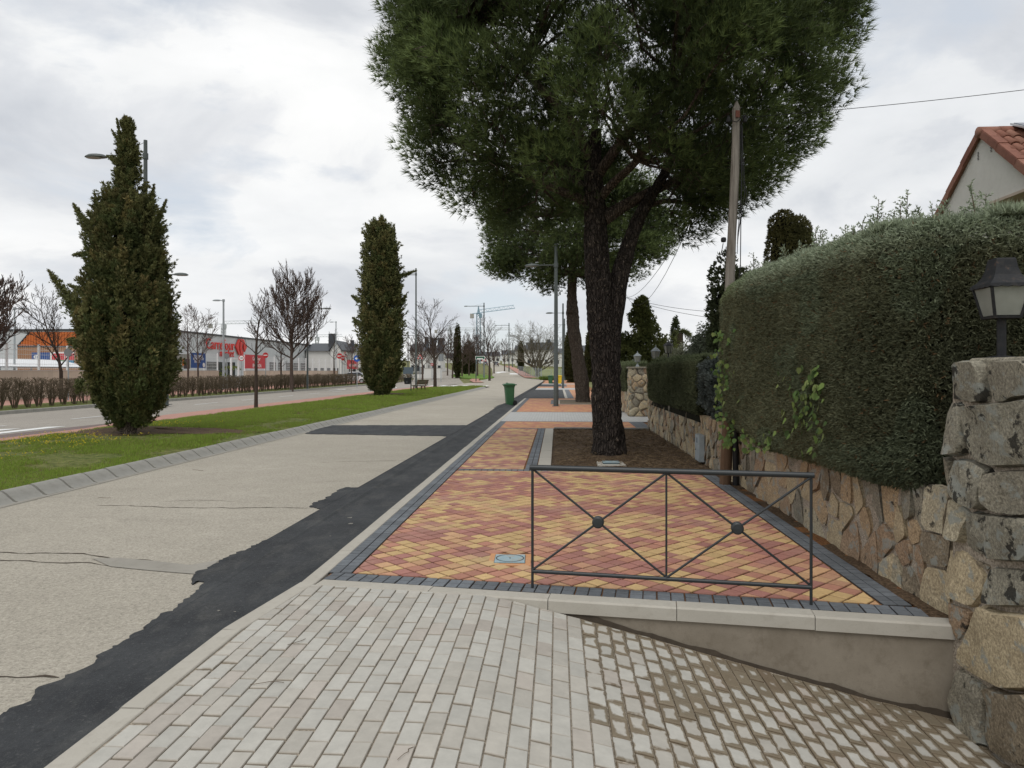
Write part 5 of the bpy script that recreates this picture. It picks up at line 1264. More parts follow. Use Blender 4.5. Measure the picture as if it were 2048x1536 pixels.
for sg in (1, -1):
    for i in range(13):
        o = link(bpy.data.objects.new('verge_tile', vme), roof); d = 0.02 + i * 0.41 
        o.location = (-OV + 0.005 - 0.004 * (i % 2), sg * d * math.cos(ang), zr + 0.06 - d * math.sin(ang) + 0.012 * (i % 2)); o.rotation_euler = (-sg * ang + 0.02 * sg, 0, 0); o.scale = (1, sg, 1)
rm = MB(); rm.tube([(0, 0, 0), (0.5, 0, 0.015)], [0.13, 0.115], 12); rme = rm.mesh(True); rme.materials.append(M_clay)
for i in range(8): o = link(bpy.data.objects.new('ridge_tile', rme), roof); o.location = (-OV - 0.02 + i * 0.44, 0, zr + 0.085 + 0.004 * (i % 2))
sp_ = thing('solar_panel', 'solar panel tilted on the clay roof at the right edge', 'solar panel', (HT + 0.66, AS - 0.05, AZ + 0.14))
M_pv = plain('solar_cells', (0.03, 0.04, 0.065), 0.2, 0.6, 0.1, 3)
m = MB(); m.box((0.9, -0.55, -0.02), (1.9, 1.2, 0.045)); m.v = [(x, y, z - (-(y)) * 0.55 * -1 * 0 + (y + 0.0) * 0.5) for x, y, z in m.v]; m.build('frame', plain('aluminium', (0.5, 0.51, 0.52), 0.35, 0.5, 0.05, 5, 0.6), sp_)
m = MB(); m.box((0.9, -0.55, 0.006), (1.8, 1.1, 0.02)); m.v = [(x, y, z + y * 0.5) for x, y, z in m.v]; m.build('cells', M_pv, sp_)
m = MB(); m.box((0.2, -0.25, -0.16), (0.04, 0.04, 0.2)); m.box((1.6, -0.25, -0.16), (0.04, 0.04, 0.2)); m.build('bracket', plain('steel', (0.4, 0.41, 0.42), 0.4), sp_)
# vent bricks in the gable
for (u, v_) in ((1957, 312), (1983, 296)):
    s_, z_ = onwall(u, v_, HT); vb = MB()
    for k in range(6): vb.box((-0.004, s_ - AS + 0.012 * (k % 2), z_ + (k - 2.5) * 0.032), (0.012, 0.05, 0.012))
    vb.build('air_vent', plain('vent_dark', (0.05, 0.05, 0.05)), house)
# ================================================================== pines
def m_bark(name, a, b, fleck):
    m = Mat(name, 0.95, 0.1); wv = m.n('ShaderNodeVectorMath', operation='ADD'); nz = m.n('ShaderNodeTexNoise'); nz.inputs['Scale'].default_value = 7; m.l(m.tc.outputs['Object'], nz.inputs['Vector'])
    sv = m.n('ShaderNodeVectorMath', operation='SCALE'); m.l(nz.outputs[1], sv.inputs[0]); sv.inputs['Scale'].default_value = 0.10
    m.l(m.vec((1, 1, 0.26)), wv.inputs[0]); m.l(sv.outputs[0], wv.inputs[1])
    vo = m.voro(19, 'DISTANCE_TO_EDGE', wv.outputs[0]); n1 = m.noise(10, 8, 0.7, m.vec((1, 1, 0.3))); n2 = m.noise(26, 5, 0.65, m.vec((1, 1, 0.38)))
    c = m.ramp(n1, [(0.3, a), (0.7, b)]); c = m.mix(m.ramp(vo, [(0.0, 0.7), (0.12, 0.0)]), c, tuple(x * 0.3 for x in a))
    c = m.mix(m.ramp(n2, [(0.60, 0.0), (0.66, 0.85)]), c, fleck); m.base(c)
    m.bump(m.ramp(vo, [(0.0, 0.0), (0.2, 1.0)]), 0.9, 0.05); m.bump(n2, 0.7, 0.03); return m.m
M_bark = m_bark('dark_pine_bark', (0.032, 0.027, 0.024), (0.078, 0.064, 0.055), (0.25, 0.20, 0.155))
M_bark2 = m_bark('brown_pine_bark', (0.085, 0.068, 0.055), (0.155, 0.125, 0.10), (0.26, 0.21, 0.165))
M_barkl = m_bark('limb_bark', (0.085, 0.066, 0.054), (0.16, 0.128, 0.104), (0.2, 0.16, 0.13))
def trunk_np(path, radii, n=30, step=0.07, rough=0.02, seed=1):
    P_ = np.array(path, float); seg = np.r_[0, np.cumsum(np.linalg.norm(np.diff(P_, axis=0), axis=1))]; m = max(6, int(seg[-1] / step)); q = np.linspace(0, seg[-1], m)
    pc = np.stack([np.interp(q, seg, P_[:, k]) for k in range(3)], 1)
    for _ in range(6): pc[1:-1] = (pc[:-2] + 2 * pc[1:-1] + pc[2:]) / 4
    rc = np.interp(q, seg, radii); d = unit(np.gradient(pc, axis=0)); ref = np.array((0, 1.0, 0)); a = unit(ref - d * (d @ ref)[:, None]); b = np.cross(d, a)
    th = np.arange(n) * 2 * np.pi / n; TH, Q = np.meshgrid(th, q)
    R_ = rc[:, None] * (1 + 0.10 * (npnoise(np.cos(TH) * 1.3 + 9, np.sin(TH) * 1.3 + Q * 0.9, seed) - 0.5) * 2) + rough * (npnoise(TH * 4.5, Q * 6, seed + 1) - 0.5) * 2 + rough * 0.6 * (npnoise(TH * 9, Q * 15, seed + 2) - 0.5) * 2
    V = pc[:, None, :] + a[:, None, :] * (np.cos(TH) * R_)[..., None] + b[:, None, :] * (np.sin(TH) * R_)[..., None]
    i, k = np.meshgrid(np.arange(m - 1), np.arange(n), indexing='ij'); k2 = (k + 1) % n
    return V.reshape(-1, 3), np.stack((i * n + k, i * n + k2, (i + 1) * n + k2, (i + 1) * n + k), -1).reshape(-1, 4)
def add_trunk(name, path, radii, mat, parent, **k):
    V, Fc = trunk_np(path, radii, **k); return obj_np(name, mesh_np(V, Fc, smooth=True), mat, parent)
M_needle = foliage_mat('pine_needles', 0.25, 0.15)
def pine_crown(parent, cx, cy, env, nclump, nshoot, nneed, nl, nw, crad, limb_from, seed, extra=(), limb_r=0.05, zr_=None):
    r = np.random.default_rng(seed); zs = [e[0] for e in env]; z0, z1 = zs[0], zs[-1]; parts = []; cl = []
    zc = lambda z: np.interp(z, zs, [e[1] for e in env])
    while len(cl) < nclump:
        z = r.uniform(z0, z1); rm = zc(z)
        if r.random() > rm / max(e[1] for e in env): continue
        a = r.uniform(0, 2 * np.pi); f = r.uniform(0.84, 0.98) if r.random() < 0.72 else r.uniform(0.25, 0.78)
        c = np.array((cx + rm * f * np.cos(a), cy + rm * f * np.sin(a), z))
        if any(np.linalg.norm(c - q[0]) < crad * 0.62 for q in cl): 
            if r.random() < 0.8: continue
        cl.append((c, crad * r.uniform(0.7, 1.25)))
    for e in extra: cl.append((np.array(e[:3]), e[3]))
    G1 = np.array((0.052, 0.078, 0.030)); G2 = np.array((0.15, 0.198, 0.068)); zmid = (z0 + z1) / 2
    limbs = MB()
    for c, rad in cl:
        n = int(nshoot * (rad / crad) ** 2); d = unit(r.normal(size=(n, 3))); q = r.random(n) ** 0.45
        out = unit(np.array((c[0] - cx, c[1] - cy, (c[2] - z0) * 0.8 + 0.2))[None])[0]
        P_ = c + d * q[:, None] * rad * np.array((1, 1, 0.8)); D = unit(d * 0.7 + out * 0.7 + np.array((0, 0, 0.45)))
        tone = r.uniform(0.6, 1.25); f = np.clip(q * 0.6 + 0.4 * (d @ out), 0, 1)[:, None]  # f paints light into the needle colour: dark inside the clump, lit-looking outward
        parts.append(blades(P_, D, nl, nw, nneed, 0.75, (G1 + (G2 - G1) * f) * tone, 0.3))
        # branch to the clump
        lf = min(limb_from, key=lambda p: np.linalg.norm(np.array(p) - c)); lf = np.array(lf); mid = lf * 0.45 + c * 0.55; mid[2] = lf[2] * 0.6 + c[2] * 0.4 - 0.1
        L = np.linalg.norm(c - lf); r0 = limb_r * min(1.2, 0.35 + L / 5)
        limbs.tube([tuple(lf), tuple(lf * 0.7 + mid * 0.3 + r.normal(size=3) * 0.06), tuple(mid + r.normal(size=3) * 0.12), tuple(c)], [r0, r0 * 0.8, r0 * 0.5, 0.012], 5)
        for _ in range(5):
            e = c + unit(r.normal(size=(1, 3)))[0] * rad * 0.8; limbs.tube([tuple(mid * 0.3 + c * 0.7), tuple((c + e) / 2 + r.normal(size=3) * 0.05), tuple(e)], [0.016, 0.011, 0.005], 3)
    V, Fc, Cc = join_np(parts); cr = obj_np('crown', mesh_np(V, Fc, Cc), M_needle, parent); limbs.build('branches', M_barkl, cr)
K1 = 13.8 / FPX; b1 = g(1218, 912)
def L1(u, v, y=0.0): return ((u - 1218) * K1, y, EYE + (HOR - v) * K1)
pine1 = thing('umbrella_pine', 'big near pine with a forked dark trunk and a huge crown', 'tree', (b1[0], b1[1], 0), A)
p_main = [(0.0, 0, -0.15), (0.0, 0, 0.25), L1(1214, 840), L1(1213, 770), L1(1208, 690), L1(1200, 620), L1(1195, 540), L1(1192, 470), L1(1190, 410), L1(1186, 340), L1(1190, 260)]
add_trunk('trunk', p_main, [0.36, 0.29, 0.285, 0.285, 0.29, 0.28, 0.24, 0.225, 0.21, 0.17, 0.12], M_bark, pine1, rough=0.022, seed=3, n=40, step=0.05)
add_trunk('second_stem', [L1(1220, 720), L1(1226, 640, 0.02), L1(1238, 560, 0.03), L1(1255, 500, 0.05), L1(1272, 450, 0.05), L1(1297, 400, 0.1), L1(1330, 350, 0.2), L1(1360, 280, 0.3)], [0.2, 0.19, 0.175, 0.15, 0.135, 0.115, 0.09, 0.06], M_bark, pine1, rough=0.015, seed=7)
for pth, rad in (([L1(1190, 415), L1(1160, 400, -0.1), L1(1090, 378, -0.3), L1(1000, 345, -0.6), L1(920, 300, -0.8)], [0.1, 0.085, 0.07, 0.05, 0.03]),
                 ([L1(1205, 440), L1(1240, 415, 0.1), L1(1290, 385, 0.2), L1(1380, 340, 0.5), L1(1480, 270, 0.8)], [0.14, 0.12, 0.10, 0.075, 0.04]),
                 ([L1(1192, 405), L1(1215, 380, -0.3), L1(1260, 350, -0.9), L1(1290, 310, -1.6)], [0.1, 0.08, 0.065, 0.04]),
                 ([L1(1185, 400), L1(1150, 350, 0.2), L1(1120, 300, 0.7), L1(1060, 220, 1.2)], [0.1, 0.085, 0.06, 0.04]),
                 ([L1(1290, 410, 0.1), L1(1340, 395, 0.2), L1(1400, 400, 0.4), L1(1450, 420, 0.5)], [0.055, 0.045, 0.03, 0.02]),
                 ([L1(1188, 360), L1(1240, 290, -0.4), L1(1330, 200, -0.6), L1(1430, 100, -0.8)], [0.11, 0.09, 0.06, 0.04]),
                 ([L1(1186, 330), L1(1140, 250, -0.3), L1(1040, 160, -0.6), L1(940, 80, -0.8)], [0.1, 0.085, 0.06, 0.04])):
    add_trunk('limb', pth, rad, M_barkl, pine1, n=12, step=0.1, rough=0.008, seed=int(rad[0] * 1000))
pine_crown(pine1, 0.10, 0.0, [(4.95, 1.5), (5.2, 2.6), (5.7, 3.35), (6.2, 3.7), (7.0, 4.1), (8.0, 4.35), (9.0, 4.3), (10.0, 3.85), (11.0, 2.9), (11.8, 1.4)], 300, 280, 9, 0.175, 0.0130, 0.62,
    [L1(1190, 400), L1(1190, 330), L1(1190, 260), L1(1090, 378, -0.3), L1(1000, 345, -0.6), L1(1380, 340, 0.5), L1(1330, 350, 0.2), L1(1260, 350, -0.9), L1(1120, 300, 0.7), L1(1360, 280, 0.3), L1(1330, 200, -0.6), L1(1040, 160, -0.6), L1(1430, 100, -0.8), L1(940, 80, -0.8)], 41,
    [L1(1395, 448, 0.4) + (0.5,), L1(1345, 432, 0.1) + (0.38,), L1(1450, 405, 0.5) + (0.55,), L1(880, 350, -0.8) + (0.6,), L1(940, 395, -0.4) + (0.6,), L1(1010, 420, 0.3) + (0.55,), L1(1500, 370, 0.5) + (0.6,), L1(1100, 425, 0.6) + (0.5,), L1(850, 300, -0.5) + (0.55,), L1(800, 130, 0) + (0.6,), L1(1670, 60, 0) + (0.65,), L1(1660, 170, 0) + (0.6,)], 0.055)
K2 = 37.8 / FPX; b2 = g(1166, 804)
def L2(u, v, y=0.0): return ((u - 1166) * K2, y, EYE + (HOR - v) * K2)
pine2 = thing('umbrella_pine', 'second pine, farther off, with a kinked knotted trunk', 'tree', (b2[0], b2[1], 0), A)
add_trunk('trunk', [(0, 0, -0.15), (0, 0, 0.3), L2(1163, 760), L2(1155, 710), L2(1147, 660), L2(1144, 625), L2(1143, 590), L2(1145, 550), L2(1145, 500)], [0.44, 0.36, 0.36, 0.34, 0.30, 0.33, 0.25, 0.23, 0.17], M_bark2, pine2, rough=0.03, seed=11)
m = MB(); m.lathe([(0.0, -0.15), (0.17, -0.12), (0.22, 0.0), (0.17, 0.12), (0.0, 0.15)], 12); q = L2(1140, 622, -0.28); m.move(Matrix.Translation(q)).build('knot', M_bark2, pine2)
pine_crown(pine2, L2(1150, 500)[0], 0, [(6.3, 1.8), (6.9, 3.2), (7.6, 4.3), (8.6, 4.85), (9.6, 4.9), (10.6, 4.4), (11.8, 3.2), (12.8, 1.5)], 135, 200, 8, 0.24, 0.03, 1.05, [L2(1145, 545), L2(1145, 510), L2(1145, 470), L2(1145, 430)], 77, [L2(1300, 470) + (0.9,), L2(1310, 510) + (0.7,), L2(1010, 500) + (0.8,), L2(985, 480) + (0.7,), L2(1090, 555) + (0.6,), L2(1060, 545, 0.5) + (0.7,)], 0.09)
# ================================================================== verge cypresses
def cypress(label, u0, v0, outline, dens, size, extra, seed, cols, trunk_r, nplume, plume):
    """outline: (v, left px, right px) about the axis; extra: side plumes (u, v, du, dv, radius px)"""
    b = g(u0, v0, 0.1); D = -SA * b[0] + CA * b[1]; K = D / FPX; Z = lambda v: EYE + (HOR - v) * K
    t = thing('cypress', label, 'tree', (b[0], b[1], 0.08), A); r = np.random.default_rng(seed)
    zs = np.array([Z(o[0]) for o in outline]); le = np.array([o[1] * K for o in outline]); ri = np.array([o[2] * K for o in outline]); od = np.argsort(zs); zs, le, ri = zs[od], le[od], ri[od]; sh_ = 0.13 * (D / 18.0) ** 0.7; le = np.maximum(0.03, le - sh_); ri = np.maximum(0.03, ri - sh_)
    g_, br = cols; parts = []; sk = D / 18.0
    def env(z_, th_):
        L_ = np.interp(z_, zs, le); R_ = np.interp(z_, zs, ri); c_ = math.cos(th_); return ((R_ if c_ > 0 else L_) * c_ * c_ + (L_ + R_) / 2 * (1 - c_ * c_)) * (1.06 - 0.42 * float(npnoise(th_ * 2.4 + seed, z_ * 0.55 / sk, 66)) * (1 - abs(c_)) - 0.12 * float(npnoise(th_ * 2.0 + seed, z_ * 1.4 / sk, 67)))
    wts = (le + ri); H_ = zs[-1] - zs[0]; npl = int(nplume)
    for k in range(npl):
        while True:
            z_ = r.uniform(zs[0] - 0.1 * sk, zs[-1])
            if r.random() < (np.interp(z_, zs, wts) / wts.max()) ** 0.7 + 0.06: break
        th_ = r.uniform(0, 2 * np.pi); R0 = env(z_, th_); o_ = np.array((math.cos(th_), math.sin(th_), 0.0)); ks = min(1.0, max(0.3, R0 / (0.85 * sk ** 0.6))); ln = plume * ks * r.uniform(0.6, 1.35); pr_ = plume * ks * r.uniform(0.15, 0.26)
        base = o_ * max(0.0, R0 - pr_ * r.uniform(0.6, 2.2)) + np.array((0, 0, z_ - ln * 0.5)); ax_ = unit((o_ * r.uniform(0.0, 0.4) * ks + np.array((0, 0, 1.0)) + r.normal(size=3) * 0.14)[None])[0]
        n = int(dens * r.uniform(0.8, 1.2)); f = r.random(n); w_ = pr_ * np.sqrt(np.clip(np.sin(np.pi * (0.12 + 0.86 * f)), 0.02, 1)); rv = unit(r.normal(size=(n, 3)))
        P_ = base + ax_ * (f * ln)[:, None] + rv * w_[:, None] * (r.random(n) ** 0.4)[:, None]; D_ = unit(ax_ * 0.9 + rv * 0.65)
        tone = r.uniform(0.6, 1.3); bf = np.clip(r.uniform(-0.5, 0.55) + 0.6 * (f - 0.4), 0, 1)[:, None]
        parts.append(blades(P_, D_, size, size * 0.26, 4, 0.5, (g_ * (1 - bf) + br * bf) * tone, 0.3, True))
    for k in range(int(npl * 0.85)):          # thin sprigs breaking the outline
        z_ = r.uniform(zs[0] + 0.2 * sk, zs[-1] - 0.1 * sk); th_ = r.choice((0.0, np.pi)) + r.normal() * 0.8; R0 = env(z_, th_); o_ = np.array((math.cos(th_), math.sin(th_), 0.0)); ln = plume * r.uniform(0.3, 0.75) * min(1, 0.4 + R0 / sk); ax_ = unit((o_ * r.uniform(0.3, 1.0) + np.array((0, 0, 0.9)) + r.normal(size=3) * 0.2)[None])[0]
        n = int(dens * 0.3); f = r.random(n); P_ = o_ * R0 * r.uniform(0.85, 1.0) + np.array((0, 0, z_)) + ax_ * (f * ln)[:, None] + r.normal(size=(n, 3)) * (plume * 0.045 * (1.15 - f))[:, None]
        parts.append(blades(P_, unit(ax_ + r.normal(size=(n, 3)) * 0.45), size * 0.8, size * 0.2, 4, 0.5, (g_ * 0.75 + br * 0.25) * r.uniform(0.8, 1.2), 0.3, True))
    for (u, v, du, dv, pr) in extra:
        m_ = int(900 / sk ** 1.3 * pr * K * math.hypot(du, dv) * K * 2.2) + 40; s_ = r.random(m_); w_ = (1 - s_ * 0.88) * pr * K * 0.72
        P2 = np.stack(((u + du * s_ - u0) * K, np.zeros(m_), Z(v) - dv * s_ * K), 1) + r.normal(size=(m_, 3)) * w_[:, None] * 0.42
        d2 = unit(np.array((du, 0, -dv, ), float)[None]); parts.append(blades(P2, unit(d2 + r.normal(size=(m_, 3)) * 0.4), size * (1 - 0.55 * s_), np.repeat(size * 0.24 * (1 - 0.5 * s_), 5), 5, 0.55, (g_ * 1.1) * (1 - 0.35 * s_[:, None]) + br * 0.35 * s_[:, None], 0.3, True))
    V, Fc, Cc = join_np(parts); V[:, 2] -= 0.08; obj_np('crown', mesh_np(V, Fc, Cc), M_leaf, t)
    m = MB(); m.lathe([(max(0.02, (a + b_) / 2 * 0.42), z_ - 0.08) for z_, a, b_ in zip(zs, le, ri)], 14); m.build('inner_twigs', M_core, t)
    add_trunk('trunk', [(0, 0, -0.1), (0.02, 0, 0.25), (0, 0, zs[0] + 0.6)], [trunk_r * 1.5, trunk_r, trunk_r * 0.9], M_bark2, t, n=18, rough=0.02, seed=seed)
    for k in range(4): a = k * 1.5 + 0.4; m = MB(); m.tube([(0, 0, 0.12), (math.cos(a) * 0.12, math.sin(a) * 0.12, 0.4), (math.cos(a) * 0.3, math.sin(a) * 0.3, 0.95)], [trunk_r * 0.4, trunk_r * 0.35, trunk_r * 0.2], 7); m.build('stem', M_bark2, t)
    return t
CG, CB = np.array((0.10, 0.122, 0.046)), np.array((0.26, 0.21, 0.09))
cypress('large shaggy cypress on the verge, in front of the left street lamp', 255, 872,
    [(856, 22, 25), (835, 42, 55), (810, 55, 75), (780, 72, 90), (740, 84, 97), (700, 88, 97), (650, 98, 92), (620, 92, 86), (580, 80, 84), (540, 72, 76), (500, 72, 68), (460, 78, 60), (430, 66, 56), (405, 50, 48), (385, 30, 40), (360, 22, 28), (330, 24, 24), (300, 22, 20), (275, 14, 12), (250, 6, 4), (240, 2, 2)], 62, 0.10,
    [(170, 640, -72, -98, 34), (190, 600, -50, -30, 26), (185, 470, -38, -62, 24), (200, 450, -10, -60, 18), (190, 505, -45, 5, 16), (300, 425, 8, -55, 14), (305, 460, 28, -60, 16), (248, 330, -14, -92, 12), (246, 300, -22, -40, 9), (252, 290, 6, -30, 7), (240, 330, -26, -18, 9), (262, 340, 14, -40, 9), (165, 690, -30, -10, 26), (320, 600, 18, -30, 18), (165, 760, -10, 25, 24), (345, 740, 14, -10, 20)], 5, (CG, CB), 0.17, 900, 0.62)
cypress('columnar cypress on the verge beside the wooden bench', 763, 793,
    [(786, 20, 20), (775, 30, 28), (750, 42, 40), (720, 47, 43), (690, 48, 44), (650, 46, 44), (610, 44, 43), (570, 42, 42), (540, 40, 38), (510, 39, 36), (480, 38, 30), (460, 33, 22), (445, 14, 10), (437, 4, 3)], 42, 0.2,
    [(720, 650, -14, -14, 14), (718, 600, -14, -8, 10), (795, 555, 38, -14, 9), (800, 610, 12, -20, 12), (745, 470, -14, -24, 10), (785, 480, 4, -25, 9)], 9, (CG * 1.05, CB * 1.0), 0.26, 700, 1.25)
# ================================================================== grass on the verge
M_grass = foliage_mat('grass_blades', 0.2, 0.3)
def in_bare(X, Y): return (((X + 10.2) / 2.3) ** 2 + ((Y - 17.3) / 1.15) ** 2 < 1) | (((X + 11.3) / 1.6) ** 2 + ((Y - 45.3) / 1.5) ** 2 < 1)
def vz(X, Y): 
    f = np.clip((X - V1) / (V0 - V1), 0, 1); return 0.075 + 0.05 * np.sin(np.pi * f) + 0.10 * np.exp(-((X + 10.89) ** 2 + (Y - 17.36) ** 2) / 0.81)
parts = []
for (y0, y1, n, sz, wd) in ((6.5, 14, 90000, 0.05, 0.007), (14, 24, 80000, 0.07, 0.010), (24, 40, 60000, 0.09, 0.017), (40, 72, 50000, 0.12, 0.03)):
    X = rng.uniform(V0, V1 + 0.02, n); Y = rng.uniform(y0, y1, n); patch = npnoise(X * 1.1, Y * 0.9, 71) * 0.6 + npnoise(X * 3.4, Y * 3.1, 72) * 0.4
    edge = np.clip((X + 9.0) / 1.5, 0, 1) * (Y < 18)
    ok = (rng.random(n) < np.clip((patch - 0.25 - 0.16 * edge) * 4, 0.03, 1)) & ~(in_bare(X, Y) & (rng.random(n) < 0.96))
    wlim = np.where(Y < 58, 1.0, np.clip(1 - ((Y - 58) / 15.0) ** 2, 0, 1)); ok &= (V1 - X) < (V1 - V0) * wlim
    X, Y, patch = X[ok], Y[ok], patch[ok]; n = len(X); P_ = np.stack((X, Y, vz(X, Y) - 0.005), 1)
    f = np.clip(patch, 0, 1)[:, None]; dry = (rng.random(n) < 0.16)[:, None]
    c = np.array((0.19, 0.25, 0.045)) * (1 - f) + np.array((0.25, 0.36, 0.055)) * f; c = np.where(dry, np.array((0.24, 0.20, 0.085)), c)
    parts.append(blades(P_, unit(np.array((0, 0, 1.0))[None] + rdir(n) * 0.5), sz * (0.5 + patch), wd, 2, 0.35, c, 0.3))
V, Fc, Cc = join_np(parts); o = obj_np('grass', mesh_np(V, Fc, Cc), M_grass); tag(o, 'bright green grass of the verge, patchy towards the kerb', 'grass', None, 'stuff')
n = 4200; X = rng.uniform(V0, V1 - 0.6, n); Y = rng.uniform(7, 24, n); ok = (npnoise(X * 0.8, Y * 0.7, 81) + 0.35 * npnoise(X * 3, Y * 3, 82) > 0.62) & (X < -9.0 - (Y - 8) * 0.05) & ~in_bare(X, Y) & (Y < 20); X, Y = X[ok], Y[ok]; n = len(X)
P_ = np.stack((X, Y, vz(X, Y) + rng.uniform(0.05, 0.12, n)), 1); v1 = blades(P_, rdir(n) * np.array((1, 1, 0.3)), 0.022, 0.02, 3, 0.8, np.array((0.62, 0.50, 0.04)), 0.15, True)
o = obj_np('yellow_flowers', mesh_np(*v1[:2], v1[2]), M_grass); tag(o, 'tiny yellow flowers scattered in the verge grass', 'flowers', None, 'stuff')
n = 15000; X = rng.uniform(-2.6, 4, n) ; Y = rng.uniform(107, 112.5, n); P_ = np.stack((X, Y, np.array([hgt(y) for y in Y]) - 0.1), 1)
v1 = blades(P_, unit(np.array((0, 0, 1.0))[None] + rdir(n) * 0.4), 0.55, 0.06, 2, 0.4, np.array((0.12, 0.17, 0.035)), 0.4); o = obj_np('grass', mesh_np(*v1[:2], v1[2]), M_grass); tag(o, 'rough tall grass at the far road corner', 'grass', None, 'stuff')
# ================================================================== street lamps
M_lampgreen = plain('grey_green_steel', (0.065, 0.078, 0.074), 0.5, 0.5, 0.08, 4); M_galv = plain('galvanised_steel', (0.30, 0.33, 0.34), 0.45, 0.5, 0.1, 4)
def lamp_mesh(h, arm, mat):
    root = None
def street_lamp(loc, h, arm, az, label, group=None, mat=None, rad=0.085, double=True, ahead=None):
    """tapered post, twin-bar arm below the top, flat oval luminaire with a glass underside"""
    mat = mat or M_lampgreen; t = thing('street_lamp', label, 'street lamp', loc, az, group); za = h - (0.55 if ahead is None else ahead)
    m = MB(); m.tube([(0, 0, -0.08), (0, 0, 0.9), (0, 0, 0.95), (0, 0, h)], [rad * 1.15, rad * 1.12, rad, rad * 0.72], 14); autosmooth(m.build('post', mat, t), 30)
    m = MB(); m.box((0, 0, 0.0), (0.36, 0.36, 0.03)); m.build('base_plate', mat, t)
    for dz in (0.05, -0.05) if double else (0.0,): m = MB(); m.tube([(0, 0, za + dz), (arm, 0, za + dz * 0.6)], 0.024, 8); m.build('arm_bar', mat, t)
    m = MB(); m.tube([(0, 0, za - 0.1), (0, 0, za + 0.1)], rad * 1.05, 12); m.build('collar', mat, t)
    if double: m = MB(); m.tube([(0, 0, h - 0.05), (arm * 0.62, 0, za + 0.06)], 0.008, 5); m.build('stay_rod', mat, t)
    m = MB(); L, W, n = 0.78, 0.2, 18; v = []
    for zt_, k in ((0.0, 1.0), (0.035, 0.94), (0.085, 0.7), (0.11, 0.3)):
        for q in range(n): a = 2 * math.pi * q / n; v.append((arm + L / 2 - 0.04 + L / 2 * k * math.cos(a), W * k * math.sin(a), za + zt_ - 0.03))
    m.add(v, [tuple(range(n - 1, -1, -1)), tuple(3 * n + q for q in range(n))] + [(l * n + q, l * n + (q + 1) % n, (l + 1) * n + (q + 1) % n, (l + 1) * n + q) for l in range(3) for q in range(n)])
    hd = autosmooth(m.build('lamp_head', mat, t), 40)
    m = MB(); v = [(arm + L / 2 + 0.03 + 0.27 * math.cos(2 * math.pi * q / n), 0.15 * math.sin(2 * math.pi * q / n), za - 0.03 - d) for d in (0.002, 0.03) for q in range(n)]
    m.add(v, [tuple(range(n)), tuple(2 * n - 1 - q for q in range(n))] + [(q, n + q, n + (q + 1) % n, (q + 1) % n) for q in range(n)]); m.build('glass', M_frost, hd); return t
GL = 'street lamps along the verge'; GR = 'street lamps along the right pavement'; GO = 'street lamps across the main road'
LEFTW = math.pi; 
p = at(291, 24.4); street_lamp((p.x, p.y, 0.03), 9.55, 1.35, LEFTW + 0.06, 'tall street lamp rising behind the large shaggy cypress', GL)
b = g(832, 779); street_lamp((b[0], b[1], 0.03), EYE + (HOR - 536) / FPX * 63, 2.2, LEFTW, 'street lamp beside the wooden bench, its arm reaching into the columnar cypress', GL)
p = at(968, 117); street_lamp((p.x, p.y, 0.2), EYE + (HOR - 608) / FPX * 117, 2.6, LEFTW, 'far street lamp behind the green street-name sign', GL, rad=0.12)
p = at(1018, 165); street_lamp((p.x, p.y, hgt(165)), EYE + (HOR - 646) / FPX * 165 - hgt(165), 2.6, LEFTW, 'distant street lamp right of the climbing road, nearer of two', GL, rad=0.13)
p = at(1036, 190); street_lamp((p.x, p.y, hgt(190)), EYE + (HOR - 668) / FPX * 190 - hgt(190), 2.6, LEFTW, 'distant street lamp right of the climbing road, farther of two', GL, rad=0.14)
p = at(1025, 215); street_lamp((p.x, p.y, hgt(215)), EYE + (HOR - 686) / FPX * 215 - hgt(215), 1.5, LEFTW, 'small distant post farthest up the climbing road', GL, rad=0.13)
b = g(1112, 812); street_lamp((b[0], b[1], 0.0), EYE + (HOR - 488) / FPX * 33.5, 0.75, LEFTW, 'nearest slim street lamp on the right pavement, by the second pine', GR, double=False, ahead=1.0, rad=0.105)
b = g(1126, 777); street_lamp((b[0], b[1], 0.0), EYE + (HOR - 607) / FPX * 67, 0.9, LEFTW, 'second street lamp on the right pavement, between the yellow bin and the second pine', GR, double=False, ahead=0.9, rad=0.1)
p = at(1129, 106); street_lamp((p.x, p.y, 0.2), EYE + (HOR - 640) / FPX * 106, 1.0, LEFTW, 'third and farthest street lamp on the right pavement', GR, double=False, ahead=0.9, rad=0.12)
p = at(615, 62); street_lamp((p.x, p.y, 0.05), EYE + (HOR - 606) / FPX * 62, 1.4, 0.0, 'street lamp across the main road, in front of the bushy bare tree', GO)
p = at(333, 34); street_lamp((p.x, p.y, 0.05), EYE + (HOR - 545) / FPX * 34, 0.35, 0.0, 'street lamp across the main road, only its head showing beside the shaggy cypress', GO, double=False, ahead=0.15)
p = at(816, 130); street_lamp((p.x, p.y, 0.5), EYE + (HOR - 665) / FPX * 130 - 0.5, 1.6, 0.0, 'far street lamp across the main road, right of the columnar cypress', GO, rad=0.1)
p = at(447, 60); t = street_lamp((p.x, p.y, 0.05), EYE + (HOR - 601) / FPX * 60, 0.15, LEFTW + 0.3, 'pale galvanised lamp post in front of the supermarket sign', None, M_galv, 0.1, False, 0.05)
p = at(672, 110); street_lamp((p.x, p.y, 0.05), EYE + (HOR - 644) / FPX * 110, 0.3, LEFTW, 'slim grey lamp post in front of the white gabled house', None, M_galv, 0.1, False, 0.05)
p = at(29, 52); street_lamp((p.x, p.y, 0.0), EYE + (HOR - 616) / FPX * 52, 0.25, 0.0, 'slim pale lamp post in the supermarket yard at the left edge', None, M_galv, 0.075, False, 0.05)
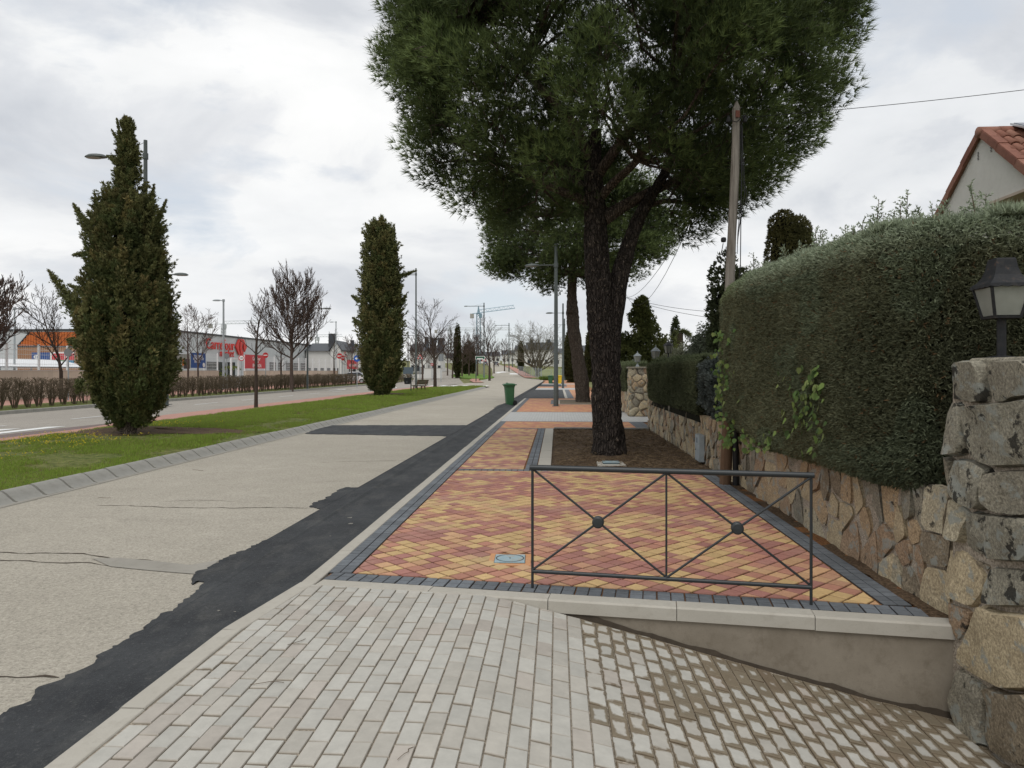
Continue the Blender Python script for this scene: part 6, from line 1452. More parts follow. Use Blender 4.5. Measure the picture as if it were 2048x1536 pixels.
# ================================================================== wheelie bins
M_bing = plain('green_plastic', (0.03, 0.105, 0.045), 0.45, 0.45, 0.1, 5); M_biny = plain('yellow_plastic', (0.72, 0.47, 0.02), 0.45, 0.45, 0.08, 5); M_rub = plain('black_rubber', (0.012, 0.012, 0.013), 0.7, 0.3)
def bin_(loc, rz, body, lid, label):
    t = thing('wheelie_bin', label, 'bin', loc, rz); t.scale = (0.9, 0.84, 1.03); m = MB()
    v = []
    for z, a, b_, oy in ((0.04, 0.205, 0.215, 0.02), (0.5, 0.232, 0.24, 0.0), (0.9, 0.255, 0.268, -0.012), (0.905, 0.285, 0.305, -0.015), (0.965, 0.29, 0.31, -0.015)):
        c_ = 0.05
        v += [(x, y + oy, z) for x, y in ((-a + c_, -b_), (a - c_, -b_), (a, -b_ + c_), (a, b_ - c_), (a - c_, b_), (-a + c_, b_), (-a, b_ - c_), (-a, -b_ + c_))]
    m.add(v, [tuple(range(7, -1, -1)), tuple(32 + q for q in range(8))] + [(l * 8 + q, l * 8 + (q + 1) % 8, (l + 1) * 8 + (q + 1) % 8, (l + 1) * 8 + q) for l in range(4) for q in range(8)]); autosmooth(m.build('body', body, t), 35)
    m = MB(); v = []
    for z, k, oy in ((0.968, 1.06, -0.03), (1.0, 1.08, -0.035), (1.035, 0.92, -0.02), (1.055, 0.5, 0.0)):
        a, b_, c_ = 0.29 * k, 0.325 * k, 0.06; v += [(x, y + oy, z) for x, y in ((-a + c_, -b_), (a - c_, -b_), (a, -b_ + c_), (a, b_ - c_), (a - c_, b_), (-a + c_, b_), (-a, b_ - c_), (-a, -b_ + c_))]
    m.add(v, [tuple(range(7, -1, -1)), tuple(24 + q for q in range(8))] + [(l * 8 + q, l * 8 + (q + 1) % 8, (l + 1) * 8 + (q + 1) % 8, (l + 1) * 8 + q) for l in range(3) for q in range(8)]); ld = autosmooth(m.build('lid', lid, t), 35)
    m = MB(); m.box((0, -0.15, 1.07), (0.16, 0.1, 0.02)); m.build('lid_grip', lid, ld)
    m = MB(); m.tube([(-0.22, 0.34, 0.96), (-0.2, 0.38, 1.0), (0.2, 0.38, 1.0), (0.22, 0.34, 0.96)], 0.016, 8); m.build('handle', body, t)
    for sx in (-1, 1):
        m = MB(); m.lathe([(0.0, -0.03), (0.09, -0.03), (0.125, -0.022), (0.125, 0.022), (0.09, 0.03), (0.0, 0.03)], 20); m.move(Matrix.Translation((sx * 0.262, 0.27, 0.125)) @ Matrix.Rotation(math.pi / 2, 4, 'Y')); autosmooth(m.build('wheel', M_rub, t), 30)
    m = MB(); m.tube([(-0.25, 0.27, 0.125), (0.25, 0.27, 0.125)], 0.014, 8); m.build('axle', M_galv, t); return t
b = g(1019, 811, -0.04); bin_((b[0], b[1], -0.036), math.radians(-74), M_bing, M_bing, 'green wheelie bin alone at the edge of the road')
b = g(1101, 769, 0.0); bin_((b[0], b[1], 0.03), math.radians(-60), M_bing, M_bing, 'far green wheelie bin beside the yellow one')
b = g(1119, 769, 0.0); bin_((b[0], b[1], 0.03), math.radians(-60), M_biny, M_biny, 'far yellow wheelie bin beside the green one')
b = g(1190, 785, 0.0); bin_((b[0] + 0.06, b[1], 0.005), math.radians(80), M_bing, M_biny, 'wheelie bin with a yellow lid half hidden by the near pine trunk')
# ================================================================== bench and litter bin
M_slat = plain('worn_green_planks', (0.075, 0.068, 0.035), 0.75, 0.25, 0.2, 14); M_red = plain('rust_red_steel', (0.10, 0.035, 0.025), 0.6, 0.4, 0.15, 9)
b = g(838, 783, 0.05); bench = thing('park_bench', 'wooden bench with rust-red legs on the pink path, seen from behind', 'bench', (b[0], b[1], 0.055), math.radians(130))
for k in range(4): m = MB(); m.box((0, -0.18 + 0.13 * k, 0.46), (1.75, 0.115, 0.045)); m.build('seat_slat', M_slat, bench)
for k in range(3): m = MB(); m.box((0, 0, 0), (1.75, 0.115, 0.04)); m.move(Matrix.Translation((0, -0.28 - 0.035 * k, 0.60 + 0.125 * k)) @ Matrix.Rotation(math.radians(75), 4, 'X')).build('back_slat', M_slat, bench)
for x in (-0.62, 0.62):
    m = MB(); m.tube([(x, 0.16, 0), (x, 0.1, 0.44)], 0.045, 6); m.tube([(x, -0.2, 0), (x, -0.16, 0.44)], 0.045, 6); m.tube([(x, -0.22, 0.43), (x, 0.2, 0.43)], 0.03, 6); m.tube([(x, -0.2, 0.44), (x, -0.36, 0.9)], 0.03, 6); m.build('leg', M_red, bench)
b = g(822, 785, 0.05); lb = thing('litter_bin', 'small black litter bin on a post, left of the bench', 'litter bin', (b[0], b[1], 0.055), 0)
m = MB(); m.tube([(0, 0, -0.05), (0, 0, 1.35)], 0.04, 10); m.build('post', M_iron, lb)
m = MB(); v = []
for z, a in ((0.62, 0.18), (1.1, 0.23)): v += [(x - 0.27, y, z) for x, y in ((-a, -a), (a, -a), (a, a), (-a, a))]
m.add(v, [(3, 2, 1, 0), (4, 5, 6, 7), (0, 1, 5, 4), (1, 2, 6, 5), (2, 3, 7, 6), (3, 0, 4, 7)]); m.build('basket', plain('black_sheet', (0.018, 0.02, 0.022), 0.5), lb)
m = MB(); m.box((-0.27, -0.215, 0.78), (0.08, 0.01, 0.03)); m.build('plate', M_galv, lb)
# ================================================================== road signs
M_sred = plain('sign_red', (0.50, 0.02, 0.02), 0.4, 0.4, 0.05); M_swh = plain('sign_white', (0.78, 0.78, 0.76), 0.4, 0.4, 0.04); M_sblue = plain('sign_blue', (0.015, 0.10, 0.42), 0.4, 0.4, 0.05); M_sgreen = plain('sign_green', (0.015, 0.10, 0.05), 0.4, 0.4, 0.05); M_sblk = plain('sign_black', (0.015, 0.015, 0.015), 0.5); M_sback = plain('sign_back', (0.18, 0.195, 0.20), 0.5, 0.5)
def plate(mb, pts, y0, y1):
    n = len(pts); mb.add([(x, y, z) for y in (y0, y1) for x, z in pts], [tuple(range(n)), tuple(2 * n - 1 - q for q in range(n))] + [(q, n + q, n + (q + 1) % n, (q + 1) % n) for q in range(n)]); return mb
disc = lambda r_, z, n=24: [(r_ * math.cos(2 * math.pi * k / n), z + r_ * math.sin(2 * math.pi * k / n)) for k in range(n)]
def sign(u, D, vc, label, kind, r_=0.32, rz=A, zg=0.06, pm=None, name='road_sign'):
    p = at(u, D, vc); t = thing(name, label, 'road sign', (p.x, p.y, zg), rz); zc_ = p.z - zg
    m = MB(); m.tube([(0, 0.03, -0.1), (0, 0.03, zc_ + r_ * 0.8)], 0.035 if D < 90 else 0.05, 8); m.build('post', pm or M_galv, t)
    def face(nm, pts, mat, k): return plate(MB(), pts, -0.004 * k - 0.004, -0.004 * k).build(nm, mat, f)
    if kind == 'tri':
        q = [(-r_ * 1.1, zc_ - r_ * 0.75), (r_ * 1.1, zc_ - r_ * 0.75), (0, zc_ + r_ * 1.15)]; f = plate(MB(), q, -0.004, 0.006).build('panel', M_sred, t)
        face('white_field', [(x * 0.68, zc_ - r_ * 0.12 + (z - zc_ + r_ * 0.12) * 0.68) for x, z in q], M_swh, 1)
        face('symbol', [(-0.09, zc_ - 0.16), (0.09, zc_ - 0.16), (0.05, zc_ + 0.02), (0.02, zc_ + 0.13), (-0.03, zc_ + 0.11), (-0.05, zc_ - 0.02)], M_sblk, 2)
    elif kind == 'noentry':
        f = plate(MB(), disc(r_, zc_), -0.004, 0.006).build('panel', M_sred, t); face('white_bar', [(-r_ * 0.7, zc_ - r_ * 0.17), (r_ * 0.7, zc_ - r_ * 0.17), (r_ * 0.7, zc_ + r_ * 0.17), (-r_ * 0.7, zc_ + r_ * 0.17)], M_swh, 1)
    elif kind == 'stop':
        f = plate(MB(), [(r_ * math.cos(math.pi / 8 + k * math.pi / 4), zc_ + r_ * math.sin(math.pi / 8 + k * math.pi / 4)) for k in range(8)], -0.004, 0.006).build('panel', M_sred, t); text('lettering', 'STOP', r_ * 0.7, M_swh, f, (0, -0.012, zc_), (math.pi / 2, 0, 0), 0.002, True)
    elif kind == 'limit':
        f = plate(MB(), disc(r_, zc_), -0.004, 0.006).build('panel', M_sred, t); face('white_field', disc(r_ * 0.74, zc_), M_swh, 1); text('number', '10', r_ * 0.85, M_sblk, f, (0, -0.016, zc_), (math.pi / 2, 0, 0), 0.002, True)
    elif kind == 'blue':
        f = plate(MB(), disc(r_, zc_), -0.004, 0.006).build('panel', M_sblue, t); face('arrow', [(-r_ * 0.65, zc_), (-r_ * 0.1, zc_ + r_ * 0.45), (-r_ * 0.1, zc_ + r_ * 0.16), (r_ * 0.6, zc_ + r_ * 0.16), (r_ * 0.6, zc_ - r_ * 0.16), (-r_ * 0.1, zc_ - r_ * 0.16), (-r_ * 0.1, zc_ - r_ * 0.45)], M_swh, 1)
    elif kind == 'back': plate(MB(), disc(r_, zc_), -0.004, 0.006).build('panel', M_sback, t)
    elif kind == 'plate': plate(MB(), [(-r_ * 0.7, zc_ - r_), (r_ * 0.7, zc_ - r_), (r_ * 0.7, zc_ + r_), (-r_ * 0.7, zc_ + r_)], -0.004, 0.006).build('panel', M_sback, t)
    return t
sign(840, 66, 714, 'red-edged warning triangle sign just right of the lamp by the bench', 'tri', 0.24)
sign(968, 116, 719, 'red-edged warning triangle sign right of the green street-name sign', 'tri', 0.38, zg=0.2)
sign(531, 60, 710.5, 'round no-entry sign in front of the red supermarket banner', 'noentry', 0.235)
sign(453, 62, 712, 'grey back of a round sign under the supermarket lettering', 'back', 0.25)
sign(136, 38, 705, 'grey back of a round sign left of the shaggy cypress', 'back', 0.22)
sign(679, 85, 712, 'no-entry sign half hidden by the grey post, left of the columnar cypress', 'noentry', 0.34)
sign(685.5, 80, 716, 'red stop sign seen edge-on left of the columnar cypress', 'stop', 0.3, A + 1.0)
sign(690, 82, 709, 'narrow warning triangle turned away, left of the columnar cypress', 'tri', 0.33, A + 1.1)
sign(714, 70, 717, 'blue round arrow sign partly behind the columnar cypress', 'blue', 0.33)
sign(864, 105, 729, 'small no-entry sign under the open bare tree', 'noentry', 0.2)
sign(882, 96, 715, 'tall plain grey sign plate on a thin post beside the open bare tree', 'plate', 0.5)
p = at(952, 97); t = thing('street_name_sign', 'dark green street-name board on a slim dark post', 'sign', (p.x, p.y, 0.02), A)
m = MB(); m.tube([(0, 0.03, -0.1), (0, 0.03, EYE + 24 / FPX * 97)], 0.07, 8); m.build('post', M_lampgreen, t)
zc_ = EYE + (HOR - 716) / FPX * 97; f = plate(MB(), [(-0.1, zc_ - 0.23), (1.22, zc_ - 0.23), (1.22, zc_ + 0.23), (-0.1, zc_ + 0.23)], -0.02, 0.0).build('frame', M_swh, t)
plate(MB(), [(-0.05, zc_ - 0.17), (1.17, zc_ - 0.17), (1.17, zc_ + 0.18), (-0.05, zc_ + 0.18)], -0.03, -0.021).build('panel', M_sgreen, f)
plate(MB(), [(0.15, zc_ - 0.15), (0.95, zc_ - 0.15), (0.95, zc_ - 0.04), (0.15, zc_ - 0.04)], -0.036, -0.031).build('lettering', M_swh, f)
# ================================================================== bare trees and shrubs
M_twigd = plain('bare_bark', (0.06, 0.047, 0.038), 0.9, 0.1, 0.25, 8); M_twigr = plain('reddish_twigs', (0.09, 0.066, 0.055), 0.9, 0.1, 0.3, 8); M_twigy = plain('olive_twigs', (0.13, 0.115, 0.085), 0.9, 0.1, 0.25, 8); M_hedgetwig = plain('hedge_twigs', (0.115, 0.09, 0.062), 0.9, 0.1, 0.3, 10)
def grow(mb, p, d, L, r0, lev, rnd, P):
    """one branch and its children"""
    n = 4 if lev == 0 else 3; pts = [p]; q = p.copy(); dd = d.copy(); rad = [r0]
    for k in range(n):
        dd = (dd + Vector((rnd.gauss(0, 1), rnd.gauss(0, 1), rnd.gauss(0, 1))) * P['wob'] + Vector((0, 0, P['up'])) * (0.3 if lev else 0.1)).normalized(); q = q + dd * (L / n); pts.append(q.copy()); rad.append(max(P['rmin'], r0 * (1 - (k + 1) / n * P['taper'])))
    mb.tube(pts, rad, 7 if lev == 0 else 4 if lev == 1 else 3, cap=False)
    if lev >= P['lev']: return
    nc = P['nc'][lev]
    for i in range(nc):
        f = P['f0'][lev] + (1 - P['f0'][lev]) * (i + rnd.random() * 0.8) / nc; x = f * n; a = min(n - 1, int(x)); b = pts[a].lerp(pts[a + 1], x - a)
        ax = (pts[a + 1] - pts[a]).normalized(); az_ = rnd.uniform(0, 6.283) if lev else i * 2.4 + rnd.uniform(-0.4, 0.4); pe = ax.orthogonal().normalized(); pe.rotate(Matrix.Rotation(az_, 3, ax))
        an = math.radians(P['ang'][lev] + rnd.uniform(-10, 10)); nd = (ax * math.cos(an) + pe * math.sin(an)).normalized()
        grow(mb, b, nd, L * P['ratio'][lev] * (1.15 - 0.55 * f if lev == 0 else 1 - 0.3 * f) * rnd.uniform(0.75, 1.15), max(P['rmin'], rad[a] * P['rr']), lev + 1, rnd, P)
def bare_tree(label, loc, h, P, mat, seed, group=None, rz=0, name='bare_tree', trunk_r=0.08, stems=1):
    t = thing(name, label, 'tree', loc, rz, group); rnd = random.Random(seed); m = MB()
    tr = MB()
    if stems == 1:
        hh = h * P['th']; tr.tube([(0, 0, -0.12), (0.01, 0, hh * 0.5), (0, 0.01, hh + 0.03)], [trunk_r * 1.25, trunk_r, trunk_r * 0.92], 10)
        grow(m, Vector((0, 0, hh)), Vector((0, 0, 1)), h - hh, trunk_r * 0.9, 0, rnd, P)
    else:
        tr.tube([(0, 0, -0.12), (0, 0, h * 0.12)], [trunk_r * 1.6, trunk_r * 1.4], 10)
        for k in range(stems):
            a = k * 6.283 / stems + rnd.uniform(-0.3, 0.3); grow(m, Vector((0, 0, h * 0.1)), Vector((math.cos(a) * 0.55, math.sin(a) * 0.55, 1)).normalized(), h * 0.9, trunk_r * 0.6, 0, rnd, P)
    tr.build('trunk', mat, t); m.build('crown', mat, t); return t
PO = dict(th=0.3, wob=0.10, up=0.35, taper=0.85, rmin=0.010, lev=3, nc=[13, 8, 5], f0=[0.05, 0.25, 0.2], ang=[42, 38, 38], ratio=[0.62, 0.5, 0.5], rr=0.55)
PD = dict(th=0.3, wob=0.08, up=0.9, taper=0.8, rmin=0.014, lev=3, nc=[34, 13, 8], f0=[0.0, 0.1, 0.15], ang=[62, 36, 30], ratio=[0.60, 0.5, 0.5], rr=0.5)
PS = dict(th=0.45, wob=0.06, up=0.25, taper=0.85, rmin=0.008, lev=2, nc=[16, 7], f0=[0.02, 0.2], ang=[45, 42], ratio=[0.42, 0.45], rr=0.42)
def zat(v, D): return EYE + (HOR - v) / FPX * D
def tree_at(u, D, vtop, label, P, mat, seed, tr=0.08, zg=0.05, **k):
    p = at(u, D); return bare_tree(label, (p.x, p.y, zg), zat(vtop, D) - zg, P, mat, seed, trunk_r=tr, **k)
tree_at(512, 31, 598, 'young bare tree with a slim straight trunk on the pink path', PS, M_twigd, 3, 0.07)
tree_at(583, 58, 583, 'bushy dense bare tree in front of the supermarket fence', PD, M_twigr, 4, 0.14)
tree_at(122, 40, 612, 'bare tree in front of the orange-clad supermarket corner', PO, M_twigd, 5, 0.10)
tree_at(376, 52, 628, 'thin bare tree just right of the shaggy cypress', PS, M_twigr, 6, 0.07)
tree_at(396, 50, 640, 'short bare tree in front of the blue supermarket banner', PO, M_twigr, 7, 0.07)
tree_at(-62, 36, 570, 'bare tree with clinging dry leaves at the left edge', PD, M_twigr, 8, 0.1)
tree_at(562, 66, 690, 'thin trunk beside the bushy dense bare tree', PS, M_twigd, 9, 0.08)
p_ = g(870, 776); bare_tree('open bare tree standing on the path past the bench', (p_[0], p_[1], 0.03), zat(628, 69), PO, M_twigd, 10, trunk_r=0.15)
tree_at(979, 104, 652, 'bare tree behind the far warning triangle', PO, M_twigd, 11, 0.16)
tree_at(1075, 125, 664, 'wide multi-stemmed bare tree beyond the junction, by the wire fence', dict(PO, nc=[10, 8, 6], up=0.2, wob=0.14), M_twigy, 12, 0.3, zg=0.3, stems=6)
GRT = 'small reddish trees on the far island'
for i, (u, D, vt, lab) in enumerate(((924, 125, 684, 'small reddish tree just right of the tall slender island cypress'), (938, 130, 690, 'low reddish tree left of the green street-name sign'), (955, 128, 680, 'reddish tree right behind the green street-name board'), (905, 118, 690, 'reddish tree touching the left side of the tall slender island cypress'), (868, 112, 684, 'reddish tree behind the trunk of the open bare tree'), (845, 108, 672, 'tall reddish tree just right of the bench lamp and warning triangle'), (895, 135, 676, 'reddish tree between the open bare tree and the slender cypress'), (988, 150, 690, 'far reddish tree at the left edge of the climbing road'), (1009, 170, 688, 'compact reddish tree on the right side of the climbing road'), (948, 150, 676, 'tallest reddish tree at the back of the far island'), (832, 100, 688, 'pale reddish tree between the columnar cypress and the bench lamp'))):
    tree_at(u, D, vt, lab, dict(PD, nc=[18, 8, 5]), M_twigr, 20 + i, 0.13, zg=hgt(D), group=GRT)
tree_at(668, 82, 668, 'slim upright bare sapling in front of the white gable', PS, M_twigd, 41, 0.08); tree_at(703, 80, 690, 'small bare tree in front of the far red banner', PO, M_twigr, 42, 0.08)
# deciduous hedge: a double row of clipped bare shrubs
def shrub_mesh(seed):
    rnd = random.Random(seed); m = MB()
    for k in range(10):
        a = rnd.uniform(0, 6.283); sp_ = rnd.uniform(0.1, 0.42); tip = Vector((math.cos(a) * sp_, math.sin(a) * sp_, rnd.uniform(1.0, 1.2))); b = Vector((math.cos(a) * 0.06, math.sin(a) * 0.06, -0.03)); mid = b.lerp(tip, 0.35)
        m.tube([b, mid, tip], [0.016, 0.012, 0.006], 3, cap=False)
        for _ in range(13):
            f = rnd.uniform(0.25, 1); q = b.lerp(tip, f); e = q + Vector((rnd.gauss(0, 0.15), rnd.gauss(0, 0.15), rnd.uniform(0.08, 0.32))); e.z = min(e.z, 1.22 + rnd.uniform(-0.03, 0.03)); m.tube([q, e], [0.008, 0.0055], 3, cap=False)
    me = m.mesh(); me.materials.append(M_hedgetwig); return me
sm = [shrub_mesh(100 + k) for k in range(6)]
for row_, (t0, off) in enumerate(((-22.95, 0.0), (-23.9, 0.38))):
    s_ = 24 + off
    while s_ < 79:
        if True:
            o = bpy.data.objects.new('bare_shrub', random.choice(sm)); C.objects.link(o); o.location = (t0 + random.uniform(-0.06, 0.06) + max(0, s_ - 70) * 0.05, s_, 0.068); o.rotation_euler = (0, 0, random.uniform(0, 6.28)); k = random.uniform(0.92, 1.08); o.scale = (k * 1.05, k * 1.05, k)
            tag(o, 'clipped leafless shrub in the brown hedge along the main road', 'shrub', 'clipped bare shrubs along the main road')
        s_ += 0.77
for i, s_ in enumerate(np.arange(84, 100, 0.95)):
    o = bpy.data.objects.new('bare_shrub', random.choice(sm)); C.objects.link(o); o.location = (-22.4 + (s_ - 84) * 0.12, s_, 0.06); o.rotation_euler = (0, 0, random.uniform(0, 6.28)); o.scale = (1.3, 1.3, 1.0); tag(o, 'clipped leafless shrub in the far brown hedge behind the bench', 'shrub', 'clipped bare shrubs behind the bench')
# slender cypresses of the far island
GC = 'slender dark cypresses far up the street'
for i, (u, D, vt, vb, w_, lab) in enumerate(((915, 118, 652, 757, 0.75, 'tall slender brown-green cypress on the far island'), (931, 140, 690, 752, 0.7, 'left small cypress among the reddish island trees'), (938.5, 142, 686, 752, 0.7, 'right small cypress among the reddish island trees'), (946.5, 150, 694, 752, 0.6, 'thin cypress tip right of the two small island cypresses'), (1042, 170, 684, 738, 0.9, 'narrow dull cypress left of the multi-stemmed bare tree'), (1145, 92, 655, 770, 1.6, 'broad dark cypress behind the second pine trunk'), (1183, 100, 660, 762, 1.3, 'dark cypress between the two pine trunks'))):
    p = at(u, D); zt_ = zat(vt, D); zb_ = hgt(D); h_ = zt_ - zb_
    blob_bush('slim_cypress', lab, 'tree', [(p.x, p.y, zb_ + h_ * 0.52, w_ * 0.62, w_ * 0.62, h_ * 0.5), (p.x, p.y, zb_ + h_ * 0.35, w_ * 0.7, w_ * 0.7, h_ * 0.34)], 60, 0.34, c_dark((0.028, 0.034, 0.012), (0.09, 0.085, 0.03)), lump=0.15)
# ================================================================== low wall and white fence of the supermarket
M_tanw = m_fargrid('tan_block_wall', (0.55, 0.47, 0.37), 0.4, 0.2, 0.8); M_wht = plain('white_steel', (0.72, 0.73, 0.73), 0.5, 0.4, 0.05)
def fence(label, s0, s1, t_, zw_=1.66, zt_=3.2):
    T_ = thing('boundary_fence', label, 'fence', (t_, s0, 0)); L = s1 - s0
    m = MB(); m.box((0, L / 2, zw_ / 2 - 0.05), (0.25, L, zw_ + 0.1)); m.build('low_wall', M_tanw, T_)
    m = MB(); m.box((0, L / 2, zw_ + 0.02), (0.29, L + 0.02, 0.05)); m.build('coping', plain('pale_coping', (0.55, 0.53, 0.48), 0.8), T_)
    n = max(1, round(L / 2.45)); pm = MB(); pm.box((0, 0, (zt_ - zw_) / 2), (0.09, 0.09, zt_ - zw_)); pm = pm.mesh(); pm.materials.append(M_wht)
    w_ = L / n; wm = MB()
    for k in range(6): wm.box((0.0, w_ / 2, 0.12 + k * (zt_ - zw_ - 0.2) / 5), (0.018, w_ - 0.1, 0.018))
    for k in range(1, 16): wm.box((0.0, w_ * k / 16, (zt_ - zw_) / 2), (0.008, 0.008, zt_ - zw_ - 0.15))
    wm = wm.mesh(); wm.materials.append(M_wht)
    for k in range(n + 1): o = link(bpy.data.objects.new('post', pm), T_); o.location = (0, k * w_, zw_)
    for k in range(n): o = link(bpy.data.objects.new('mesh_panel', wm), T_); o.location = (0, k * w_, zw_)
    return T_
fence('white mesh fence on a tan wall, left of the supermarket entrance', 34.5, 61, -30)
fence('white mesh fence on a tan wall, right of the supermarket entrance', 66.5, 95, -30)
# ================================================================== supermarket
def m_clad(name, col, wl, axis):
    m = Mat(name, 0.5, 0.4); w_ = m.n('ShaderNodeTexWave', wave_type='BANDS', bands_direction=axis); m.l(m.tc.outputs['Object'], w_.inputs[0]); w_.inputs['Scale'].default_value = wl
    m.base(m.ramp(m.noise(0.6, 5), [(0.3, tuple(c * 0.94 for c in col)), (0.7, tuple(c * 1.05 for c in col))])); m.bump(w_.outputs[1], 0.35, 0.03); return m.m
M_grey = m_clad('grey_metal_cladding', (0.54, 0.565, 0.57), 1.6, 'Y'); M_grey2 = m_clad('grey_cladding_front', (0.27, 0.305, 0.33), 1.6, 'X'); M_trim = plain('dark_trim', (0.05, 0.055, 0.06), 0.5)
M_brickw = m_fargrid('orange_brick', (0.33, 0.17, 0.085), 0.25, 0.08, 0.7); M_orange = plain('orange_sheet', (0.50, 0.135, 0.03), 0.5, 0.4, 0.08, 2); M_glass = plain('dark_glass', (0.02, 0.024, 0.028), 0.12, 0.6, 0.2, 1); M_cred = plain('sign_letter_red', (0.62, 0.035, 0.025), 0.4, 0.4, 0.04)
ST, SS, SH = -42.6, 74.5, 6.05
sm_ = thing('supermarket', 'grey supermarket with red lettering and an orange corrugated corner', 'building', (ST, SS, 0))
LB = 46
m = MB(); m.box((-20, LB / 2, SH / 2 - 0.05), (40, LB, SH + 0.1)); m.build('wall', M_grey, sm_)
m = MB(); m.box((-20, LB / 2, SH + 0.1), (40.3, LB + 0.3, 0.2)); m.build('roof_edge', M_trim, sm_)
# street face: dark glazed entrance, lettering, windows
for (y0, y1) in ((-0.5 + 1, 0),): pass
def face_uv(u, v): s_, z_ = onwall(u, v, ST); return s_ - SS, z_
y0, _ = face_uv(414, 740); y1, _ = face_uv(447, 740); y2, _ = face_uv(455, 740); y3, _ = face_uv(468, 740); zt_ = face_uv(440, 724)[1]
for a, b_ in ((y0, y1), (y2, y3)): m = MB(); m.box((0.02, (a + b_) / 2, zt_ / 2), (0.12, b_ - a, zt_)); m.build('entrance_glass', M_glass, sm_)
for k in range(4): m = MB(); m.box((0.1, y0 + (y3 - y0) * k / 3, zt_ / 2), (0.06, 0.12, zt_)); m.build('entrance_post', M_trim, sm_)
for k in range(6): a = face_uv(545, 740)[0] + k * 3.2; m = MB(); m.box((0.02, a, 2.2), (0.1, 2.2, 1.5)); w_ = m.build('window', M_trim, sm_); m = MB(); m.box((0.08, a, 2.2), (0.03, 1.95, 1.25)); m.build('pane', M_glass, w_)
ROTF = (math.pi / 2, 0, math.pi / 2)
a, _ = face_uv(408, 700); b_, z_ = face_uv(465, 700); zc_ = face_uv(436, 690)[1]
text('shop_name', 'Carrefour', 1.9, M_cred, sm_, (0.25, (a + b_) / 2, zc_), ROTF, 0.05, False, wide=b_ - a)
a2, _ = face_uv(435, 708); b2_, _ = face_uv(464, 708); zc2 = face_uv(450, 707)[1]
text('shop_name', 'market', 1.35, M_cred, sm_, (0.25, (a2 + b2_) / 2, zc2), ROTF, 0.05, False, shear=0.25, wide=b2_ - a2)
la, _ = face_uv(468, 695); lb_, _ = face_uv(490, 695); zl = face_uv(479, 694)[1]; lw, lh = (lb_ - la) / 2, 1.05; lc = (la + lb_) / 2
def logo(parent, x, cy, cz, w_, h_, mat, d=0.16, flip=False):
    L_ = [(-w_, 0), (-w_ * 0.42, h_), (-w_ * 0.12, h_), (-w_ * 0.40, h_ * 0.5), (-w_ * 0.45, 0), (-w_ * 0.40, -h_ * 0.5), (-w_ * 0.12, -h_), (-w_ * 0.42, -h_)]
    R_ = [(w_, 0), (w_ * 0.42, h_), (w_ * 0.0, h_), (-w_ * 0.22, h_ * 0.5), (-w_ * 0.25, 0), (-w_ * 0.22, -h_ * 0.5), (w_ * 0.0, -h_), (w_ * 0.36, -h_), (w_ * 0.36, -h_ * 0.55), (w_ * 0.18, -h_ * 0.42), (w_ * 0.12, 0), (w_ * 0.18, h_ * 0.42), (w_ * 0.40, h_ * 0.45), (w_ * 0.44, h_ * 0.2), (w_ * 0.44, -h_ * 0.1), (w_ * 0.62, -h_ * 0.62)]
    for P4 in (L_, R_):
        m = MB(); n = len(P4)
        if flip: vv_ = [(cy + p_[0], yy, cz + p_[1]) for yy in (x, x + d) for p_ in P4]
        else: vv_ = [(xx, cy + p_[0], cz + p_[1]) for xx in (x, x + d) for p_ in P4]
        m.add(vv_, [tuple(range(n)), tuple(2 * n - 1 - q for q in range(n))] + [(q, n + q, n + (q + 1) % n, (q + 1) % n) for q in range(n)]); m.build('logo', mat, parent)
logo(sm_, 0.12, lc, zl, lw, lh, M_cred)
# front facing the camera: orange corrugated panel above brick
def front_uv(u, v): p = at(u, SS / CA * 1.0, v); r_ = ray(u, v); k = SS / r_[1]; return r_[0] * k - ST, EYE + r_[2] * k
xa, zo = front_uv(36, 692); xb, zo2 = front_uv(61, 653)
m = MB(); m.add([(xa, -0.03, zo), (-0.05, -0.03, zo), (-0.05, -0.03, SH - 0.12), (xb, -0.03, SH - 0.12)], [(0, 1, 2, 3)]); m.build('orange_backing', M_orange, sm_)
nrib = 52; rib = MB(); rib.add([(-0.1, 0, 0), (-0.05, -0.07, 0), (0.05, -0.07, 0), (0.1, 0, 0), (-0.1, 0, 1), (-0.05, -0.07, 1), (0.05, -0.07, 1), (0.1, 0, 1)], [(0, 1, 5, 4), (1, 2, 6, 5), (2, 3, 7, 6), (0, 3, 2, 1), (4, 5, 6, 7)]); rib = rib.mesh(); rib.materials.append(M_orange)
for k in range(nrib):
    x = xa + 0.15 + (-0.1 - xa - 0.2) * k / (nrib - 1); top = SH - 0.12 if x > xb else zo + (SH - 0.12 - zo) * (x - xa) / (xb - xa); o = link(bpy.data.objects.new('cladding_rib', rib), sm_); o.location = (x, -0.035, zo); o.scale = (1, 1, max(0.02, top - zo))
m = MB(); m.tube([(xa, -0.06, zo), (xb, -0.06, SH - 0.1)], 0.09, 4); m.build('slanted_trim', M_trim, sm_); m = MB(); m.box((xa / 2, -0.05, zo - 0.06), (-xa, 0.1, 0.16)); m.build('ledge', M_trim, sm_)
m = MB(); m.box((xa / 2, -0.02, (zo - 0.15) / 2), (-xa, 0.1, zo - 0.15)); m.build('brick_front', M_brickw, sm_); m = MB(); m.box((-30, -0.02, (zo - 0.1) / 2), (60 + 2 * xa - 8, 0.08, zo - 0.1)); m.build('grey_front', M_trim if False else plain('dark_glazing', (0.12, 0.135, 0.145), 0.3, 0.5), sm_)
def banner(name_, u0, u1, v0, v1, mat):
    x0, za = front_uv(u0, v1); x1, zb_ = front_uv(u1, v0); m = MB(); m.box(((x0 + x1) / 2, -0.1, (za + zb_) / 2), (x1 - x0, 0.04, zb_ - za)); return m.build(name_, mat, sm_), x0, x1, za, zb_
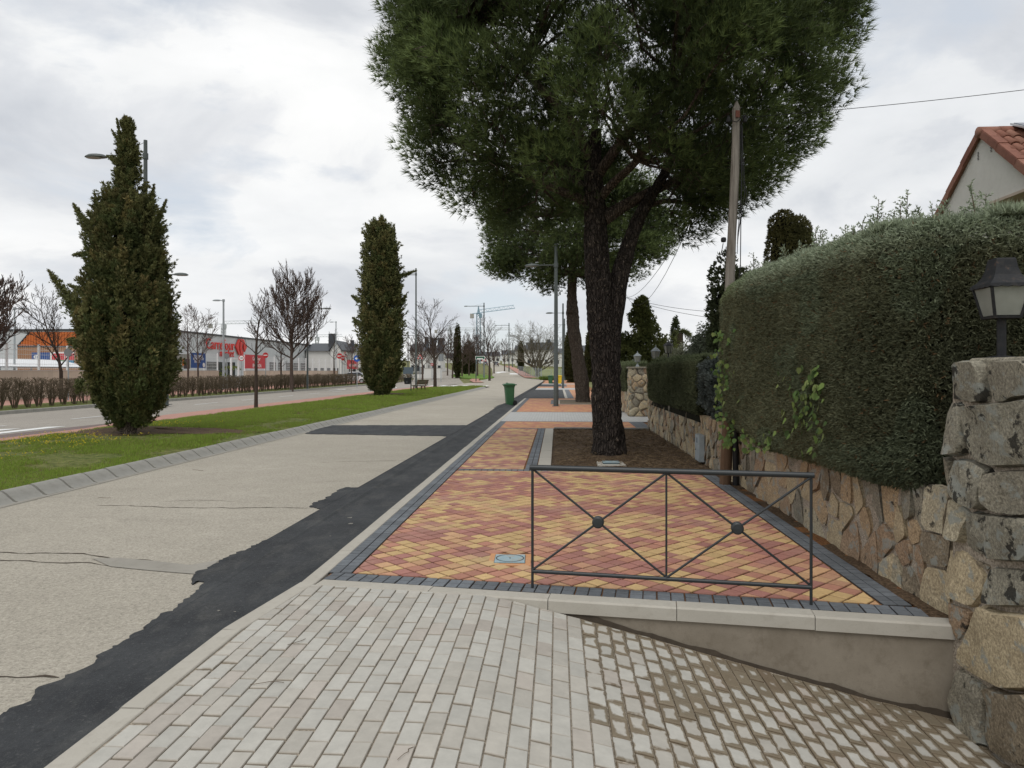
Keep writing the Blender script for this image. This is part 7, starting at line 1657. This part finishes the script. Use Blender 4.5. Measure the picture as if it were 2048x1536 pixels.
M_bblue = plain('banner_blue', (0.03, 0.085, 0.27), 0.6, 0.3, 0.08); M_bred = plain('banner_red', (0.55, 0.06, 0.07), 0.6, 0.3, 0.06); M_bgreen = plain('banner_green', (0.10, 0.33, 0.10), 0.6); M_bcy = plain('banner_cyan', (0.08, 0.26, 0.42), 0.6)
bo, x0, x1, za, zb_ = banner('blue_banner', 65, 101, 705, 725, M_bblue)
logo(bo, -0.14, x0 + (x1 - x0) * 0.26, za + (zb_ - za) * 0.56, 0.32, 0.25, M_swh, 0.02, True); text('banner_lettering', 'EN CARREFOUR', 0.22, M_swh, bo, (x0 + (x1 - x0) * 0.5, -0.13, za + 0.12), (math.pi / 2, 0, 0), 0.004, True)
banner('white_panel', 102, 150, 704, 726, M_swh)
for (u0, u1, v0, v1, mt) in ((106, 130, 707, 720, M_bred), (132, 150, 707, 720, M_bred), (106, 130, 721, 726, M_bgreen), (131, 150, 721, 726, M_bcy)):
    o, x0, x1, za, zb_ = banner('coloured_panel', u0, u1, v0, v1, mt); o.location = (0, -0.05, 0)
# banners hung on the fence
def fbanner(label, u0, u1, v0, v1, mat, lines, tf=-29.86, photo=False):
    s0, zb_ = onwall(u0, v0, tf); s1, za = onwall(u1, v1, tf); zb_ = onwall((u0 + u1) / 2, v0, tf)[1]; za = max(1.72, onwall((u0 + u1) / 2, v1, tf)[1]); t = thing('advertising_banner', label, 'banner', (tf, (s0 + s1) / 2, za)); w_, h_ = s1 - s0, zb_ - za
    m = MB(); m.box((0, 0, h_ / 2), (0.03, w_, h_)); f_ = m.build('sheet', mat, t)
    for (txt, sz, fy, fz) in lines: text('lettering', txt, sz, M_swh, f_, (0.02, w_ * fy, h_ * fz), ROTF, 0.003, True, 0.9 if w_ > 3 else 0.8)
    return t, w_, h_, f_
t, w_, h_, f_ = fbanner('red entrance banner on the white fence', 490, 532, 710, 737, M_bred, [('Carrefour', 0.5, 0.02, 0.72), ('market', 0.3, 0.05, 0.5), ('ENTRADA', 0.5, 0.05, 0.2)])
t, w_, h_, f_ = fbanner('blue banner with white lettering left of the supermarket entrance', 382, 411, 706, 736, M_bblue, [('TU COMPRA', 0.32, 0.0, 0.76), ('EN UN MOMENTO', 0.26, 0.0, 0.60), ('EN CASA', 0.3, -0.08, 0.42)])
m = MB(); m.lathe([(0.2, 0), (0.2, 0.01)], 20); m.move(Matrix.Translation((0.022, w_ * 0.36, h_ * 0.2)) @ Matrix.Rotation(math.pi / 2, 4, 'Y')).build('round_badge', M_swh, f_)
t, w_, h_, f_ = fbanner('picture banner with an orange card and pale scene beside the blue one', 352, 381, 708, 736, plain('picture_print', (0.34, 0.35, 0.31), 0.6, 0.3, 0.35, 1.3), [])
m = MB(); m.box((0.02, w_ * 0.05, h_ * 0.42), (0.01, 0.6, 0.55)); m.build('orange_card', plain('print_orange', (0.65, 0.2, 0.03), 0.6), f_); m = MB(); m.box((0.02, w_ * 0.22, h_ * 0.3), (0.012, 0.9, 0.8)); m.build('dark_sleeve', plain('print_dark', (0.06, 0.05, 0.05), 0.6), f_)
sign(483, 66.2, 716, 'round speed-limit sign on the white gate post', 'limit', 0.28)
t, w_, h_, f_ = fbanner('far red banner on a fence behind the white car', 694, 716, 720, 738, M_bred, [('HAZ TU PEDIDO', 0.5, 0, 0.4)], -27.5)
p = at(472, 66); gp = thing('gate_frame', 'white gate frame at the supermarket entrance', 'gate', (-30, p.y - 0.6, 0)); 
for dy in (0.0, 1.5): m = MB(); m.box((0, dy, 1.4), (0.14, 0.14, 2.9)); m.build('post', M_wht, gp)
m = MB(); m.box((0, 0.75, 2.8), (0.12, 1.5, 0.14)); m.build('top_bar', M_wht, gp)
for i, (u, lab) in enumerate(((437, 'left potted palm in the dark supermarket entrance'), (463, 'right potted palm in the dark supermarket entrance'))):
    p = at(u, 79); t = thing('potted_palm', lab, 'plant', (p.x, p.y, 0)); m = MB(); m.lathe([(0.3, 0), (0.42, 0.7), (0.38, 0.72)], 14); m.build('pot', M_trim, t); m = MB(); m.tube([(0, 0, 0.6), (0, 0, 1.2 + 0.7 * i)], 0.12, 8); m.build('stem', M_twigd, t); parts = []
    for k in range(14): a = k * 0.45; q = np.linspace(0, 1, 6)[:, None]; P_ = np.array((0, 0, 1.2 + 0.7 * i)) + np.concatenate((np.cos(a) * 0.9 * q, np.sin(a) * 0.9 * q, 0.8 * q - 0.8 * q * q), 1); parts.append(blades(P_, unit(np.gradient(P_, axis=0)), 0.3, 0.09, 4, 0.7, np.array((0.14, 0.16, 0.04)), 0.4))
    V, Fc, Cc = join_np(parts); obj_np('fronds', mesh_np(V, Fc, Cc), M_leaf, t)
# white canopy roofs in the yard
cn = thing('trolley_canopy', 'long low white canopy roof behind the tan wall at the left', 'canopy', (-43, 50, 0)); m = MB(); prof = [(-4, 1.95), (-2, 2.35), (0, 2.55), (2, 2.35), (4, 1.9)]
v = [(x, y, z + dz) for dz in (0, 0.08) for y in (-5, 7) for x, z in prof]; m.add(v, [(i, i + 1, 5 + i + 1, 5 + i) for i in range(4)] + [(10 + i, 15 + i, 15 + i + 1, 10 + i + 1) for i in range(4)] + [(i, 10 + i, 10 + i + 1, i + 1) for i in range(4)]); m.build('roof_sheet', M_wht, cn)
for x in (-3.5, 3.5):
    for y in (-4.5, 1, 6.5): m = MB(); m.tube([(x, y, -0.1), (x, y, 2.05)], 0.06, 8); m.build('post', M_galv, cn)
# parked cars
M_carw = plain('white_car_paint', (0.7, 0.71, 0.72), 0.25, 0.6, 0.03); M_carb = plain('dark_car_paint', (0.03, 0.036, 0.045), 0.25, 0.6, 0.05); M_tail = plain('tail_lamp', (0.4, 0.02, 0.02), 0.3, 0.5); M_head = plain('head_lamp', (0.6, 0.62, 0.64), 0.2, 0.6)
def car(loc, rz, paint_, label):
    t = thing('car', label, 'car', loc, rz); W = 0.86
    lo = [(-2.05, 0.32), (-2.1, 0.62), (-2.0, 0.82), (-0.95, 0.95), (1.55, 0.97), (1.98, 0.9), (2.08, 0.6), (2.02, 0.32)]
    m = MB(); n = len(lo); v = [(x, y * k, z) for y, k in ((-W, 0.97), (W, 0.97)) for x, z in lo]; m.add(v, [tuple(range(n - 1, -1, -1)), tuple(n + q for q in range(n))] + [(q, (q + 1) % n, n + (q + 1) % n, n + q) for q in range(n)]); bd = m.build('body', paint_, t)
    md = bd.modifiers.new('bevel', 'BEVEL'); md.width = 0.07; md.segments = 3; md.limit_method = 'ANGLE'
    hi = [(-1.0, 0.93, 0.80), (-0.35, 1.42, 0.64), (0.95, 1.46, 0.64), (1.75, 0.94, 0.78)]; m = MB(); v = [(x, s * w_, z) for s in (-1, 1) for x, z, w_ in hi]; m.add(v, [(3, 2, 1, 0), (4, 5, 6, 7), (0, 1, 5, 4), (1, 2, 6, 5), (2, 3, 7, 6)]); m.build('cabin_glass', M_glass, t)
    m = MB(); v = [(x, s * w_, z) for s in (-1, 1) for x, z, w_ in ((-0.4, 1.41, 0.65), (-0.3, 1.47, 0.6), (0.9, 1.5, 0.6), (1.02, 1.44, 0.65))]; m.add(v, [(3, 2, 1, 0), (4, 5, 6, 7), (0, 1, 5, 4), (1, 2, 6, 5), (2, 3, 7, 6), (0, 4, 7, 3)]); m.build('roof', paint_, t)
    for sy in (-1, 1):
        for x in (-1.3, 1.3): m = MB(); m.lathe([(0.0, -0.1), (0.22, -0.1), (0.31, -0.08), (0.31, 0.08), (0.22, 0.1), (0.0, 0.1)], 18); m.move(Matrix.Translation((x, sy * 0.78, 0.31)) @ Matrix.Rotation(math.pi / 2, 4, 'X')); wh = m.build('wheel', M_rub, t); m = MB(); m.lathe([(0.17, -0.105), (0.17, 0.105)], 12); m.move(Matrix.Translation((x, sy * 0.78, 0.31)) @ Matrix.Rotation(math.pi / 2, 4, 'X')).build('rim', M_galv, wh)
        m = MB(); m.box((2.04, sy * 0.66, 0.76), (0.1, 0.28, 0.16)); m.build('tail_lamp', M_tail, t); m = MB(); m.box((-2.04, sy * 0.62, 0.68), (0.1, 0.34, 0.14)); m.build('headlight', M_head, t)
    m = MB(); m.box((2.085, 0, 0.62), (0.02, 0.5, 0.11)); m.build('number_plate', M_swh, t); return t
p = at(704, 92); car((p.x, p.y, 0.05), math.radians(10), M_carw, 'white car parked partly behind the columnar cypress')
p = at(992, 236); car((p.x, p.y, hgt(236) - 0.03), math.radians(-84), M_carb, 'dark car driving away up the far road')
p = at(985.5, 250); car((p.x - 2.6, p.y, hgt(250) - 0.03), math.radians(-84), M_carb, 'dark car parked at the top of the far road, left of the moving one')
# ================================================================== far houses
M_hw = plain('far_white_wall', (0.66, 0.65, 0.62), 0.8, 0.2, 0.06, 0.5); M_slate = plain('dark_slate_roof', (0.055, 0.06, 0.068), 0.5, 0.4, 0.15, 1.5); M_hb = plain('far_brick_wall', (0.25, 0.15, 0.11), 0.8, 0.2, 0.1, 0.5)
def far_house(u0, u1, D, vroof, veave, label, wall=None, gable=False, chim=(), zb=None, roofk='flat', nw=3, rz=A, depth=8):
    p0, p1 = at(u0, D), at(u1, D); c = (p0 + p1) / 2; w_ = (p1 - p0).length; zb = hgt(D) if zb is None else zb; ze, zr2 = zat(veave, D) - zb, zat(vroof, D) - zb; t = thing('house', label, 'house', (c.x, c.y, zb), rz); wm_ = wall or M_hw
    m = MB()
    if gable: m.add([(-w_ / 2, 0, -1), (w_ / 2, 0, -1), (w_ / 2, 0, ze), (0, 0, zr2), (-w_ / 2, 0, ze)] + [(x, depth, z) for x, z in ((-w_ / 2, -1), (w_ / 2, -1), (w_ / 2, ze), (0, zr2), (-w_ / 2, ze))], [(0, 1, 2, 3, 4), (9, 8, 7, 6, 5), (1, 6, 7, 2), (4, 9, 5, 0)])
    else: m.box((0, depth / 2, (ze - 1) / 2), (w_, depth, ze + 1))
    m.build('wall', wm_, t); m = MB()
    if gable:
        for sg in (-1, 1): q = [(sg * (w_ / 2 + 0.25), ze - 0.2), (0, zr2), (0, zr2 + 0.22), (sg * (w_ / 2 + 0.25), ze + 0.02)]; m.add([(x, y, z) for y in (-0.3, depth + 0.3) for x, z in q], [(0, 1, 2, 3), (7, 6, 5, 4), (0, 4, 5, 1), (1, 5, 6, 2), (2, 6, 7, 3), (3, 7, 4, 0)])
    else:
        m.add([(-w_ / 2 - 0.3, -0.4, ze), (w_ / 2 + 0.3, -0.4, ze), (w_ / 2 + 0.3, depth + 0.4, ze), (-w_ / 2 - 0.3, depth + 0.4, ze), (-w_ / 2 + 0.1, depth * 0.45, zr2), (w_ / 2 - 0.1, depth * 0.45, zr2)], [(3, 2, 1, 0), (0, 1, 5, 4), (2, 3, 4, 5), (1, 2, 5), (3, 0, 4)])
    rf = m.build('roof', M_slate, t)
    for (fx, hw_, hh) in chim: m = MB(); m.box((w_ * fx, depth * 0.3, zr2 + hh / 2 - 0.6), (hw_, hw_, hh + 1.2)); m.build('chimney', M_slate, rf)
    for fl in range(max(1, int(ze / 2.9))):
        for k in range(nw):
            m = MB(); m.box((-w_ / 2 + w_ * (k + 0.5) / nw, -0.02, 1.5 + fl * 2.8), (w_ / nw * 0.5, 0.1, 1.3)); wi = m.build('window', M_trim, t); m = MB(); m.box((-w_ / 2 + w_ * (k + 0.5) / nw, -0.08, 1.5 + fl * 2.8), (w_ / nw * 0.42, 0.04, 1.12)); m.build('pane', M_glass, wi)
    return t
far_house(612, 664, 120, 685, 702, 'long pale house with a dark roof and skylight, right of the supermarket', chim=((0.38, 1.1, 1.6),), nw=4, zb=0.0)
far_house(661, 682, 118, 683, 700, 'white gabled house end beside the grey lamp post', gable=True, zb=0.0, nw=1)
far_house(680, 726, 124, 686, 703, 'dark-roofed white house just left of the columnar cypress', chim=((-0.1, 0.6, 0.6),), nw=4, zb=0.0)
far_house(820, 852, 160, 686, 702, 'white house with a dark roof behind the bench lamp', chim=((0.46, 0.9, 1.5),), zb=0.8)
far_house(850, 884, 165, 694, 706, 'white house with dark chimneys behind the open bare tree', chim=((-0.1, 1.5, 2.2), (0.38, 1.5, 2.2)), zb=0.8)
far_house(884, 962, 330, 706, 716, 'long pale block behind the island trees', nw=8, zb=2.0)
far_house(958, 1000, 320, 703, 712, 'pale block at the top of the climbing road', nw=5)
far_house(1004, 1046, 300, 700, 709, 'white terrace right of the climbing road', nw=5)
far_house(1052, 1110, 240, 684, 700, 'large white house with a dark mansard behind the multi-stemmed tree', nw=5, chim=((-0.3, 1.2, 1.0), (0.3, 1.2, 1.0)))
far_house(1108, 1160, 230, 696, 706, 'white house with a flat dark roof behind the right street lamps', nw=4)
far_house(1030, 1064, 255, 690, 702, 'narrow white house left of the large mansard house', nw=3)
far_house(1160, 1215, 220, 690, 704, 'pale house glimpsed between the two pine trunks', nw=4)
for i, (u0, u1, lab) in enumerate(((826, 848, 'dark grey garden fence with upright slats by the small no-entry sign'), (806, 826, 'blue-grey solid garden fence behind the columnar cypress'))):
    p0, p1 = at(u0, 120), at(u1, 120); t = thing('garden_fence', lab, 'fence', (p0.x, p0.y, 0.4), A); w_ = (p1 - p0).length; m = MB(); m.box((w_ / 2, 0, 0.35), (w_, 0.2, 0.7)); m.build('base_wall', M_hw, t)
    if i == 0:
        for k in range(11): m = MB(); m.box((w_ * (k + 0.5) / 11, 0, 1.3), (0.08, 0.06, 1.3)); m.build('slat', M_trim, t)
        m = MB(); m.box((w_ / 2, 0.05, 1.9), (w_, 0.05, 0.08)); m.build('rail', M_trim, t)
    else: m = MB(); m.box((w_ / 2, 0, 1.3), (w_, 0.06, 1.2)); m.build('panel', plain('slate_blue_panel', (0.10, 0.13, 0.16), 0.6), t)
p0 = at(848, 118); t = thing('garden_wall', 'pale rendered garden wall right of the slatted fence', 'wall', (p0.x, p0.y, 0.2), A); m = MB(); m.box((1.5, 0, 0.8), (3.0, 0.25, 2.2)); m.build('wall', M_hw, t); m = MB(); m.box((1.5, 0, 1.92), (3.1, 0.32, 0.06)); m.build('coping', M_kerb, t)
# far island with its grass
mb = MB(); n = 30; cx, cy = -15.5, 128; v = [(cx + 3.6 * math.cos(6.283 * k / n) - (16 * math.sin(6.283 * k / n)) * 0.21, cy + 16 * math.sin(6.283 * k / n)) for k in range(n)]
mb.add([(x, y, hgt(y) + 0.06) for x, y in v] + [(x, y, hgt(y) - 0.2) for x, y in v] + [(cx, cy, hgt(cy) + 0.1)], [(k, (k + 1) % n, 2 * n) for k in range(n)] + [(k, n + k, n + (k + 1) % n, (k + 1) % n) for k in range(n)]); struct('traffic_island', mb, M_grassy if False else m_soil('island_turf', (0.09, 0.16, 0.03), (0.13, 0.21, 0.045), 0.5))
# wire fence of the field on the right, and the field
mb = MB(); ribbon(mb, [(-4.0, 112), (-6, 150), (-10, 195)], [(30, 112), (30, 150), (30, 195)], 0.03, 6); struct('field', mb, m_soil('field_turf', (0.13, 0.16, 0.055), (0.19, 0.20, 0.085), 0.3))
mb = MB(); ribbon(mb, [(-5.4, 118), (-8.6, 150), (-13, 195), (-18, 240)], [(-3.4, 118), (-6.6, 150), (-11, 195), (-16, 240)], 0.05, 6); struct('far_pink_pavement', mb, M_pink)
ff = thing('wire_fence', 'low grey wire fence around the field beyond the junction', 'fence', (-2.6, 113, 0.3)); pm = MB(); pm.tube([(0, 0, -0.3), (0, 0, 1.7)], 0.04, 6); pm = pm.mesh(); pm.materials.append(M_galv)
for k in range(12): o = link(bpy.data.objects.new('post', pm), ff); o.location = (k * 1.6, 0, 0)
for k in range(10): o = link(bpy.data.objects.new('post', pm), ff); o.location = (-0.55 * k, 2.6 * (k + 1), hgt(113 + 2.6 * (k + 1)) - 0.3)
m = MB()
for z in np.linspace(0.1, 1.6, 8): m.tube([(0, 0, z), (17.6, 0, z)], 0.012, 3); m.tube([(0, 0, z), (-4.95, 26, z + hgt(139) - 0.3)], 0.012, 3)
for k in range(100): m.tube([(k * 0.176, 0, 0), (k * 0.176, 0, 1.65)], 0.008, 3)
for k in range(45): f = k / 44; m.tube([(-4.95 * f, 26 * f, hgt(113 + 26 * f) - 0.3), (-4.95 * f, 26 * f, hgt(113 + 26 * f) + 1.35)], 0.016, 3)
o = m.build('wire_mesh', M_galv, ff); o['kind'] = 'stuff'
# ================================================================== tower cranes
M_crane = plain('crane_blue_grey', (0.20, 0.30, 0.36), 0.5, 0.4, 0.1, 0.1); M_crane2 = plain('crane_pale', (0.42, 0.45, 0.46), 0.5, 0.4, 0.1, 0.1)
def crane(u, D, vbase, vjib, uL, uR, tilt, label, mat, wd=1.6):
    p = at(u, D); z0 = hgt(D); zj = zat(vjib, D); t = thing('tower_crane', label, 'crane', (p.x, p.y, z0), A); H_ = zj - z0; a = wd / 2
    m = MB()
    for x, y in ((-a, -a), (a, -a), (a, a), (-a, a)): m.tube([(x, y, -1), (x, y, H_)], wd * 0.11, 4)
    k = 0; z = 0
    while z < H_ - wd: 
        for (x0, y0, x1, y1) in ((-a, -a, a, -a), (a, -a, a, a), (a, a, -a, a), (-a, a, -a, -a)): m.tube([(x0, y0, z), (x1, y1, z + wd)], wd * 0.06, 3)
        z += wd * 1.0
    m.build('mast', mat, t); K = D / FPX; xl, xr = (uL - u) * K, (uR - u) * K; m = MB(); jz = lambda x: H_ + x * tilt
    for (y, dz) in ((-0.5, 0), (0.5, 0), (0, 1.3)):
        lim = xl if dz == 0 else (xl * 0.0 if abs(xl) < abs(xr) else 0.0)
        x_end = xr if abs(xr) > abs(xl) else xl; x_cnt = xl if abs(xr) > abs(xl) else xr
        m.tube([(x_cnt if dz == 0 else 0, y, jz(x_cnt if dz == 0 else 0) + dz), (x_end * (1 if dz == 0 else 0.97), y, jz(x_end) + dz)], 0.16 * wd / 1.6, 3)
    n = int(abs(x_end) / 1.8)
    for i in range(n):
        xa_, xb_ = x_end * i / n, x_end * (i + 0.5) / n; xc_ = x_end * (i + 1) / n
        m.tube([(xa_, -0.5, jz(xa_)), (xb_, 0, jz(xb_) + 1.3), (xc_, 0.5, jz(xc_))], 0.07, 3)
    m.build('jib', mat, t); m = MB(); m.box((x_cnt, 0, jz(x_cnt) - 0.9), (1.6, 1.2, 1.9)); m.build('counterweight', plain('crane_ballast', (0.35, 0.34, 0.31), 0.8), t)
    m = MB(); m.tube([(0, 0, H_ - 0.5), (0, 0, H_ + 3)], [0.7, 0.15], 4); m.build('tower_head', mat, t); m = MB(); m.box((0.9, -0.9, H_ - 1.2), (1.3, 1.3, 1.8)); m.build('cab', mat, t); return t
crane(957, 300, 735, 626, 944, 1030, 0.13, 'blue tower crane with a raised jib above the far trees', M_crane, 1.5)
crane(899, 420, 735, 660, 872, 1024, 0.0, 'distant pale tower crane with a long level jib', M_crane2, 1.8)
crane(447, 330, 740, 648, 421, 560, 0.02, 'pale tower crane with a counterweight behind the supermarket sign', M_crane2, 1.5)
crane(634, 420, 740, 674, 622, 685, 0.02, 'small distant crane jib above the dark roofs', M_crane2, 1.6)
